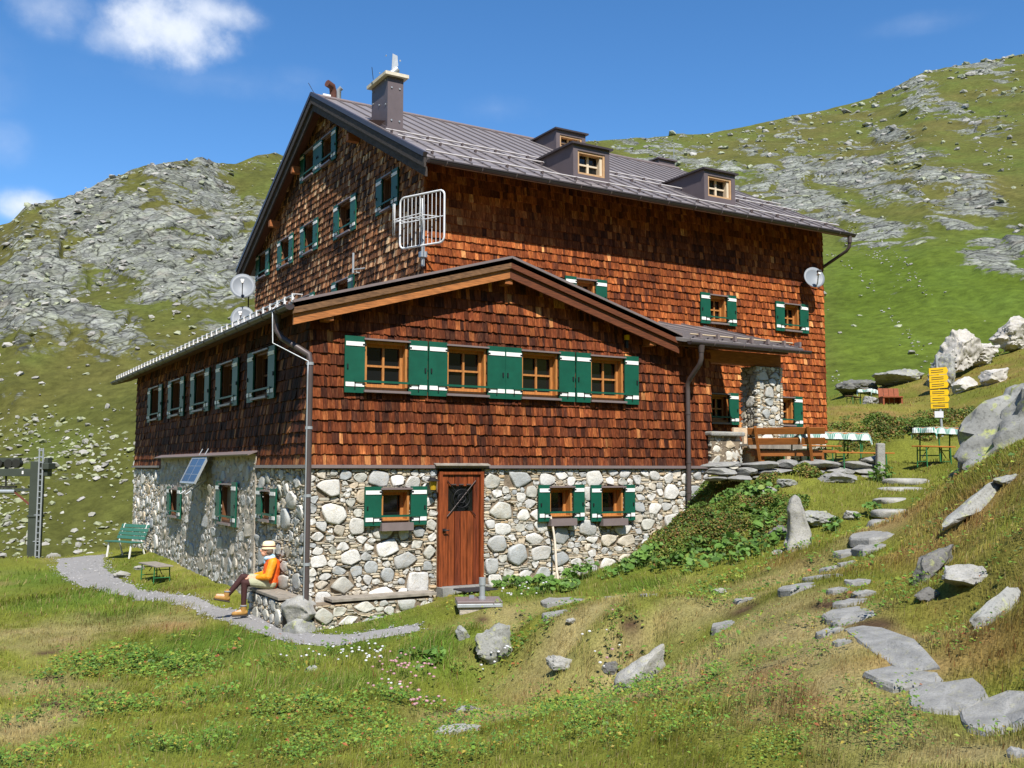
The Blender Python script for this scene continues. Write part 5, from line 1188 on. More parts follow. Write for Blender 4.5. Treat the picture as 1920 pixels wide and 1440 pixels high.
boulder('boulder', atd(1634, 776, 37), (.34, .3, .26), 'white rock under the upper picnic table on the slope', seed=110, rz=CA, sink=.1, m=M_ROCKPALE)
boulder('boulder', atd(100, 1050, 33), (.42, .35, .42), 'pale boulder standing right of the ski lift pylon', seed=111, rz=CA, sink=.05, m=M_ROCKPALE)
boulder('boulder', at(228, 1082), (.20, .14, .10), 'white stone at the edge of the gravel path near the low green bench', seed=112, rz=CA, m=M_ROCKPALE)
boulder('boulder', at(262, 1068), (.14, .1, .08), 'small white stone behind the low green bench', seed=113, rz=CA, m=M_ROCKPALE)

# standing stone
p = at(1497, 1031); v, f = ICO[4]; v = v.copy(); zz = v[:, 2]
hgt = 110/1850*np.dot(p-CAM, FW)
prof = np.interp(zz, [-1, -.6, 0, .5, .85, 1], [.27, .25, .205, .16, .10, .04]); rr = np.hypot(v[:, 0], v[:, 1])+1e-6
a_ = np.arctan2(v[:, 1], v[:, 0]); sq = (np.abs(np.cos(a_))**5+np.abs(np.sin(a_))**5)**(-1/5)
w = np.column_stack([np.cos(a_)*sq*prof*np.minimum(1, rr*3)*(.75)+.05*(1-zz)*.5-.04, np.sin(a_)*sq*prof*np.minimum(1, rr*3)*.55, (zz+1)*.5*hgt-.06])
w = w+.055*fbm(w[:, 0]*6, w[:, 1]*6, w[:, 2]*4.5, 5, 4)[:, None]*np.array([1, 1, .4])+.02*np.sign(vnoise(w[:, 0]*2, w[:, 2]*2.2, 0, 8))[:, None]*np.array([.5, .5, 0])
o = mesh_np('standing_stone', w, [f], M_ROCKPALE, None, None, True); o.location = p; o.rotation_euler = (0, 0, CA); tag(o, 'tall pale tapering standing stone upright in the grass beside the footpath', 'standing stone')
BLOCK.append((p[:2], np.array([.2, 0]), np.array([0, .15])))
# terrace edging of flat slabs (one dry-stone wall)
mb = MB(); rg = np.random.default_rng(3); tw_ = thing('terrace_wall', on((10.6, -1.0, 0)), 'low dry-stone wall of flat grey slabs edging the terrace', 'stone wall')
base = np.array(tw_.location)
line = [np.array(P(px, py, 2, 2.22)[:2]) if False else PD(px, py, d)[:2] for px, py, d in ((1318, 880, 20.4), (1400, 872, 20.6), (1480, 868, 20.9), (1560, 866, 21.3), (1648, 868, 21.8))]
def along(t):
    s = t*(len(line)-1); i = min(int(s), len(line)-2); return line[i]+(line[i+1]-line[i])*(s-i)
for z0, hh, n, sh in ((1.98, .12, 7, .1), (2.10, .14, 6, 0), (2.235, .17, 5, -.04)):
    e = np.sort(np.concatenate([[0, 1], (np.arange(1, n)+rg.uniform(-.25, .25, n-1))/n]))
    for a, b in zip(e[:-1], e[1:]):
        p0, p1 = along(a+.003), along(b-.003); d = (p1-p0); L = np.linalg.norm(d); d /= L; nn = np.array([-d[1], d[0]])
        v, f = rock_shape(int(rg.integers(1e6)), 3, 14, .04, (.62, .9)); h2 = hh*rg.uniform(.8, 1.2)
        c = (p0+p1)/2-nn*(sh+rg.uniform(-.05, .05)); w = v*np.array([L*.58, rg.uniform(.28, .4), h2*.62])
        X = c[0]+w[:, 0]*d[0]+w[:, 1]*nn[0]; Y = c[1]+w[:, 0]*d[1]+w[:, 1]*nn[1]
        mb.add(np.column_stack([X, Y, z0+h2/2+w[:, 2]+w[:, 0]*rg.normal(0, .04)])-base, f.tolist(), M_SLAB)
mb.build('edging_slabs', parent=tw_)
for k in np.linspace(0, 1, 9):
    q = along(k); BLOCK.append((q, np.array([.35, 0]), np.array([0, .3])))
p = PD(1637, 858, 21.6); boulder('boulder', (p[0], p[1], 2.36), (.28, .2, .11), 'rounded stone lying on the end of the terrace wall beside the white post', seed=131, rz=CA, sink=.1, m=M_SLAB)
p = on(PD(1650, 880, 21.3)); mb = MB(); mb.prism([(-.09, -.07, -.3), (.09, -.07, -.3), (.09, .07, -.3), (-.09, .07, -.3)], (0, 0, 1), .3+.78, M_ROCKPALE)
o = mb.build('stone_post', bevel=.03); o.location = p; o.rotation_euler = (0, .03, CA); tag(o, 'slim pale stone post at the end of the terrace wall by the stairs', 'stone post')
# low rubble wall at the corner of the annex
lw = thing('rubble_wall', (9.3, -.1, 2.2), 'low pale rubble wall built against the right corner of the front annex', 'stone wall')
c0_, c1_ = P(1331, 840, 1, -.12)[0], P(1388, 840, 1, -.12)[0]
mb = MB(); mb.obox((c0_+.45-9.3, .38, .3), (.42, 0, 0), (0, .42, 0), (0, 0, .44), M_MORTAR); mb.build('wall_core', parent=lw)
for sd_, O_, U_, N_, L_ in ((51, (0, -.12, 0), EX, -EY, None), (52, (c1_, -.1, 0), EY, EX, .9)):
    s_ = pack_stones(c0_ if L_ is None else 0, c1_ if L_ is None else L_, 2.05, 3.0, [], [(200, .3, .5, .22, .36), (300, .16, .3, .1, .2)], True, sd_, chip_h=(2, 4))
    stone_mesh('wall_stones', s_, np.array(O_)-np.array([9.3, -.1, 2.2]), U_, N_, lw, sd_, tint=(1.08, 1.06, 1.0))
mb = MB(); mb.obox((c0_+.45-9.3, .36, .80), (.5, 0, 0), (0, .5, 0), (0, 0, .05), M_ROCKPALE); mb.build('coping_slab', parent=lw, bevel=.03)

# ------------------------------------------------------------------ stone benches at the annex corner
def stone_bench(label, u0, u1, O, U, N, seed, px0, px1, z_top, lo):
    t = thing('stone_bench', np.array(O)+np.array(U)*(u0+u1)/2+np.array([0, 0, lo]), label, 'bench'); off = np.array(t.location)
    s_ = pack_stones(u0, u1, lo, z_top-.03, [], [(200, .26, .5, .16, .3), (300, .12, .26, .09, .18)], True, seed, chip_h=(1, 3))
    stone_mesh('stone_base', s_, np.array(O)-off+np.array(N)*.40, U, N, t, seed, tint=(.98, .98, .94))
    mb = MB(); c = np.array(O)+np.array(U)*(u0+u1)/2+np.array(N)*.20+EZ*((z_top-.04+lo-.3)/2); mb.obox(c-off, np.array(U)*(u1-u0)/2, np.array(N)*.195, EZ*(z_top-.04-lo+.3)/2, M_MORTAR); mb.build('core', parent=t)
    mb = MB()
    for k in range(2):
        c = np.array(O)+np.array(U)*(px0+px1)/2+np.array(N)*(.12+.21*k)+EZ*(z_top+.022); mb.obox(c-off, np.array(U)*(px1-px0)/2, np.array(N)*.102, EZ*.026, M_PLANK)
    mb.build('seat_plank', parent=t, bevel=.006); return t
xe = P(820, 1118, 1, -.45)[0]
stone_bench('front stone bench with grey plank seat running from the drainpipe corner to the cellar door', .02, xe-.05, (0, 0, 0), EX, -EY, 61, .30, xe, -.01, -.62)
ye = P(462, 1105, 0, -.45)[1]
stone_bench('side stone bench with grey plank seat on which the hiker sits', .02, ye, (0, 0, 0), EY, -EX, 62, .18, ye+.05, .0, -.7)
v, f = rock_shape(67, 4, 12, .12, (.62, .9)); v = v*np.array([.40, .37, .25]); o = mesh_np('corner_boulder', v, [f], M_ROCKPALE, None, None, True); o.location = (-.16, -.18, -.16); tag(o, 'pale block-like stone filling the corner between the two stone benches', 'boulder')
v, f = rock_shape(68, 4, 12, .12, (.6, .9)); v = v*np.array([.33, .30, .24]); o = mesh_np('corner_boulder', v, [f], M_ROCK, None, None, True); o.location = (-.2, -.26, -.46); tag(o, 'rounded grey footing stone below the pale corner block of the benches', 'boulder')

# ------------------------------------------------------------------ things on the walls
def dish(p, diam, face, label, pole_to, arm_dark=False):
    face = np.array(face, float); face /= np.linalg.norm(face); s = np.cross(EZ, face); s /= np.linalg.norm(s); u = np.cross(face, s)
    t = thing('satellite_dish', p, label, 'satellite dish', 'satellite dishes on the hut'); mb = MB(); K = 28; r = diam/2; vs = []
    for th_o, back in ((0, 0), (-.012, 1)):
        for q in (1.0, .75, .5, .25):
            for k in range(K):
                a = 2*math.pi*k/K; vs.append(s*math.cos(a)*r*q*.93+u*math.sin(a)*r*q+face*(.22*r*q*q-.11*r+th_o))
        vs.append(face*(-.11*r+th_o))
    n = 4*K+1; fs = []
    for b in (0, 1):
        for i in range(3):
            for k in range(K):
                g = (b*n+i*K+k, b*n+i*K+(k+1) % K, b*n+(i+1)*K+(k+1) % K, b*n+(i+1)*K+k); fs.append(g if b == 0 else g[::-1])
        for k in range(K):
            g = (b*n+3*K+k, b*n+3*K+(k+1) % K, b*n+4*K); fs.append(g if b == 0 else g[::-1])
    fs += [(k, n+k, n+(k+1) % K, (k+1) % K) for k in range(K)]
    mb.add(vs, fs, M_DISH, True); mb.build('reflector', parent=t)
    mb = MB(); e = face*r*.95+u*(-r*.12); mb.tube([-u*r*.98+face*.1*r, -u*r*.75+face*r*.55, e], .016, 6, M_DARKSTEEL if arm_dark else M_GALV); arm = mb.build('feed_arm', parent=t)
    mb = MB(); mb.tube([e+face*.08, e-face*.06], [.045, .03], 10, M_WHITE); mb.obox(e+u*.04+face*.06, s*.05, u*.03, face*.04, M_WHITE if arm_dark else M_IRON); mb.build('feed_horn', parent=t)
    mb = MB(); mb.tube([-face*.12*r, -face*.5*r]+[np.array(q)-np.array(p) for q in pole_to], .022, 8, M_DARKSTEEL); mb.build('mount', parent=t); return t
vw = -FW*np.array([1, 1, 0])
d1 = PD(455, 537, 31.3); d2 = PD(455, 597, 31.2)
dish(d1, .84, vw+RT0*.25+EZ*.28, 'upper satellite dish on the pole at the far left corner of the main gable', [(d1[0]+.25, d1[1]+.2, d1[2]-.1), (d1[0]+.25, d1[1]+.2, d1[2]-1.6)], True)
dish(d2, .80, vw+RT0*.1+EZ*.3, 'lower satellite dish half hidden behind the annex eave', [(d2[0]+.2, d2[1]+.2, d2[2]-.1), (d2[0]+.25, d2[1]+.2, d2[2]-.9)], True)
d3 = P(1526, 521, 1, 2.12); dish(d3, .62, vw+RT0*.12+EZ*.32, 'satellite dish high on the right end of the orange-brown long wall', [(d3[0]-.02, 2.48, d3[2]-.1)])

# grid aerial on a mast at the corner of the main block
ac = PD(791, 412, 20.5); ga = thing('grid_aerial', ac, 'white tubular grid aerial on a mast at the near corner of the upper storey', 'aerial')
dv = np.array([.41, -.91, 0]); W2, H2, rc = .60, .545, .12; nrmv = np.cross(EZ, dv)
loop = []
for cx, cz_, a0 in ((W2-rc, H2-rc, 0), (-W2+rc, H2-rc, 90), (-W2+rc, -H2+rc, 180), (W2-rc, -H2+rc, 270)):
    for a in np.linspace(a0, a0+90, 6): loop.append(dv*(cx+rc*math.cos(R(a)))+EZ*(cz_+rc*math.sin(R(a))))
loop.append(loop[0]); mb = MB(); M_AER = mat('aerial_white', (.70, .71, .72), rough=.4)
mb.tube(loop, .021, 8, M_AER, cap=False)
for q in np.linspace(-W2, W2, 12)[1:-1]: mb.tube([dv*q-EZ*H2, dv*q+EZ*H2], .008, 5, M_AER)
mb.tube([-dv*W2, dv*W2], .012, 6, M_AER); mb.build('grid_reflector', parent=ga)
mb = MB(); off = -nrmv*.33 if np.dot(nrmv, FW) > 0 else nrmv*.33
def dip(c, h, w): return [c-dv*w+EZ*h, c+dv*w+EZ*h, c+dv*w-EZ*h, c-dv*w-EZ*h, c-dv*w+EZ*h]
for q in (-.48, .27): mb.tube(dip(dv*q+off, .33, .022), .0115, 5, M_AER)
mb.tube([dv*-.48+off, dv*.27+off+EZ*.03], .010, 5, M_AER); mb.tube([dv*-.48+off-EZ*.06, dv*.27+off-EZ*.03], .010, 5, M_AER)
mb.tube([dv*-.48+off, dv*-.4], .010, 5, M_AER); mb.tube([dv*.27+off, dv*.45], .010, 5, M_AER); mb.tube([off*1.0-dv*.12, off*.1+dv*.05], .016, 6, M_GALV); mb.build('dipole_element', parent=ga)
mm = np.array([3.26, 2.36, 0])-np.array([ac[0], ac[1], 0]); mb = MB(); mb.tube([mm+EZ*.5, mm-EZ*.85], .04, 10, M_GALV)
mb.tube([mm, np.array([0, 0, .0])], .018, 6, M_GALV)
mb.tube([mm-EZ*.66, mm+np.array([.12, .16, -.66])], .03, 8, M_DARKSTEEL); mb.tube([mm+EZ*.3, mm+np.array([.12, .16, .3])], .03, 8, M_DARKSTEEL); mb.obox(mm-EZ*.60, (.07, 0, 0), (0, .07, 0), (0, 0, .06), M_GALV); mb.build('mast', parent=ga)
# small aerial bracket on the gable
p = P(668, 505, 0, XM-.12); t = thing('aerial_bracket', p, 'small galvanised aerial bracket on the weathered gable above a lower window', 'bracket'); mb = MB()
mb.tube([(-.08, 0, .4), (-.08, 0, -.1)], .03, 8, M_GALV); mb.build('tube', parent=t); mb = MB(); mb.tube([(-.08, 0, -.02), (.1, -.35, -.02)], .02, 6, M_GALV); mb.tube([(-.08, 0, -.08), (.1, 0, -.08)], .02, 6, M_GALV); mb.build('arm', parent=t)

# solar panel leaning out over the roughcast wall
ya, yb2 = P(365, 868, 0, -.16)[1], P(392, 866, 0, -.16)[1]; c = np.array([-.2, (ya+yb2)/2, 2.46]); t = thing('solar_panel', c, 'blue solar panel tilted out from the top of the roughcast side wall', 'solar panel')
w2 = abs(ya-yb2)/2; dn = np.array([-.42, 0, -.90]); dn /= np.linalg.norm(dn); nn = np.array([-.90, 0, .42]); nn /= np.linalg.norm(nn); L = .62
M_CELL = mat('solar_cell', (.012, .03, .10), rough=.15, noise=.2, nscale=6)
mb = MB(); mb.obox(dn*L/2, dn*L/2, EY*w2, nn*.015, M_CELL); mb.build('cell_sheet', parent=t)
mb = MB()
for s in (-1, 1): mb.obox(dn*L/2+EY*s*w2, dn*(L/2+.02), EY*.022, nn*.024, M_GALV)
for q in (0, L): mb.obox(dn*q, dn*.022, EY*(w2-.02), nn*.022, M_GALV)
for s in (-1, 1): mb.obox(dn*L*(.5+.0), dn*L/2, EY*.0, nn*.017, M_GALV) if False else None
for q in (.333, .667): mb.obox(dn*L*q+nn*.016, dn*.004, EY*w2, nn*.002, M_GALV)
mb.obox(dn*L*.5+nn*.016, dn*L/2, EY*.004, nn*.002, M_GALV); mb.build('frame', parent=t)
mb = MB()
for s in (-.4, .4): mb.tube([dn*.05+EY*s*w2, np.array([.12, s*w2, .22])], .012, 6, M_GALV); mb.tube([dn*.9+EY*s*w2-nn*.02, np.array([.10, s*w2, -.50])], .012, 6, M_GALV)
mb.build('bracket', parent=t)
# wall lantern
p = P(812, 905, 1, -.16); t = thing('wall_lantern', p, 'small black wall lantern with amber glass left of the cellar door', 'lantern'); mb = MB()
mb.tube([(0, 0, .03), (0, 0, .10)], [.13, .02], 12, M_IRON); mb.build('hood', parent=t); mb = MB(); mb.tube([(0, 0, .028), (0, 0, -.13)], [.075, .055], 10, mat('amber_glass', (.45, .28, .02), rough=.25)); mb.build('amber_glass', parent=t)
mb = MB(); mb.tube([(0, 0, .08), (0, .10, .10), (0, .16, .05)], .012, 6, M_IRON); mb.tube([(0, 0, -.13), (0, 0, -.15)], [.06, .02], 10, M_IRON); mb.build('bracket', parent=t)
# pole leaning on the wall
a = P(1032, 966, 1, -.10); b = P(1048, 1079, 1, -.45); b = on(b); mb = MB(); k = np.linspace(0, 1, 8); mb.tube([a+(b-a)*q+np.array([.025*math.sin(q*5), 0, 0])-a for q in k], [.02+.006*q for q in k], 8, mat('bleached_wood', srgb(205, 192, 172), rough=.8, noise=.2))
o = mb.build('wooden_pole'); o.location = a; tag(o, 'bleached crooked wooden pole leaning on the stone wall under a cellar window', 'pole')
# door mat
c = on(((DOOR[0]+DOOR[1])/2+.0, -.62, 0), .035); mb = MB(); mb.obox((0, 0, 0), (.34, 0, 0), (0, .24, 0), (0, 0, .012), mat('rubber_mat', (.022, .022, .024), rough=.8, noise=.3, nscale=40)); o = mb.build('door_mat', bevel=.006); o.location = c; tag(o, 'dark rubber mat lying in front of the cellar door', 'door mat')
BLOCK.append((c[:2], np.array([.45, 0]), np.array([0, .3])))
# metal hatch with pipe
c = on(at(897, 1136), .09); t = thing('metal_hatch', c, 'square metal manhole hatch with an upright steel pipe on the lawn', 'hatch', rz=CA+.12); mb = MB()
mb.box(-.36, .36, -.30, .30, -.02, .02, M_TRIM); mb.box(-.36, .36, -.305, .305, -.075, -.021, M_GALV); mb.build('plate', parent=t, bevel=.006)
mb = MB(); mb.box(-.32, .32, -.27, .27, -.35, -.08, M_PLASTER); mb.build('shaft', parent=t)
mb = MB(); mb.tube([(.06, -.02, .02), (.06, -.02, .36)], .045, 14, M_GALV); pi = mb.build('pipe', parent=t); mb = MB(); mb.tube([(.06, -.02, .24), (.06, -.02, .362)], .054, 14, M_GALV); mb.tube([(.06, -.02, .02), (.06, -.02, .06)], .06, 14, M_GALV); mb.build('collar', parent=pi)
mb = MB(); mb.box(-.14, -.06, .10, .18, .02, .06, M_DISH); mb.build('latch', parent=t); BLOCK.append((c[:2], np.array([.42, 0]), np.array([0, .36])))

# ------------------------------------------------------------------ benches and tables
def slat_bench(loc, rz, label):
    t = thing('garden_bench', loc, label, 'bench', rz=rz); L = 1.25                       # faces local -x, length along y
    def s(name, y0, y1):
        mb = MB()
        for x, z in ((-.22, .44), (-.09, .435), (.04, .43)): mb.obox((x, 0, z), (.058, 0, 0), (0, L/2, 0), (0, 0, .014), M_GREENP)
        return mb.build('seat', parent=t, bevel=.004)
    s('seat', 0, 0); mb = MB()
    for k in range(4):
        z = .54+k*.105; x = .15+k*.045; mb.obox((x, 0, z), (.012, 0, -.006), (0, L/2, 0), (.018, 0, .044), M_GREENP)
    mb.build('backrest', parent=t, bevel=.004)
    for y in (-L/2+.12, L/2-.12):
        mb = MB(); mb.bar((-.26, y, 0), (-.20, y, .42), .035, .035, (0, 1, 0), M_WHITE); mb.build('leg', parent=t)
        mb = MB(); mb.bar((.26, y, 0), (.12, y, .42), .035, .035, (0, 1, 0), M_WHITE); mb.bar((.12, y, .42), (.31, y, .92), .03, .03, (0, 1, 0), M_WHITE); mb.bar((-.24, y, .41), (.13, y, .40), .03, .03, (0, 1, 0), M_WHITE); mb.build('leg', parent=t)
    return t
M_GREENP = mat('bench_green', srgb(58, 108, 92), rough=.55, noise=.15)
p = on(G(236, 1045)); slat_bench(p, .45, 'green slatted bench with white legs at the far end of the gravel path')
def beer_bench(loc, rz, label, L=2.2, h=.47, w=.25, top=None, group='folding bench seats'):
    t = thing('folding_bench', loc, label, 'bench', group, rz=rz); mb = MB(); mb.obox((0, 0, h-.014), (L/2, 0, 0), (0, w/2, 0), (0, 0, .014), top or M_BENCHTOP); mb.build('seat', parent=t, bevel=.004)
    for sx in (-1, 1):
        x = sx*L*.36; mb = MB()
        for sy in (-1, 1): mb.tube([(x, sy*w*.42, h-.03), (x, sy*w*.46, 0)], .014, 6, M_GREENSTEEL)
        mb.tube([(x, -w*.45, .12), (x, w*.45, .12)], .011, 6, M_GREENSTEEL); mb.tube([(x, -w*.45, h-.1), (x, w*.45, h-.1)], .011, 6, M_GREENSTEEL); mb.tube([(x, 0, .2), (x-sx*.28, 0, h-.03)], .010, 6, M_DARKSTEEL); mb.build('leg', parent=t)
    return t
def beer_table(loc, rz, label, L=2.2, w=.55, h=.77):
    t = thing('folding_table', loc, label, 'table', 'folding tables on the terrace', rz=rz); mb = MB(); mb.obox((0, 0, h-.016), (L/2, 0, 0), (0, w/2, 0), (0, 0, .016), M_BENCHTOP); mb.build('tabletop', parent=t, bevel=.004)
    for sx in (-1, 1):
        x = sx*L*.38; mb = MB()
        for sy in (-1, 1): mb.tube([(x, sy*w*.40, h-.03), (x, sy*w*.44, 0)], .017, 6, M_GREENSTEEL)
        mb.tube([(x, -w*.43, .14), (x, w*.43, .14)], .013, 6, M_GREENSTEEL); mb.tube([(x, -w*.4, h-.16), (x, w*.4, h-.16)], .013, 6, M_GREENSTEEL); mb.tube([(x, 0, h-.16), (x-sx*.45, 0, h-.03)], .012, 6, M_DARKSTEEL); mb.build('leg', parent=t)
    return t
M_BENCHTOP = mat('orange_plank', srgb(178, 112, 52), rough=.55, noise=.25, nscale=5, stretch=(1, 6, 6))
def checks():
    mt = bpy.data.materials.new('checked_cloth'); mt.use_nodes = True; nt = mt.node_tree; N, L = nt.nodes, nt.links; bs = N['Principled BSDF']; bs.inputs['Roughness'].default_value = .85
    tc = N.new('ShaderNodeTexCoord'); w = []
    for ax in 'XY':
        n = N.new('ShaderNodeTexWave'); n.wave_type = 'BANDS'; n.bands_direction = ax; n.inputs['Scale'].default_value = 6.0; L.new(tc.outputs['Object'], n.inputs['Vector'])
        g = N.new('ShaderNodeMath'); g.operation = 'GREATER_THAN'; L.new(n.outputs['Fac'], g.inputs[0]); g.inputs[1].default_value = .5; w.append(g.outputs[0])
    a = N.new('ShaderNodeMath'); a.operation = 'ADD'; L.new(w[0], a.inputs[0]); L.new(w[1], a.inputs[1]); h = N.new('ShaderNodeMath'); h.operation = 'MULTIPLY'; L.new(a.outputs[0], h.inputs[0]); h.inputs[1].default_value = .5
    m_ = N.new('ShaderNodeMixRGB'); L.new(h.outputs[0], m_.inputs['Fac']); m_.inputs['Color1'].default_value = (.80, .82, .80, 1); m_.inputs['Color2'].default_value = (*srgb(40, 125, 105), 1); L.new(m_.outputs[0], bs.inputs['Base Color']); return mt
M_CLOTH = checks()
def cloth(loc, rz, label, L=2.2, w=.55, h=.77, seed=0):
    rg = np.random.default_rng(seed); nx, ny = 34, 16; X = np.linspace(-L/2-.14, L/2+.14, nx); Y = np.linspace(-w/2-.16, w/2+.16, ny); XX, YY = np.meshgrid(X, Y)
    ox = np.maximum(np.abs(XX)-L/2, 0); oy = np.maximum(np.abs(YY)-w/2, 0)
    Z = h+.006-ox*.9-oy*.95; xs = np.sign(XX)*(np.minimum(np.abs(XX), L/2+.012)+ox*.15)+0; ys = np.sign(YY)*(np.minimum(np.abs(YY), w/2+.012)+oy*.15)
    wv_ = .018*np.sin(XX*14+seed)*(oy > 0)+.018*np.sin(YY*17+seed)*(ox > 0); ys = ys+wv_*np.sign(YY)*(oy > 0); xs = xs+wv_*np.sign(XX)*(ox > 0)
    Z = Z+.004*fbm(XX*3, YY*3, 0, 2, seed)
    o = mesh_np('tablecloth', np.column_stack([xs.ravel(), ys.ravel(), Z.ravel()]), [grid_faces(ny, nx)], M_CLOTH, None, None, True); o.location = tuple(loc); o.rotation_euler = (0, 0, rz); tag(o, label, 'tablecloth', 'checked tablecloths'); return o
def flat(px, py, d, z=None): p = PD(px, py, d); p[2] = float(H(np.array([p[0]]), np.array([p[1]]))[0])+.004 if z is None else z; return p
TZ = 2.35
def terr(p): return float(H(np.array([p[0]]), np.array([p[1]]))[0])+.005
tA = flat(1550, 850, 21.9); tB = flat(1566, 850, 26.5); tA[2] = terr(tA); tB[2] = terr(tB)
beer_table(tA, 0, 'nearest folding table on the terrace, its green legs showing behind the brown bench'); cloth(tA, 0, 'green and white checked cloth on the nearest terrace table', seed=1)
beer_table(tB, .05, 'second folding table farther back on the terrace behind the nearest one'); cloth(tB, .05, 'green and white checked cloth on the second table farther back on the terrace', seed=2)
q = tA+np.array([.62, -.62, 0])*1.0; q = flat(1615, 850, 21.6); beer_bench(q, 0.0, 'orange plank bench behind the stone post, in front of the nearest terrace table', L=1.9)
q = tA+np.array([.3, .9, 0]); q[2] = terr(q); beer_bench(q, 0, 'orange plank bench between the two terrace tables')
q = flat(1358, 850, 21.6); tC = np.array([10.0, 1.75, terr((10.0, 1.75))]); beer_table(tC, 0, 'table squeezed into the corner between annex and main wall', L=1.5); cloth(tC, 0, 'checked cloth on the table in the corner beside the annex', L=1.5, seed=3)
tR = flat(1772, 858, 22.6); beer_table(tR, .12, 'folding table at the top of the stairs beside the huge boulder', L=1.7); cloth(tR, .12, 'checked cloth on the table at the top of the stairs', L=1.7, seed=4)
q = flat(1752, 862, 21.9); beer_bench(q, .12, 'plank bench in front of the table at the top of the stairs', L=1.4)
tU = flat(1633, 776, 38); tU = on(tU, .0); beer_table(tU, .4, 'highest picnic table, on the slope near the crest', L=1.5, w=.5); cloth(tU, .4, 'pale cloth on the highest picnic table near the crest', L=1.5, w=.5, seed=5)
q = on(flat(1601, 777, 37.3)); beer_bench(q, .4, 'dark narrow bench left of the highest picnic table', L=1.2, top=mat('dark_plank', srgb(96, 74, 52), rough=.8, noise=.2))
q = on(G(291, 1090)); beer_bench(q, math.pi/2+.12, 'low grey-topped bench with green legs in the grass by the roughcast wall', L=1.25, h=.40, w=.40, top=M_PLANK)
# upright red-brown bench on the slope
q = on(flat(1668, 772, 36)); t = thing('high_backed_chair', q, 'reddish brown wooden seat with high back on the slope right of the upper table', 'seat', rz=CA); mb = MB(); rb_ = mat('redbrown_wood', srgb(140, 74, 44), rough=.7, noise=.3)
for k in range(4): mb.obox((-.28+.19*k, .05, .32), (.088, 0, 0), (0, .015, 0), (0, .06, .30), rb_)
mb.build('backrest', parent=t); mb = MB(); mb.box(-.36, .38, -.35, .02, .26, .30, rb_); mb.build('seat', parent=t)
for x in (-.32, .34):
    mb = MB(); mb.box(x-.03, x+.03, -.32, .04, -.1, .26, rb_); mb.build('side_panel', parent=t)
# brown rustic bench with its back to the viewer
a = PD(1425, 858, 21.3); b = PD(1524, 858, 20.95); zt_b = terr(a)+.05; d = (b-a)[:2]; ang_b = math.atan2(d[1], d[0]); L = np.linalg.norm(d)
t = thing('rustic_bench', (a[0], a[1], zt_b), 'brown wooden bench with slanted back posts on the terrace edge, seen from behind', 'bench', rz=ang_b); 
for x in (0, L):
    mb = MB(); mb.bar((x, .26, .0), (x-.09, -.02, .94), .095, .06, (1, 0, 0), M_BENCHWOOD); mb.build('back_post', parent=t, bevel=.006)
mb = MB()
for z, y in ((.84, .035), (.62, .10)): mb.obox((L*.5, y, z), (L*.5+.26, 0, 0), (0, .018, .006), (0, -.02, .07), M_BENCHWOOD)
mb.build('back_rail', parent=t, bevel=.006); mb = MB()
for y in (.36, .52): mb.obox((L*.5+.1, y, .40), (L*.5+.42, 0, 0), (0, .075, 0), (0, 0, .03), M_BENCHWOOD)
mb.obox((L*.5, .24, .36), (L*.5+.2, 0, 0), (0, .02, 0), (0, 0, .06), M_BENCHWOOD); mb.build('seat', parent=t, bevel=.006); 
for x in (-.05, L+.12):
    mb = MB(); mb.box(x-.12, x+.14, .27, .62, -.06, .12, M_BENCHWOOD); mb.box(x-.10, x+.12, .28, .60, .125, .24, M_BENCHWOOD); mb.box(x-.08, x+.10, .29, .59, .245, .365, M_BENCHWOOD); mb.build('block_leg', parent=t, bevel=.008)
# weathered grey bench under the main wall
q = flat(1432, 850, 22.4); t = thing('weathered_bench', (q[0], q[1], terr(q)), 'weathered grey plank bench and rail behind the brown bench on the terrace', 'bench', rz=.02); mb = MB(); M_PALEW = mat('bleached_plank', srgb(200, 176, 146), rough=.85, noise=.3, nscale=5, stretch=(1, 6, 6))
mb.obox((0, .1, .78), (.85, 0, 0), (0, .03, 0), (0, 0, .075), M_PALEW); mb.build('back_rail', parent=t, bevel=.006); mb = MB(); mb.obox((.05, -.15, .46), (.85, 0, 0), (0, .16, 0), (0, 0, .03), M_PLANK); mb.obox((.05, -.325, .45), (.85, 0, 0), (0, .012, 0), (0, 0, .07), M_PLANK); mb.build('seat', parent=t, bevel=.006)
for x in (-.5, .5):
    mb = MB(); mb.box(x-.05, x+.05, .06, .12, -.05, .75, M_PALEW); mb.box(x-.05, x+.05, -.28, .058, -.05, .42, M_PALEW); mb.build('leg', parent=t)

# ------------------------------------------------------------------ signpost
q = on(flat(1764, 815, 28)); zb = q[2]; t = thing('signpost', q, 'trail signpost with six yellow arrow boards and a small white plate', 'signpost', rz=CA)
ztop = PD(1757, 664, 28)[2]; mb = MB(); mb.tube([(.05, 0, -.2), (-.06, 0, ztop-zb)], .038, 10, M_GALV); mb.build('post', parent=t)
for k, (y0, y1) in enumerate(((690, 703), (704, 716), (717, 729), (731, 742), (743, 755), (757, 766))):
    z0_, z1_ = PD(1757, y1, 28)[2]-zb, PD(1757, y0, 28)[2]-zb; x = -.03+.004*k; s = .27
    mb = MB(); ti = .04 if k < 3 else .02; tip = 1 if k != 5 else 0
    pol = [(x-s, -.06, z0_), (x+s*.86, -.06, z0_+ti), (x+s*1.02*tip+s*.86*(1-tip), -.06, (z0_+z1_)/2+ti), (x+s*.86, -.06, z1_+ti), (x-s, -.06, z1_)]
    mb.prism(pol, (0, 1, 0), .02, M_YELLOW)
    for r_ in (.36, .66): mb.bar((x-s*.8, -.0625, z0_+(z1_-z0_)*r_), (x+s*.5, -.0625, z0_+ti*.8+(z1_-z0_)*r_), .003, .018, (0, 0, 1), M_INK)
    mb.build('arrow_board', parent=t)
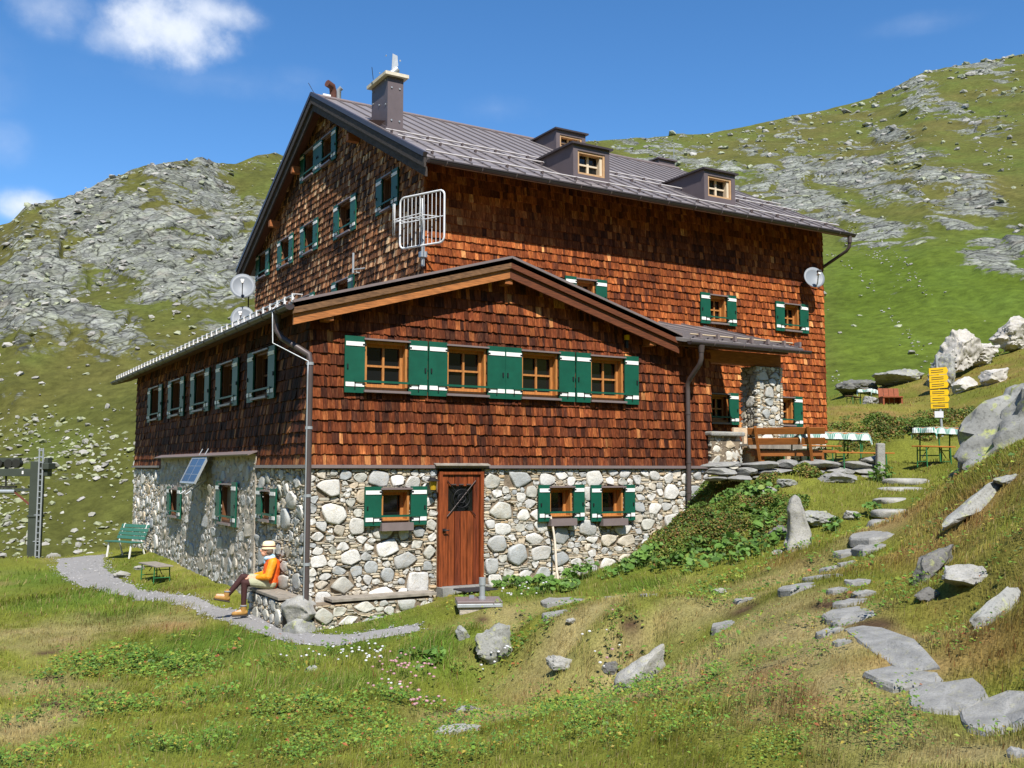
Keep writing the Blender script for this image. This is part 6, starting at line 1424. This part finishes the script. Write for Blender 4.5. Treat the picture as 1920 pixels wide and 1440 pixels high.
z0_, z1_ = PD(1757, 783, 28)[2]-zb, PD(1757, 771, 28)[2]-zb; mb = MB(); mb.box(-.18, .07, -.06, -.045, z0_, z1_, M_GREY_SIGN); mb.build('white_plate', parent=t)

# ------------------------------------------------------------------ ski lift pylon
dp = 38.0; q = PD(63, 1062, dp); s_ = dp/F
t = thing('lift_pylon', q, 'grey-green steel ski lift pylon with ladder and cable rollers left of the hut', 'lift pylon', rz=CA); M_PYL = mat('pylon_steel', srgb(64, 70, 62), rough=.5, noise=.15, nscale=2)
Hh = lambda y: PD(63, y, dp)[2]-q[2]; X = lambda x: (x-63)*s_
mb = MB(); mb.box(X(53), X(73), -.18, .18, -3, Hh(865), M_PYL); mb.box(X(51), X(75), -.21, .21, Hh(970), Hh(966), M_PYL); mb.build('column', parent=t, bevel=.01)
mb = MB(); mb.box(X(-60), X(74), -.14, .14, Hh(893), Hh(879), M_PYL); mb.build('crossarm', parent=t, bevel=.01)
mb = MB(); mb.box(X(-60), X(58), -.06, .06, Hh(921), Hh(916), M_PYL); mb.build('lower_arm', parent=t); mb = MB(); mb.bar((X(20), 0, Hh(922)), (X(55), 0, Hh(950)), .06, .06, (0, 1, 0), mat('rust_steel', srgb(110, 60, 46), rough=.7)); mb.build('brace', parent=t)
mb = MB()
for x in (71, 78): mb.tube([(X(x), -.25, Hh(1058)), (X(x), -.25, Hh(840))], .035, 6, M_GALV)
for y in np.arange(845, 1056, 11): mb.tube([(X(71), -.25, Hh(y)), (X(78), -.25, Hh(y))], .016, 5, M_GALV)
for y in (858, 966, 1015): mb.tube([(X(62), -.15, Hh(y)), (X(78), -.25, Hh(y))], .025, 5, M_GALV)
mb.build('ladder', parent=t); mb = MB(); mb.box(X(79), X(86), -.2, .2, Hh(893), Hh(858), M_PYL); mb.box(X(78), X(90), -.3, .3, Hh(880), Hh(868), M_PYL); mb.build('control_box', parent=t, bevel=.02)
mb = MB(); mb.box(X(-40), X(30), -.10, .10, Hh(866), Hh(858), M_PYL); mb.box(X(2), X(6), -.08, .08, Hh(880), Hh(866), M_PYL)
for x in (-30, -10, 10, 24): mb.tube([(X(x), -.14, Hh(869)), (X(x), .14, Hh(869))], .17, 14, M_DARKSTEEL)
mb.build('roller_beam', parent=t); mb = MB(); mb.box(X(-40), X(24), -.08, .08, Hh(915), Hh(911), M_DARKSTEEL); mb.tube([(X(-40), 0, Hh(922)), (X(22), 0, Hh(922))], .10, 8, M_GALV); mb.tube([(X(4), 0, Hh(893)), (X(4), 0, Hh(912))], .04, 6, M_DARKSTEEL); mb.build('roller_beam', parent=t)
mb = MB(); mb.box(X(37), X(40), -.155, -.142, Hh(889), Hh(883), M_WHITE); mb.build('number_plate', parent=t)

# ------------------------------------------------------------------ hillside across the valley (behind the viewer, seen only in window panes)
a2 = np.linspace(YAW+1.15, YAW+2*math.pi-1.15, 120); r2 = np.geomspace(60, 420, 40); A2, R2 = np.meshgrid(a2, r2)
hx, hy = CAM[0]+R2*np.sin(A2), CAM[1]+R2*np.cos(A2); hz = -9+np.clip((R2-80)/340, 0, 1)**.8*150+fbm(hx/40, hy/40, 0, 4, 201)*9*np.clip((R2-60)/100, 0, 1)
hx, hy, hz = hx.ravel(), hy.ravel(), hz.ravel(); hc = np.array([.14, .13, .04])*(1+.4*fbm(hx/25, hy/25, 0, 4, 203)[:, None])
tag(mesh_np('valley_hillside', np.stack([hx, hy, hz], 1), [grid_faces(40, 120)[:, ::-1]], M_GROUND, None, hc), kind='structure')
a3 = np.linspace(YAW+1.1, YAW+2*math.pi-1.1, 90); r3 = np.geomspace(1.5, 62, 30); A3, R3 = np.meshgrid(a3, r3)
hx, hy = (CAM[0]+R3*np.sin(A3)).ravel(), (CAM[1]+R3*np.cos(A3)).ravel(); hz = .55-.0*hx-np.clip(R3.ravel()-6, 0, None)*.17; hc, *_ = ground_col(hx, hy)
tag(mesh_np('valley_meadow', np.stack([hx, hy, hz], 1), [grid_faces(30, 90)[:, ::-1]], M_GROUND, None, hc*.8), kind='structure')

# ------------------------------------------------------------------ vegetation
def leaf_mat(name, trans=.3, rough=.6, spec=.25):
    mt = bpy.data.materials.new(name); mt.use_nodes = True; nt = mt.node_tree; N, L = nt.nodes, nt.links; bs = N['Principled BSDF']; bs.inputs['Roughness'].default_value = rough; bs.inputs['Specular IOR Level'].default_value = spec
    at_ = N.new('ShaderNodeAttribute'); at_.attribute_name = 'col'; L.new(at_.outputs['Color'], bs.inputs['Base Color'])
    tr = N.new('ShaderNodeBsdfTranslucent'); L.new(at_.outputs['Color'], tr.inputs['Color']); mx = N.new('ShaderNodeMixShader'); mx.inputs[0].default_value = trans
    L.new(bs.outputs[0], mx.inputs[1]); L.new(tr.outputs[0], mx.inputs[2]); L.new(mx.outputs[0], N['Material Output'].inputs['Surface']); return mt
M_BLADE = leaf_mat('grass_blade', .38, .6, .2); M_LEAF = leaf_mat('plant_leaf', .28, .55, .3)
def blocked(x, y, e=0.0):
    b = (x > -.16) & (x < 9.2) & (y > -.12) & (y < 16.4)
    b |= (x > -.48) & (x < 0) & (y > -.48) & (y < ye+.05); b |= (x > -.2) & (x < xe+.05) & (y > -.48) & (y < 0)
    b |= (x > 9.1) & (x < 15.8) & (y > -.35) & (y < 3)
    b |= in_path(x, y, -.07+.09*fbm(x*3, y*3, 0, 2, 77))
    for c, a, bb in BLOCK:
        det = a[0]*bb[1]-a[1]*bb[0]
        if abs(det) < 1e-6: continue
        dx, dy = x-c[0], y-c[1]; p = (dx*bb[1]-dy*bb[0])/det; q = (a[0]*dy-a[1]*dx)/det
        b |= (p*p+q*q) < .92
    return b
def scatter(n, r0, r1, rg, half=.62, power=1.0):
    r = (r0**power+(r1**power-r0**power)*rg.random(n))**(1/power); a = YAW+rg.uniform(-half, half, n)
    return CAM[0]+r*np.sin(a), CAM[1]+r*np.cos(a), r
def grass_height(x, y, dry, lush, red):
    h = .060+.075*lush+.02*red-.025*dry+.13*zw(Z_TUFT, x, y)+.03*fbm(x*1.1, y*1.1, 0, 2, 301)
    near_house = np.exp(-((y+1.2)/1.6)**2)*((x > -1) & (x < 8))
    trail = np.exp(-(zw(zone_pts([(1600, 1090, .9), (1660, 1210, .8), (1600, 1030, .8), (1560, 1150, .8), (1450, 1110, .7)]), x, y)*1.2)**2*1.2)
    return np.clip(h*(1-.45*near_house)*(.5+.5*trail), .03, .3)
def make_grass():
    rg = np.random.default_rng(401); VV, QQ, TT, CC = [], [], [], []; n0 = 0
    for (n, r0, r1, pw, wk) in ((165000, 3.2, 8.5, 1.4, 1.0), (190000, 8.5, 15, 1.5, 1.0), (125000, 15, 25, 1.5, 1.0), (75000, 25, 52, 1.3, 1.0)):
        x, y, r = scatter(n, r0, r1, rg, half=.80, power=pw); k = ~blocked(x, y); x, y, r = x[k], y[k], r[k]
        col, dry, lush, red = ground_col(x, y)
        tuft = fbm(x*5.5, y*5.5, 0, 2, 311); leafz = zw(Z_LEAF, x, y)
        k = (rg.random(len(x)) < np.clip((.78+.9*tuft-.35*leafz)*(1-.93*np.clip(zw(Z_BARE, x, y)*1.6-.35, 0, 1)), .02, 1)); x, y, r, col, dry, lush, red, tuft = x[k], y[k], r[k], col[k], dry[k], lush[k], red[k], tuft[k]
        m = len(x); z = H(x, y); h = grass_height(x, y, dry, lush, red)*rg.uniform(.55, 1.35, m)*(1+.35*tuft)
        w = np.maximum(.0045, r*.00052)*rg.uniform(.8, 1.4, m)
        wind = rg.normal(0, .5, m)+fbm(x*.8, y*.8, 0, 2, 313)*3.5; lean = np.abs(rg.normal(.50, .38, m))+.3*lush
        dx, dy = np.cos(wind)*lean, np.sin(wind)*lean
        fa = rg.uniform(0, math.pi, m); sx, sy = np.cos(fa)*w/2, np.sin(fa)*w/2
        P0 = np.stack([x-sx, y-sy, z-.012], 1); P1 = np.stack([x+sx, y+sy, z-.012], 1)
        mxx, myy, mz = x+dx*h*.35, y+dy*h*.35, z+h*.62
        P2 = np.stack([mxx+sx*.75, myy+sy*.75, mz], 1); P3 = np.stack([mxx-sx*.75, myy-sy*.75, mz], 1); P4 = np.stack([x+dx*h, y+dy*h, z+h*(1-.25*np.minimum(lean, 1))], 1)
        V = np.stack([P0, P1, P2, P3, P4], 1).reshape(-1, 3); b = n0+np.arange(m)[:, None]*5
        QQ.append(b+np.array([[0, 1, 2, 3]])); TT.append(b+np.array([[3, 2, 4]])); n0 += 5*m
        c = col*rg.uniform(.7, 1.35, (m, 1)); straw = rg.random(m) < .10+.22*dry; c[straw] = np.array([.40, .32, .14])*rg.uniform(.7, 1.2, (straw.sum(), 1)); br = rg.random(m) < .03+.10*red; c[br] = np.array([.20, .085, .03])*rg.uniform(.7, 1.3, (br.sum(), 1))
        VV.append(V); CC.append(np.repeat(c[:, None], 5, 1).reshape(-1, 3))
    o = mesh_np('grass', np.concatenate(VV), [np.concatenate(QQ), np.concatenate(TT)], M_BLADE, None, np.clip(np.concatenate(CC), 0, 1)); tag(o, 'alpine meadow grass, green and straw-coloured, covering the ground round the hut', 'grass', kind='stuff')
make_grass()
def leaves_mesh(name, x, y, z, size, rg, cols, up=.75, shape='diamond'):
    m = len(x); nrm_ = np.stack([rg.normal(0, 1-up, m), rg.normal(0, 1-up, m), np.full(m, up)], 1)+np.array([-.1, -.25, .1]); nrm_ /= np.linalg.norm(nrm_, axis=1)[:, None]
    a = rg.uniform(0, 2*math.pi, m); d = np.stack([np.cos(a), np.sin(a), np.zeros(m)], 1); d = d-nrm_*(d*nrm_).sum(1)[:, None]; d /= np.linalg.norm(d, axis=1)[:, None]; s = np.cross(nrm_, d); c = np.stack([x, y, z], 1); L = size[:, None]
    if shape == 'diamond':
        W_ = L*rg.uniform(.16, .44, (m, 1)); V = np.stack([c-d*L*.5, c+s*W_+nrm_*L*.10, c+d*L*.55-nrm_*L*.06, c-s*W_+nrm_*L*.10], 1).reshape(-1, 3); b = np.arange(m)[:, None]*4
        return V, np.concatenate([b+np.array([[0, 1, 2]]), b+np.array([[0, 2, 3]])]), np.repeat(cols[:, None], 4, 1).reshape(-1, 3)
    pts = [(-.42, 0, 0), (-.52, .26, .02), (-.22, .46, .05), (.18, .40, .04), (.52, 0, -.14), (.18, -.40, .04), (-.22, -.46, .05), (-.52, -.26, .02), (-.05, 0, -.05)]
    V = np.stack([c+d*L*p+s*L*q+nrm_*L*r for p, q, r in pts], 1).reshape(-1, 3); b = np.arange(m)[:, None]*9
    T = np.concatenate([b+np.array([[8, i, (i+1) % 8]]) for i in range(8)]); return V, T, np.repeat(cols[:, None], 9, 1).reshape(-1, 3)
def make_ground_plants():
    rg = np.random.default_rng(501); x, y, r = scatter(420000, 4.2, 17, rg, power=1.25); lz = zw(Z_LEAF, x, y); cl = fbm(x*2.4, y*2.4, 0, 3, 503); cl2 = fbm(x*7, y*7, 0, 2, 505)
    k = (rg.random(len(x)) < np.clip(lz*.95-.10+cl*.85+.14*(1-sstep(8, 12.5, r)), 0, 1)*.75*np.clip(.55+cl2*1.6, 0, 1)) & ~blocked(x, y); x, y, r, cl2 = x[k], y[k], r[k], cl2[k]; m = len(x)
    z = H(x, y)+rg.uniform(.02, .13, m)+.08*np.clip(cl2, -.3, 1); size = np.maximum(.022, r*.0034)*rg.uniform(.5, 1.0, m)*np.where(rg.random(m) < .12, 2.0, 1.15)
    pal = np.array([(.12, .23, .030), (.17, .28, .036), (.075, .15, .024), (.26, .31, .045), (.36, .28, .05), (.32, .11, .04)]); c = pal[rg.choice(6, m, p=[.31, .24, .23, .13, .06, .03])]*rg.uniform(.7, 1.25, (m, 1))
    V, T, C = leaves_mesh('l', x, y, z, size, rg, c)
    tag(mesh_np('ground_plants', V, [T], M_LEAF, None, C), 'low leafy herbs growing in patches through the foreground meadow', 'ground plants', kind='stuff')
    # dwarf shrubs and tall herbs on the bank below the terrace
    B = zone_pts([(1290, 985, .75), (1330, 930, .7), (1390, 960, .7), (1300, 1030, .65), (1370, 1010, .7), (1430, 1000, .6), (1250, 1020, .5), (1420, 915, .5), (1340, 900, .4), (1500, 890, .4), (1270, 960, .6), (1450, 960, .5), (1690, 800, 1.5), (1640, 820, 1.2), (1750, 790, 1.5)])
    n = 240000; i = rg.integers(0, len(B), n); a = rg.uniform(0, 6.283, n); q = np.sqrt(rg.random(n))*1.35; x, y = B[i, 0]+np.cos(a)*q*B[i, 2], B[i, 1]+np.sin(a)*q*B[i, 2]
    s = zw(B, x, y); cl = fbm(x*2.6, y*2.6, 0, 3, 507); k = (rg.random(n) < np.clip(s*1.1-.35+cl*1.3, 0, 1)*.55) & ~blocked(x, y); x, y, s, cl = x[k], y[k], s[k], cl[k]; m = len(x)
    top = np.clip(.07+.24*s*(.5+1.3*cl), .04, .42); z = H(x, y)+top*rg.random(m)**.5; size = rg.uniform(.026, .06, m)*np.clip(np.hypot(x-CAM[0], y-CAM[1])/18, .8, 1.6)
    pal = np.array([(.095, .16, .025), (.15, .22, .032), (.24, .22, .045), (.26, .14, .05), (.065, .10, .02)]); red = fbm(x*1.2, y*1.2, 0, 2, 509); ix = np.clip((rg.random(m)*5*(.75+red)).astype(int), 0, 4); c = pal[ix]*rg.uniform(.7, 1.3, (m, 1))
    V, T, C = leaves_mesh('l', x, y, z, size, rg, c, up=.5)
    tag(mesh_np('dwarf_shrubs', V, [T], M_LEAF, None, C), 'dark green and reddish dwarf shrubs on the bank below the terrace', 'dwarf shrubs', kind='stuff')
make_ground_plants()
def broadleaf(name, spots, seed, label, kind=None, cat='leafy plant'):
    rg = np.random.default_rng(seed); X, Y, Z, S, Cc = [], [], [], [], []; SV = []
    for (px, py, rad, n, h) in spots:
        c = G(px, py); a = rg.uniform(0, 6.283, n); q = np.sqrt(rg.random(n))*rad; X.append(c[0]+np.cos(a)*q); Y.append(c[1]+np.sin(a)*q*.8); Z.append((h*(1-.55*(q/rad)**2))*rg.uniform(.45, 1.05, n)); S.append(rg.uniform(.06, .15, n)*(.75+.5*(rg.random(n) < .2)))
    x, y, zz, s = (np.concatenate(q) for q in (X, Y, Z, S)); k = ~((x > -.1) & (x < 9.2) & (y > -.08)); x, y, zz, s = x[k], y[k], zz[k], s[k]; m = len(x); z = H(x, y)+zz
    pal = np.array([(.11, .215, .035), (.15, .27, .05), (.07, .14, .026), (.22, .30, .06)]); c = pal[rg.choice(4, m, p=[.38, .27, .25, .1])]*rg.uniform(.7, 1.25, (m, 1))
    V, T, C = leaves_mesh('l', x, y, z, s, rg, c, up=.62, shape='broad')
    w = .006; a = rg.uniform(0, 6.28, m); b0 = np.stack([x+rg.normal(0, .03, m), y+rg.normal(0, .03, m), z-zz-.02], 1); t0 = np.stack([x, y, z], 1); sd = np.stack([np.cos(a)*w, np.sin(a)*w, a*0], 1)
    n0 = len(V); SVt = np.stack([b0-sd, b0+sd, t0+sd*.7, t0-sd*.7], 1).reshape(-1, 3); Q = n0+np.arange(m)[:, None]*4+np.array([[0, 1, 2, 3]])
    o = mesh_np(name, np.concatenate([V, SVt]), [T, Q], M_LEAF, None, np.concatenate([C, np.tile([[.13, .20, .05]], (len(SVt), 1))])); tag(o, label, cat, kind=kind); return o
broadleaf('broadleaf_undergrowth', [(960, 1100, .35, 60, .2), (1000, 1105, .4, 80, .24), (1045, 1110, .4, 90, .26), (1090, 1085, .35, 70, .34), (1110, 1070, .3, 50, .36), (1190, 1062, .4, 60, .22), (1225, 1050, .4, 60, .26), (1260, 1062, .4, 60, .2), (1320, 1065, .4, 50, .2), (1370, 950, .42, 70, .36), (1400, 980, .4, 50, .3), (1345, 985, .35, 40, .3), (1440, 1000, .4, 70, .34), (1420, 1035, .4, 60, .3), (1470, 1015, .3, 30, .26), (1360, 1035, .4, 60, .3), (1300, 1045, .4, 60, .3), (1395, 935, .4, 60, .3), (1430, 930, .35, 50, .28), (1455, 965, .3, 30, .24), (1240, 1000, .3, 30, .3), (1395, 1050, .35, 40, .25), (1150, 1080, .3, 30, .2), (1235, 930, .25, 16, .25), (1300, 900, .3, 24, .25)], 601, 'bright green broad-leaved undergrowth along the wall foot and on the bank', 'stuff', 'undergrowth')
broadleaf('leafy_plant', [(1655, 905, .30, 60, .42)], 611, 'bushy broad-leaved green plant at the foot of the stone post')
broadleaf('leafy_plant', [(1565, 996, .22, 26, .22)], 612, 'small broad-leaved plant right of the rock behind the standing stone')
broadleaf('leafy_plant', [(1628, 968, .25, 28, .22)], 613, 'low broad-leaved plant left of the lowest stairs')
broadleaf('leafy_plant', [(800, 1240, .25, 30, .12), (775, 1225, .2, 16, .10)], 614, 'low broad-leaved plant right of the end of the gravel path')
def flowers(name, spots, seed, col, size, label):
    rg = np.random.default_rng(seed); X, Y = [], []
    for px, py, rad, n in spots:
        c = G(px, py); X.append(c[0]+rg.normal(0, rad, n)); Y.append(c[1]+rg.normal(0, rad, n))
    x, y = np.concatenate(X), np.concatenate(Y); m = len(x); h = rg.uniform(.14, .24, m); z = H(x, y)+h; v, f = ICO[1]; V, T, C, n0 = [], [], [], 0
    for i in range(m):
        V.append(v*size*rg.uniform(.7, 1.2)*np.array([1, 1, .6])+(x[i], y[i], z[i])); T.append(f+n0); n0 += len(v); C.append(np.repeat((np.array(col)*rg.uniform(.85, 1.1))[None], len(v), 0))
        w = .003; q = np.array([(x[i]-w, y[i], z[i]-h[i]), (x[i]+w, y[i], z[i]-h[i]), (x[i], y[i], z[i])]); V.append(q); T.append(np.array([[0, 1, 2]])+n0); n0 += 3; C.append(np.tile([[.12, .17, .04]], (3, 1)))
    tag(mesh_np(name, np.concatenate(V), [np.concatenate(T)], M_LEAF, None, np.clip(np.concatenate(C), 0, 1)), label, 'wild flowers', kind='stuff')
flowers('white_flowers', [(680, 1250, .22, 16), (640, 1245, .15, 8), (685, 1258, .1, 10), (950, 1245, .05, 4), (920, 1272, .08, 6), (580, 1240, .05, 3), (735, 1305, .05, 3), (560, 1255, .1, 4), (1120, 1245, .1, 3), (960, 1125, .3, 10), (980, 1135, .2, 6), (1130, 1240, .2, 4)], 621, (.80, .80, .80), .020, 'white wild flowers dotted through the grass below the gravel path')
flowers('pink_clover', [(760, 1275, .2, 26), (740, 1270, .1, 8), (790, 1340, .2, 14), (735, 1315, .15, 8), (800, 1285, .1, 6), (1150, 1215, .2, 3)], 622, (.62, .36, .38), .022, 'pink clover flowers in the foreground grass')

# ------------------------------------------------------------------ the seated hiker
def capsules(name, segs, voxel, m, parent, smooth=4, balls=()):
    V, Fq, Ft, n0 = [], [], [], 0
    for (p, q, r0, r1) in segs:
        p, q = np.array(p, float), np.array(q, float); d = q-p; L = np.linalg.norm(d); d /= L; a = np.cross(d, (0, 0, 1.) if abs(d[2]) < .9 else (1., 0, 0)); a /= np.linalg.norm(a); b = np.cross(d, a); K = 12; ring = []
        for (c, r, s) in [(p, r0, t) for t in (-80, -50, -22, 0)]+[(q, r1, t) for t in (0, 22, 50, 80)]:
            cs, sn = math.cos(R(s)), math.sin(R(s)); ring.append(np.array([c+d*r*sn+(a*math.cos(2*math.pi*k/K)+b*math.sin(2*math.pi*k/K))*r*cs for k in range(K)]))
        V += ring; k = np.arange(K); k2 = (k+1) % K
        for i in range(7): Fq.append(np.stack([n0+i*K+k, n0+i*K+k2, n0+(i+1)*K+k2, n0+(i+1)*K+k], 1))
        V.append(np.array([p-d*r0, q+d*r1])); Ft.append(np.stack([np.full(K, n0+8*K), n0+k2, n0+k], 1)); Ft.append(np.stack([np.full(K, n0+8*K+1), n0+7*K+k, n0+7*K+k2], 1)); n0 += 8*K+2
    for (c, rad) in balls:
        v, f = ICO[3]; V.append(v*np.array(rad)+np.array(c)); Ft.append(f+n0); n0 += len(v)
    o = mesh_np(name, np.concatenate(V), Fq+Ft, m, parent, None, True)
    rm_ = o.modifiers.new('union', 'REMESH'); rm_.mode = 'VOXEL'; rm_.voxel_size = voxel; rm_.use_smooth_shade = True
    if smooth: sm_ = o.modifiers.new('smooth', 'SMOOTH'); sm_.iterations = smooth; sm_.factor = .5
    return o
hip = P(497, 1099, 2, .06); HX = -.20
hy = P(503, 1095, 0, HX)[1]
person = thing('person', (HX, hy, .05), 'hiker in orange jacket and cream hat sitting cross-legged on the side stone bench', 'person', rz=math.pi-.18)
SKIN = mat('skin', srgb(222, 166, 138), rough=.55); M_TIGHT = mat('dark_tights', srgb(62, 34, 32), rough=.8); M_JACK = mat('orange_jacket', srgb(236, 146, 24), rough=.6, noise=.18, nscale=9, bump=.9, bscale=13); M_JACK2 = mat('red_orange_panel', srgb(222, 92, 26), rough=.6, noise=.18, nscale=9, bump=.9, bscale=13)
M_SHORT = mat('grey_green_shorts', srgb(168, 170, 140), rough=.8, noise=.15, bump=.8, bscale=14); M_HAT = mat('cream_hat', srgb(240, 222, 180), rough=.8); M_SCARF = mat('blue_scarf', srgb(96, 178, 220), rough=.7, noise=.2, nscale=20, color2=srgb(225, 235, 240)); M_BOOT = mat('tan_boot', srgb(160, 120, 60), rough=.7, noise=.2, nscale=20); M_SOLE = mat('boot_sole', srgb(60, 52, 44), rough=.8)
# joints in the hiker's own frame: +x forward, +y to the left hand, z up, origin on the seat
HL, HR = (0, .09, .10), (0, -.09, .10); KL, KR = (.43, .10, .13), (.45, -.03, .22); AL, AR = (.44, .11, -.36), (.73, -.02, -.11); CH_, NK, HD = (-.07, 0, .40), (-.03, 0, .565), (.035, 0, .69)
SL, SR = (-.05, .17, .48), (-.05, -.17, .48); EL, ER = (.03, .24, .24), (.03, -.24, .24); WL, WR = (.27, .09, .21), (.29, -.04, .23)
seg = [(HL, KL, .085, .058), (HR, KR, .085, .058), (KL, AL, .056, .036), (KR, AR, .056, .036), ((-.01, 0, .10), CH_, .125, .125), (CH_, NK, .12, .055), (NK, HD, .052, .055), (SL, EL, .05, .04), (SR, ER, .05, .04), (EL, WL, .038, .026), (ER, WR, .038, .026), (SL, SR, .05, .05),
       (AL, (.60, .115, -.405), .04, .03), (AR, (.885, -.02, -.09), .04, .03)]
# hands folded in the lap: palm, four fingers and a thumb each
def hand(w, sgn):
    w = np.array(w); f = np.array([.80, -.55*sgn, -.12]); f /= np.linalg.norm(f); u = np.array([0, 0, 1.0]); s = np.cross(f, u); out = [(w, w+f*.075, .026, .030)]; base = w+f*.082
    for k, (l, o) in enumerate(((.068, -.030), (.078, -.010), (.072, .010), (.056, .029))):
        b = base+s*o; m_ = b+f*l*.55-u*.012; e = m_+f*l*.35-u*.028; out += [(b, m_, .0095, .009), (m_, e, .009, .0075)]
    b = w+f*.03-s*.028*1.0; out += [(b, b+f*.035-s*.022+u*.006, .011, .010), (b+f*.035-s*.022+u*.006, b+f*.062-s*.014, .010, .008)]
    return out
seg += hand(WL, 1)+hand(WR, -1)
hd = np.array(HD)
balls = [((hd[0], 0, hd[2]+.02), (.098, .076, .112)), ((hd[0]+.055, 0, hd[2]-.055), (.046, .046, .052)), ((hd[0]+.103, 0, hd[2]-.005), (.022, .014, .026)), ((hd[0]+.088, 0, hd[2]-.052), (.018, .026, .012)), ((hd[0]+.0, .076, hd[2]), (.022, .012, .032)), ((hd[0]+.0, -.076, hd[2]), (.022, .012, .032)), ((hd[0]+.085, .03, hd[2]+.025), (.014, .016, .010)), ((hd[0]+.085, -.03, hd[2]+.025), (.014, .016, .010))]
capsules('body', seg, .0055, SKIN, person, 3, balls)
for s in (-1, 1):
    mb = MB(); v, f = ICO[2]; mb.add(v*.011+np.array([hd[0]+.088, s*.031, hd[2]+.018]), f.tolist(), M_IRON, True); mb.build('eye', parent=person)
capsules('tights', [(HL, KL, .091, .064), (HR, KR, .091, .064), (KL, (.441, .109, -.30), .062, .044), (KR, (.70, -.021, -.08), .062, .044)], .009, M_TIGHT, person)
capsules('shorts', [((-.03, .07, .10), (.30, .095, .135), .115, .088), ((-.03, -.07, .10), (.30, -.045, .19), .115, .088), ((-.02, .05, .12), (-.02, -.05, .12), .13, .13)], .010, M_SHORT, person)
capsules('jacket', [((-.03, 0, .10), CH_, .150, .158), ((-.02, .05, .12), (-.02, -.05, .12), .135, .135), (CH_, (-.04, 0, .50), .155, .10), ((-.05, .10, .46), (-.05, -.10, .46), .095, .095)], .010, M_JACK2, person)
capsules('sleeve', [(SL, EL, .082, .070), (EL, (.20, .125, .215), .066, .050)], .009, M_JACK, person); capsules('sleeve', [(SR, ER, .082, .070), (ER, (.22, -.07, .232), .066, .050)], .009, M_JACK, person)
capsules('collar', [((-.075, .09, .50), (-.075, -.09, .50), .065, .065), ((-.08, 0, .42), (-.06, 0, .53), .12, .075)], .009, M_JACK, person)
capsules('scarf', [((-.06, .05, .565), (-.06, -.05, .565), .055, .055), ((-.03, .055, .56), (.05, .03, .545), .042, .040), ((-.03, -.055, .56), (.05, -.03, .545), .042, .040), ((.05, .0, .54), (.075, .0, .46), .045, .02)], .008, M_SCARF, person)
capsules('hair', [((hd[0]-.04, .035, hd[2]-.01), (hd[0]-.04, -.035, hd[2]-.01), .072, .072)], .008, mat('grey_hair', srgb(120, 104, 90), rough=.8), person)
mb = MB(); K = 28; vs = []; cH = np.array([hd[0]-.030, 0, hd[2]+.066]); prof_ = ((.124, -.040), (.126, -.035), (.114, -.010), (.112, .0), (.106, .045), (.094, .085), (.06, .102), (.0, .106))
for r_, z_ in prof_: vs += [cH+np.array([math.cos(2*math.pi*k/K)*r_*1.08, math.sin(2*math.pi*k/K)*r_*.92, z_-.03*math.cos(2*math.pi*k/K)*(r_ > .11)*0]) for k in range(K)]
mb.add(vs, [(i*K+k, i*K+(k+1) % K, (i+1)*K+(k+1) % K, (i+1)*K+k) for i in range(len(prof_)-1) for k in range(K)], M_HAT, True); hat = mb.build('hat', parent=person)
mb = MB(); mb.tube([cH+np.array([math.cos(t)*.1225, math.sin(t)*.104, .012]) for t in np.linspace(0, 2*math.pi, 29)], .010, 6, mat('hat_band', srgb(120, 64, 48), rough=.7), cap=False); mb.build('hat_band', parent=hat)
for (A, tl) in ((AL, 0.0), (AR, .22)):
    A = np.array(A); f = np.array([math.cos(tl), 0, math.sin(tl)]); u = np.array([-math.sin(tl), 0, math.cos(tl)])
    bo = capsules('boot', [(A+u*.07, A-u*.02, .056, .054), (A-u*.035-f*.03, A-u*.045+f*.10, .050, .048), (A-u*.045+f*.10, A-u*.052+f*.17, .048, .038)], .008, M_BOOT, person)
    mb = MB(); c = A-u*.085+f*.06; mb.obox(c, f*.145, np.array([0, .048, 0]), u*.014, M_SOLE); mb.build('sole', parent=bo, bevel=.012)
    mb = MB(); mb.tube([A+u*.085+np.array([math.cos(t)*.05, math.sin(t)*.05, 0]) for t in np.linspace(0, 6.283, 17)], .014, 6, M_DISH, cap=False); mb.build('sock', parent=bo)
